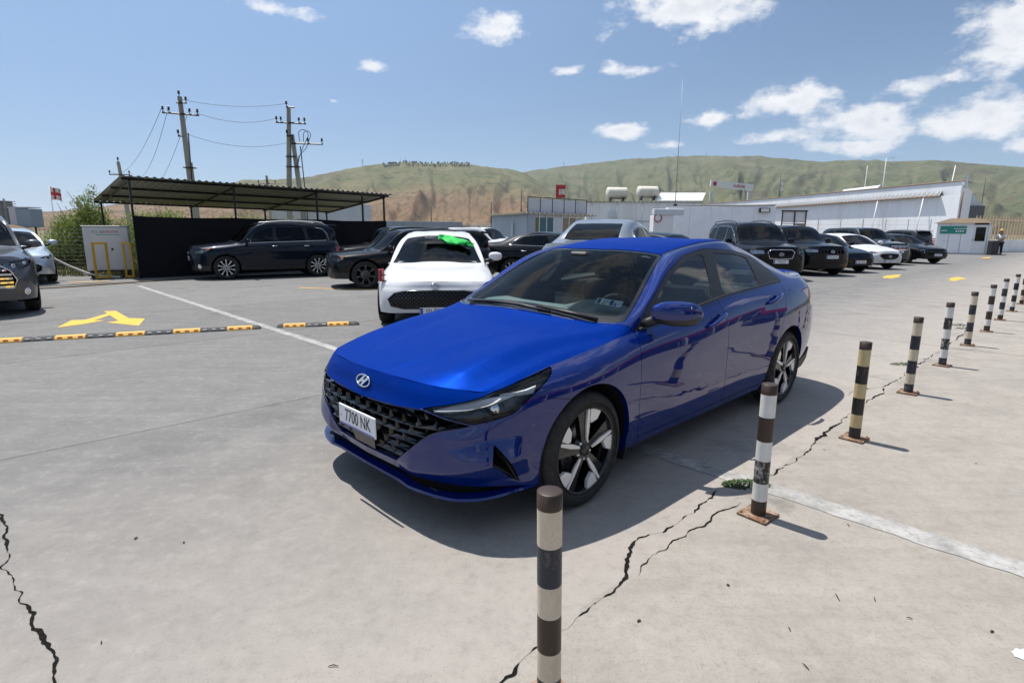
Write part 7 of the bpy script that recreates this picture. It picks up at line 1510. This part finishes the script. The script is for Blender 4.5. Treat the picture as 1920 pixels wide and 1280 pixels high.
tree((-17.1, 22.6, 0), [(0, 0, 1.25, 1.15, 1.0, 1.1), (.45, .1, 2.15, .75, .7, .62), (-1.15, -.1, .75, .85, .8, .75), (-.65, .1, 1.75, .60, .6, .55), (1.15, .2, 1.2, .8, .8, 1.0), (.62, 0, 2.95, .36, .4, .30), (.15, 0, 2.65, .42, .4, .35), (-1.7, 0, .5, .55, .6, .5)], 26000, .046, 'light green willow bush left of the white cabinet, the tallest of three', 3, droop=.9)
tree((-14.9, 24.2, 0), [(0, 0, 1.2, 1.5, 1.0, 1.15), (-1.0, .2, 1.5, .9, .9, 1.0), (1.3, .2, 1.1, 1.2, .9, 1.0), (.4, 0, 2.0, 1.0, .8, .55), (2.4, 0, 1.2, .9, .8, .9)], 20000, .050, 'light green bush seen through the left of the carport', 5, droop=.8)
tree((-12.2, 26.6, 0), [(0, 0, 1.3, 1.5, 1.0, 1.15), (1.6, .3, 1.2, 1.3, .9, .95), (-1.2, .2, 1.4, 1.0, .9, 1.0), (2.8, .2, 1.0, .9, .8, .8)], 17000, .050, 'yellow-green bush seen under the middle of the carport roof', 8, droop=.8)
def field():
    # rough grass beyond the fence, ploughed mound, hedge
    R = np.random.RandomState(2); V = []; F = []
    for k in range(15000):
        d = 18.0+R.random()**1.6*26; a = math.radians(R.uniform(-51, -31)); x, y = d*math.sin(a)/math.cos(a)*1.0, d
        b = .695*x-.719*y; aa = .719*x+.695*y
        if b > -20.4: continue
        h = R.uniform(.06, .22)*(1+.3*(d-18)/20); w = .012*(1+(d-18)/16); t = R.uniform(0, 6.28); l = R.normal(0, .06, 2); i = len(V); V += [(x-w*math.cos(t), y-w*math.sin(t), -.05), (x+w*math.cos(t), y+w*math.sin(t), -.05), (x+l[0], y+l[1], h)]; F.append((i, i+1, i+2))
    q = MB(); q.add(V, F); gm = mat('field_grass', (.15, .16, .05), .8); nt = NT(gm); nt.l(nt.ramp(nt.noise(nt.pos(), 1.1, 5, .7), [(.3, (.09, .115, .03)), (.5, (.17, .17, .055)), (.72, (.26, .21, .10))]), nt.b.inputs['Base Color']); tag(q.build('field_grass', gm), 'rough yellow-green grass beyond the mesh fence at the left', 'grass', None, 'stuff')
    n, k = 60, 22; V = []; X, Y = np.meshgrid(np.linspace(-1, 1, n), np.linspace(-1, 1, k)); Z = (1-X**2)*(1-Y**2)*.95*(.55+.9*fbm(X*4+3, Y*3+1, 4, 3))+.12*(fbm(X*16, Y*9, 3, 5)-.5)*(1-X**2)*(1-Y**2)
    q = MB(); q.add(np.stack([X*2.6, Y*1.1, Z-.02], -1).reshape(-1, 3).tolist(), grid_faces(k, n).tolist(), False); dm = mat('ploughed_earth', (.085, .055, .035), .95); nt = NT(dm); nt.l(nt.ramp(nt.noise(nt.pos(), 5, 8, .7), [(.3, (.04, .026, .018)), (.6, (.11, .072, .045))]), nt.b.inputs['Base Color']); nt.bump(nt.noise(nt.pos(), 12, 6, .7), .1, .8); o = q.build('earth_mound', dm); o.location = (-19.3, 22.8, -.05); o.rotation_euler = (0, 0, .3); tag(o, 'brown mound of dug earth behind the mesh fence', 'mound')
    V, F = leafcloud([(-70+5*i, 95+3*math.sin(i), .9, 3.2, 1.2, 1.1) for i in range(14)], 5200, .45, 12); q = MB(); q.add(V, F); tag(q.build('far_hedge', M_FOL), 'low dark hedge line far across the field at the left', 'hedge', None, 'stuff')
field()
def fence(name, P0, P1, h, posts, rows, label, post_m, wire_m, r=.006, vert=0, vr=None):
    P0, P1 = Vector(P0), Vector(P1); o = empty(name, P0); tag(o, label, 'fence'); d = P1-P0; pm = MB().tube([(0, 0, 0), (0, 0, h+.08)], .035, 4, smooth=False).mesh('post'); pm.materials.append(post_m)
    for k in range(posts+1): p = link('post', pm, o); p.location = d*k/posts
    q = MB()
    for k in range(rows): z = h*(k+1)/rows; q.tube([Vector((0, 0, z)), d+Vector((0, 0, z))], r, 4, False)
    for k in range(vert): c = d*(k+.5)/vert; q.tube([c, c+Vector((0, 0, h))], vr or r, 3, False)
    q.build('wire_mesh', wire_m, o); return o
M_WIREGR = mat('galvanised_wire', (.30, .31, .32), .5, .6)
fence('mesh_fence', (-27, 16.6, 0), (-12.9, 18.6, 0), 1.45, 6, 12, 'dark wire mesh fence behind the white cabinet at the left', M_STEELBLK, mat('dark_wire', (.05, .055, .055), .6), .005, 110)
fence('mesh_fence', (-7.6, 47, 0), (-.8, 44, 0), 2.0, 7, 16, 'galvanised mesh fence in front of the far white SUV', M_WHITEP, M_WIREGR, .010, 60, .008)
fence('mesh_fence', (22.5, 45.5, 0), (33.0, 45.2, 0), 2.5, 6, 7, 'pale mesh fence standing along the warehouse wall', M_PALEGREY, mat('pale_wire', (.55, .56, .57), .6), .010, 70, .006)
def yard_things():
    # grey sheet fence behind the carport end
    o = empty('sheet_fence', (-11.5, 31.5, 0)); tag(o, 'grey-blue sheet metal fence behind the right end of the carport', 'fence'); sm = wear('blue_grey_sheet', (.30, .34, .38), (.25, .23, .2), .35, .8, .5)
    slab_wall(o, (-11.5, 33.5, 0), (-3.2, 36.5, 0), 0, 2.05, 7, sm)
    o = empty('storage_shed', (-9.5, 36, 0)); tag(o, 'pale corrugated storage shed behind the sheet fence', 'shed'); slab_wall(o, (-15.5, 37, 0), (-9.6, 38.6, 0), 0, 3.2, 8, M_PALEGREY); slab_wall(o, (-15.5, 37, 0), (-16.7, 40.4, 0), 0, 3.2, 3, M_PALEGREY); slab_wall(o, (-9.6, 38.6, 0), (-10.8, 42, 0), 0, 3.2, 3, M_PALEGREY)
    # orange netting panels and crates along the foot of the fence
    on = wear('orange_red_netting', (.42, .07, .025), (.22, .05, .03), .5, 3, .7)
    for k in range(9):
        a = empty('netting_panel', (22.2+1.22*k if k < 7 else 31.2+(k-7)*1.3, 44.6-.03*k, 0)); tag(a, 'orange-red net panel leaning on the fence in front of the warehouse', 'net panel', 'orange net panels along the warehouse fence'); R = random.Random(k)
        for j in range(6): MB().box((0, 0, .42+.13*j), (1.12, .04, .085)).build('slat', on, a)
        for x in (-.5, 0, .5): MB().box((x, -.04, .75), (.06, .05, 1.0)).build('upright', on, a)
    # tan slat fence and low white wall at the right
    o = empty('slat_fence', (36.8, 45.5, 0)); tag(o, 'tan slat fence above the low white wall at the right edge', 'fence'); tn = wear('tan_slat_paint', (.50, .38, .26), (.30, .22, .15), .4, 3, .6); me = MB().box((0, 0, 0), (.09, .05, 1.9)).mesh('slat'); me.materials.append(tn)
    for k in range(26): p = link('slat', me, o); p.location = (.55*k, .33*k, 1.95)
    for z in (1.3, 2.6): MB().tube([(0, 0, z), (14.2, 8.5, z)], .04, 4, smooth=False).build('rail', tn, o)
    o = empty('low_wall', (36.2, 43.6, 0)); tag(o, 'low white wall sloping along the right edge behind the person', 'wall'); slab_wall(o, (36.2, 44.3, 0), (54, 55.5, 0), 0, 1.0, 8, M_WHITEWALL)
    # greenhouse-like sheds beyond
    o = empty('saw_tooth_shed', (52, 82, 0)); tag(o, 'grey saw-tooth roofed shed beyond the slat fence', 'shed')
    for k in range(3): q = MB(); x = -3+6*k; q.add([(x, 0, 5.4), (x+3, 0, 8.2), (x+6, 0, 5.4), (x, 9, 5.4), (x+3, 9, 8.2), (x+6, 9, 5.4)], [(0, 1, 2), (0, 3, 4, 1), (1, 4, 5, 2), (3, 5, 4)]); q.build('roof_bay', M_PALEGREY, o)
    MB().box((6, 4, 2.7), (17.8, 8.8, 5.4)).build('wall', wear('dark_shed_wall', (.13, .13, .13), (.08, .07, .06)), o)
    v = empty('white_van', (46.5, 63, 0), .2); tag(v, 'white van parked beyond the guard booth', 'van'); vw = MATS['white_car_paint']
    q = MB(); q.prism([(-2.6, .5), (2.3, .5), (2.6, .8), (2.5, 1.2), (1.9, 1.35), (1.2, 2.25), (-2.4, 2.3), (-2.6, 2.1)], -.95, .95, basis((0, 0, .0), (1, 0, 0), (0, -1, 0))); q.build('body', vw, v); 
    for x0, x1 in ((-2.2, -1.0), (-.9, .2), (.3, 1.25)): MB().box(((x0+x1)/2, -.96, 1.75), (x1-x0-.08, .02, .55)).build('window', M_GLASSPRIV, v)
    for x in (-1.6, 1.6): make_wheel(v, .34, .24, .2, 'dark7', True, (x, -.85, .34), 0, False)
    # the red-fronted service building across the pavement, seen in the blue sedan's side
    o = empty('service_shop', tuple(lot(6, 15))); tag(o, 'long service building with red fascia across the pavement, mirrored in the blue sedan windows', 'building'); o.rotation_euler = (0, 0, LOT_RZ); dk = mat('dark_shopfront_glass', (.03, .035, .04), .12); gw = wear('grey_shop_wall', (.25, .25, .25), (.15, .14, .13), .4, .8, .7)
    MB().box((20, -4, 1.7), (44, 7.6, 3.4)).build('wall', gw, o); fs = wear('red_fascia_sheet', (.36, .014, .018), (.2, .02, .02), .25, .7, .4); MB().box((20, -.35, 3.9), (45, 1.1, 1.15), bev=.02).build('fascia', fs, o); MB().box((20, -4, 4.4), (44.5, 7.9, .12)).build('roof', M_SHEET, o)
    for k in range(10): MB().box((4.2*k, -.17, 1.45), (3.4, .06, 2.5)).build('shop_window', dk, o); MB().box((2.1+4.2*k, .1, 1.7), (.28, .28, 3.4)).build('column', M_PALEGREY, o)
yard_things()
# ---------------------------------------------------------------- summer haze
def haze():
    q = MB(); q.box((0, 0, 262), (29000, 29000, 536)); o = q.build('haze', None); o.data.materials.clear(); m = bpy.data.materials.new('haze_air'); m.use_nodes = True; t = m.node_tree; t.nodes.clear()
    out = t.nodes.new('ShaderNodeOutputMaterial'); v = t.nodes.new('ShaderNodeVolumePrincipled'); v.inputs['Color'].default_value = (.80, .88, 1.0, 1); v.inputs['Density'].default_value = 6e-5; v.inputs['Anisotropy'].default_value = .3
    t.links.new(v.outputs[0], out.inputs['Volume']); o.data.materials.append(m); tag(o, kind='stuff')
haze()
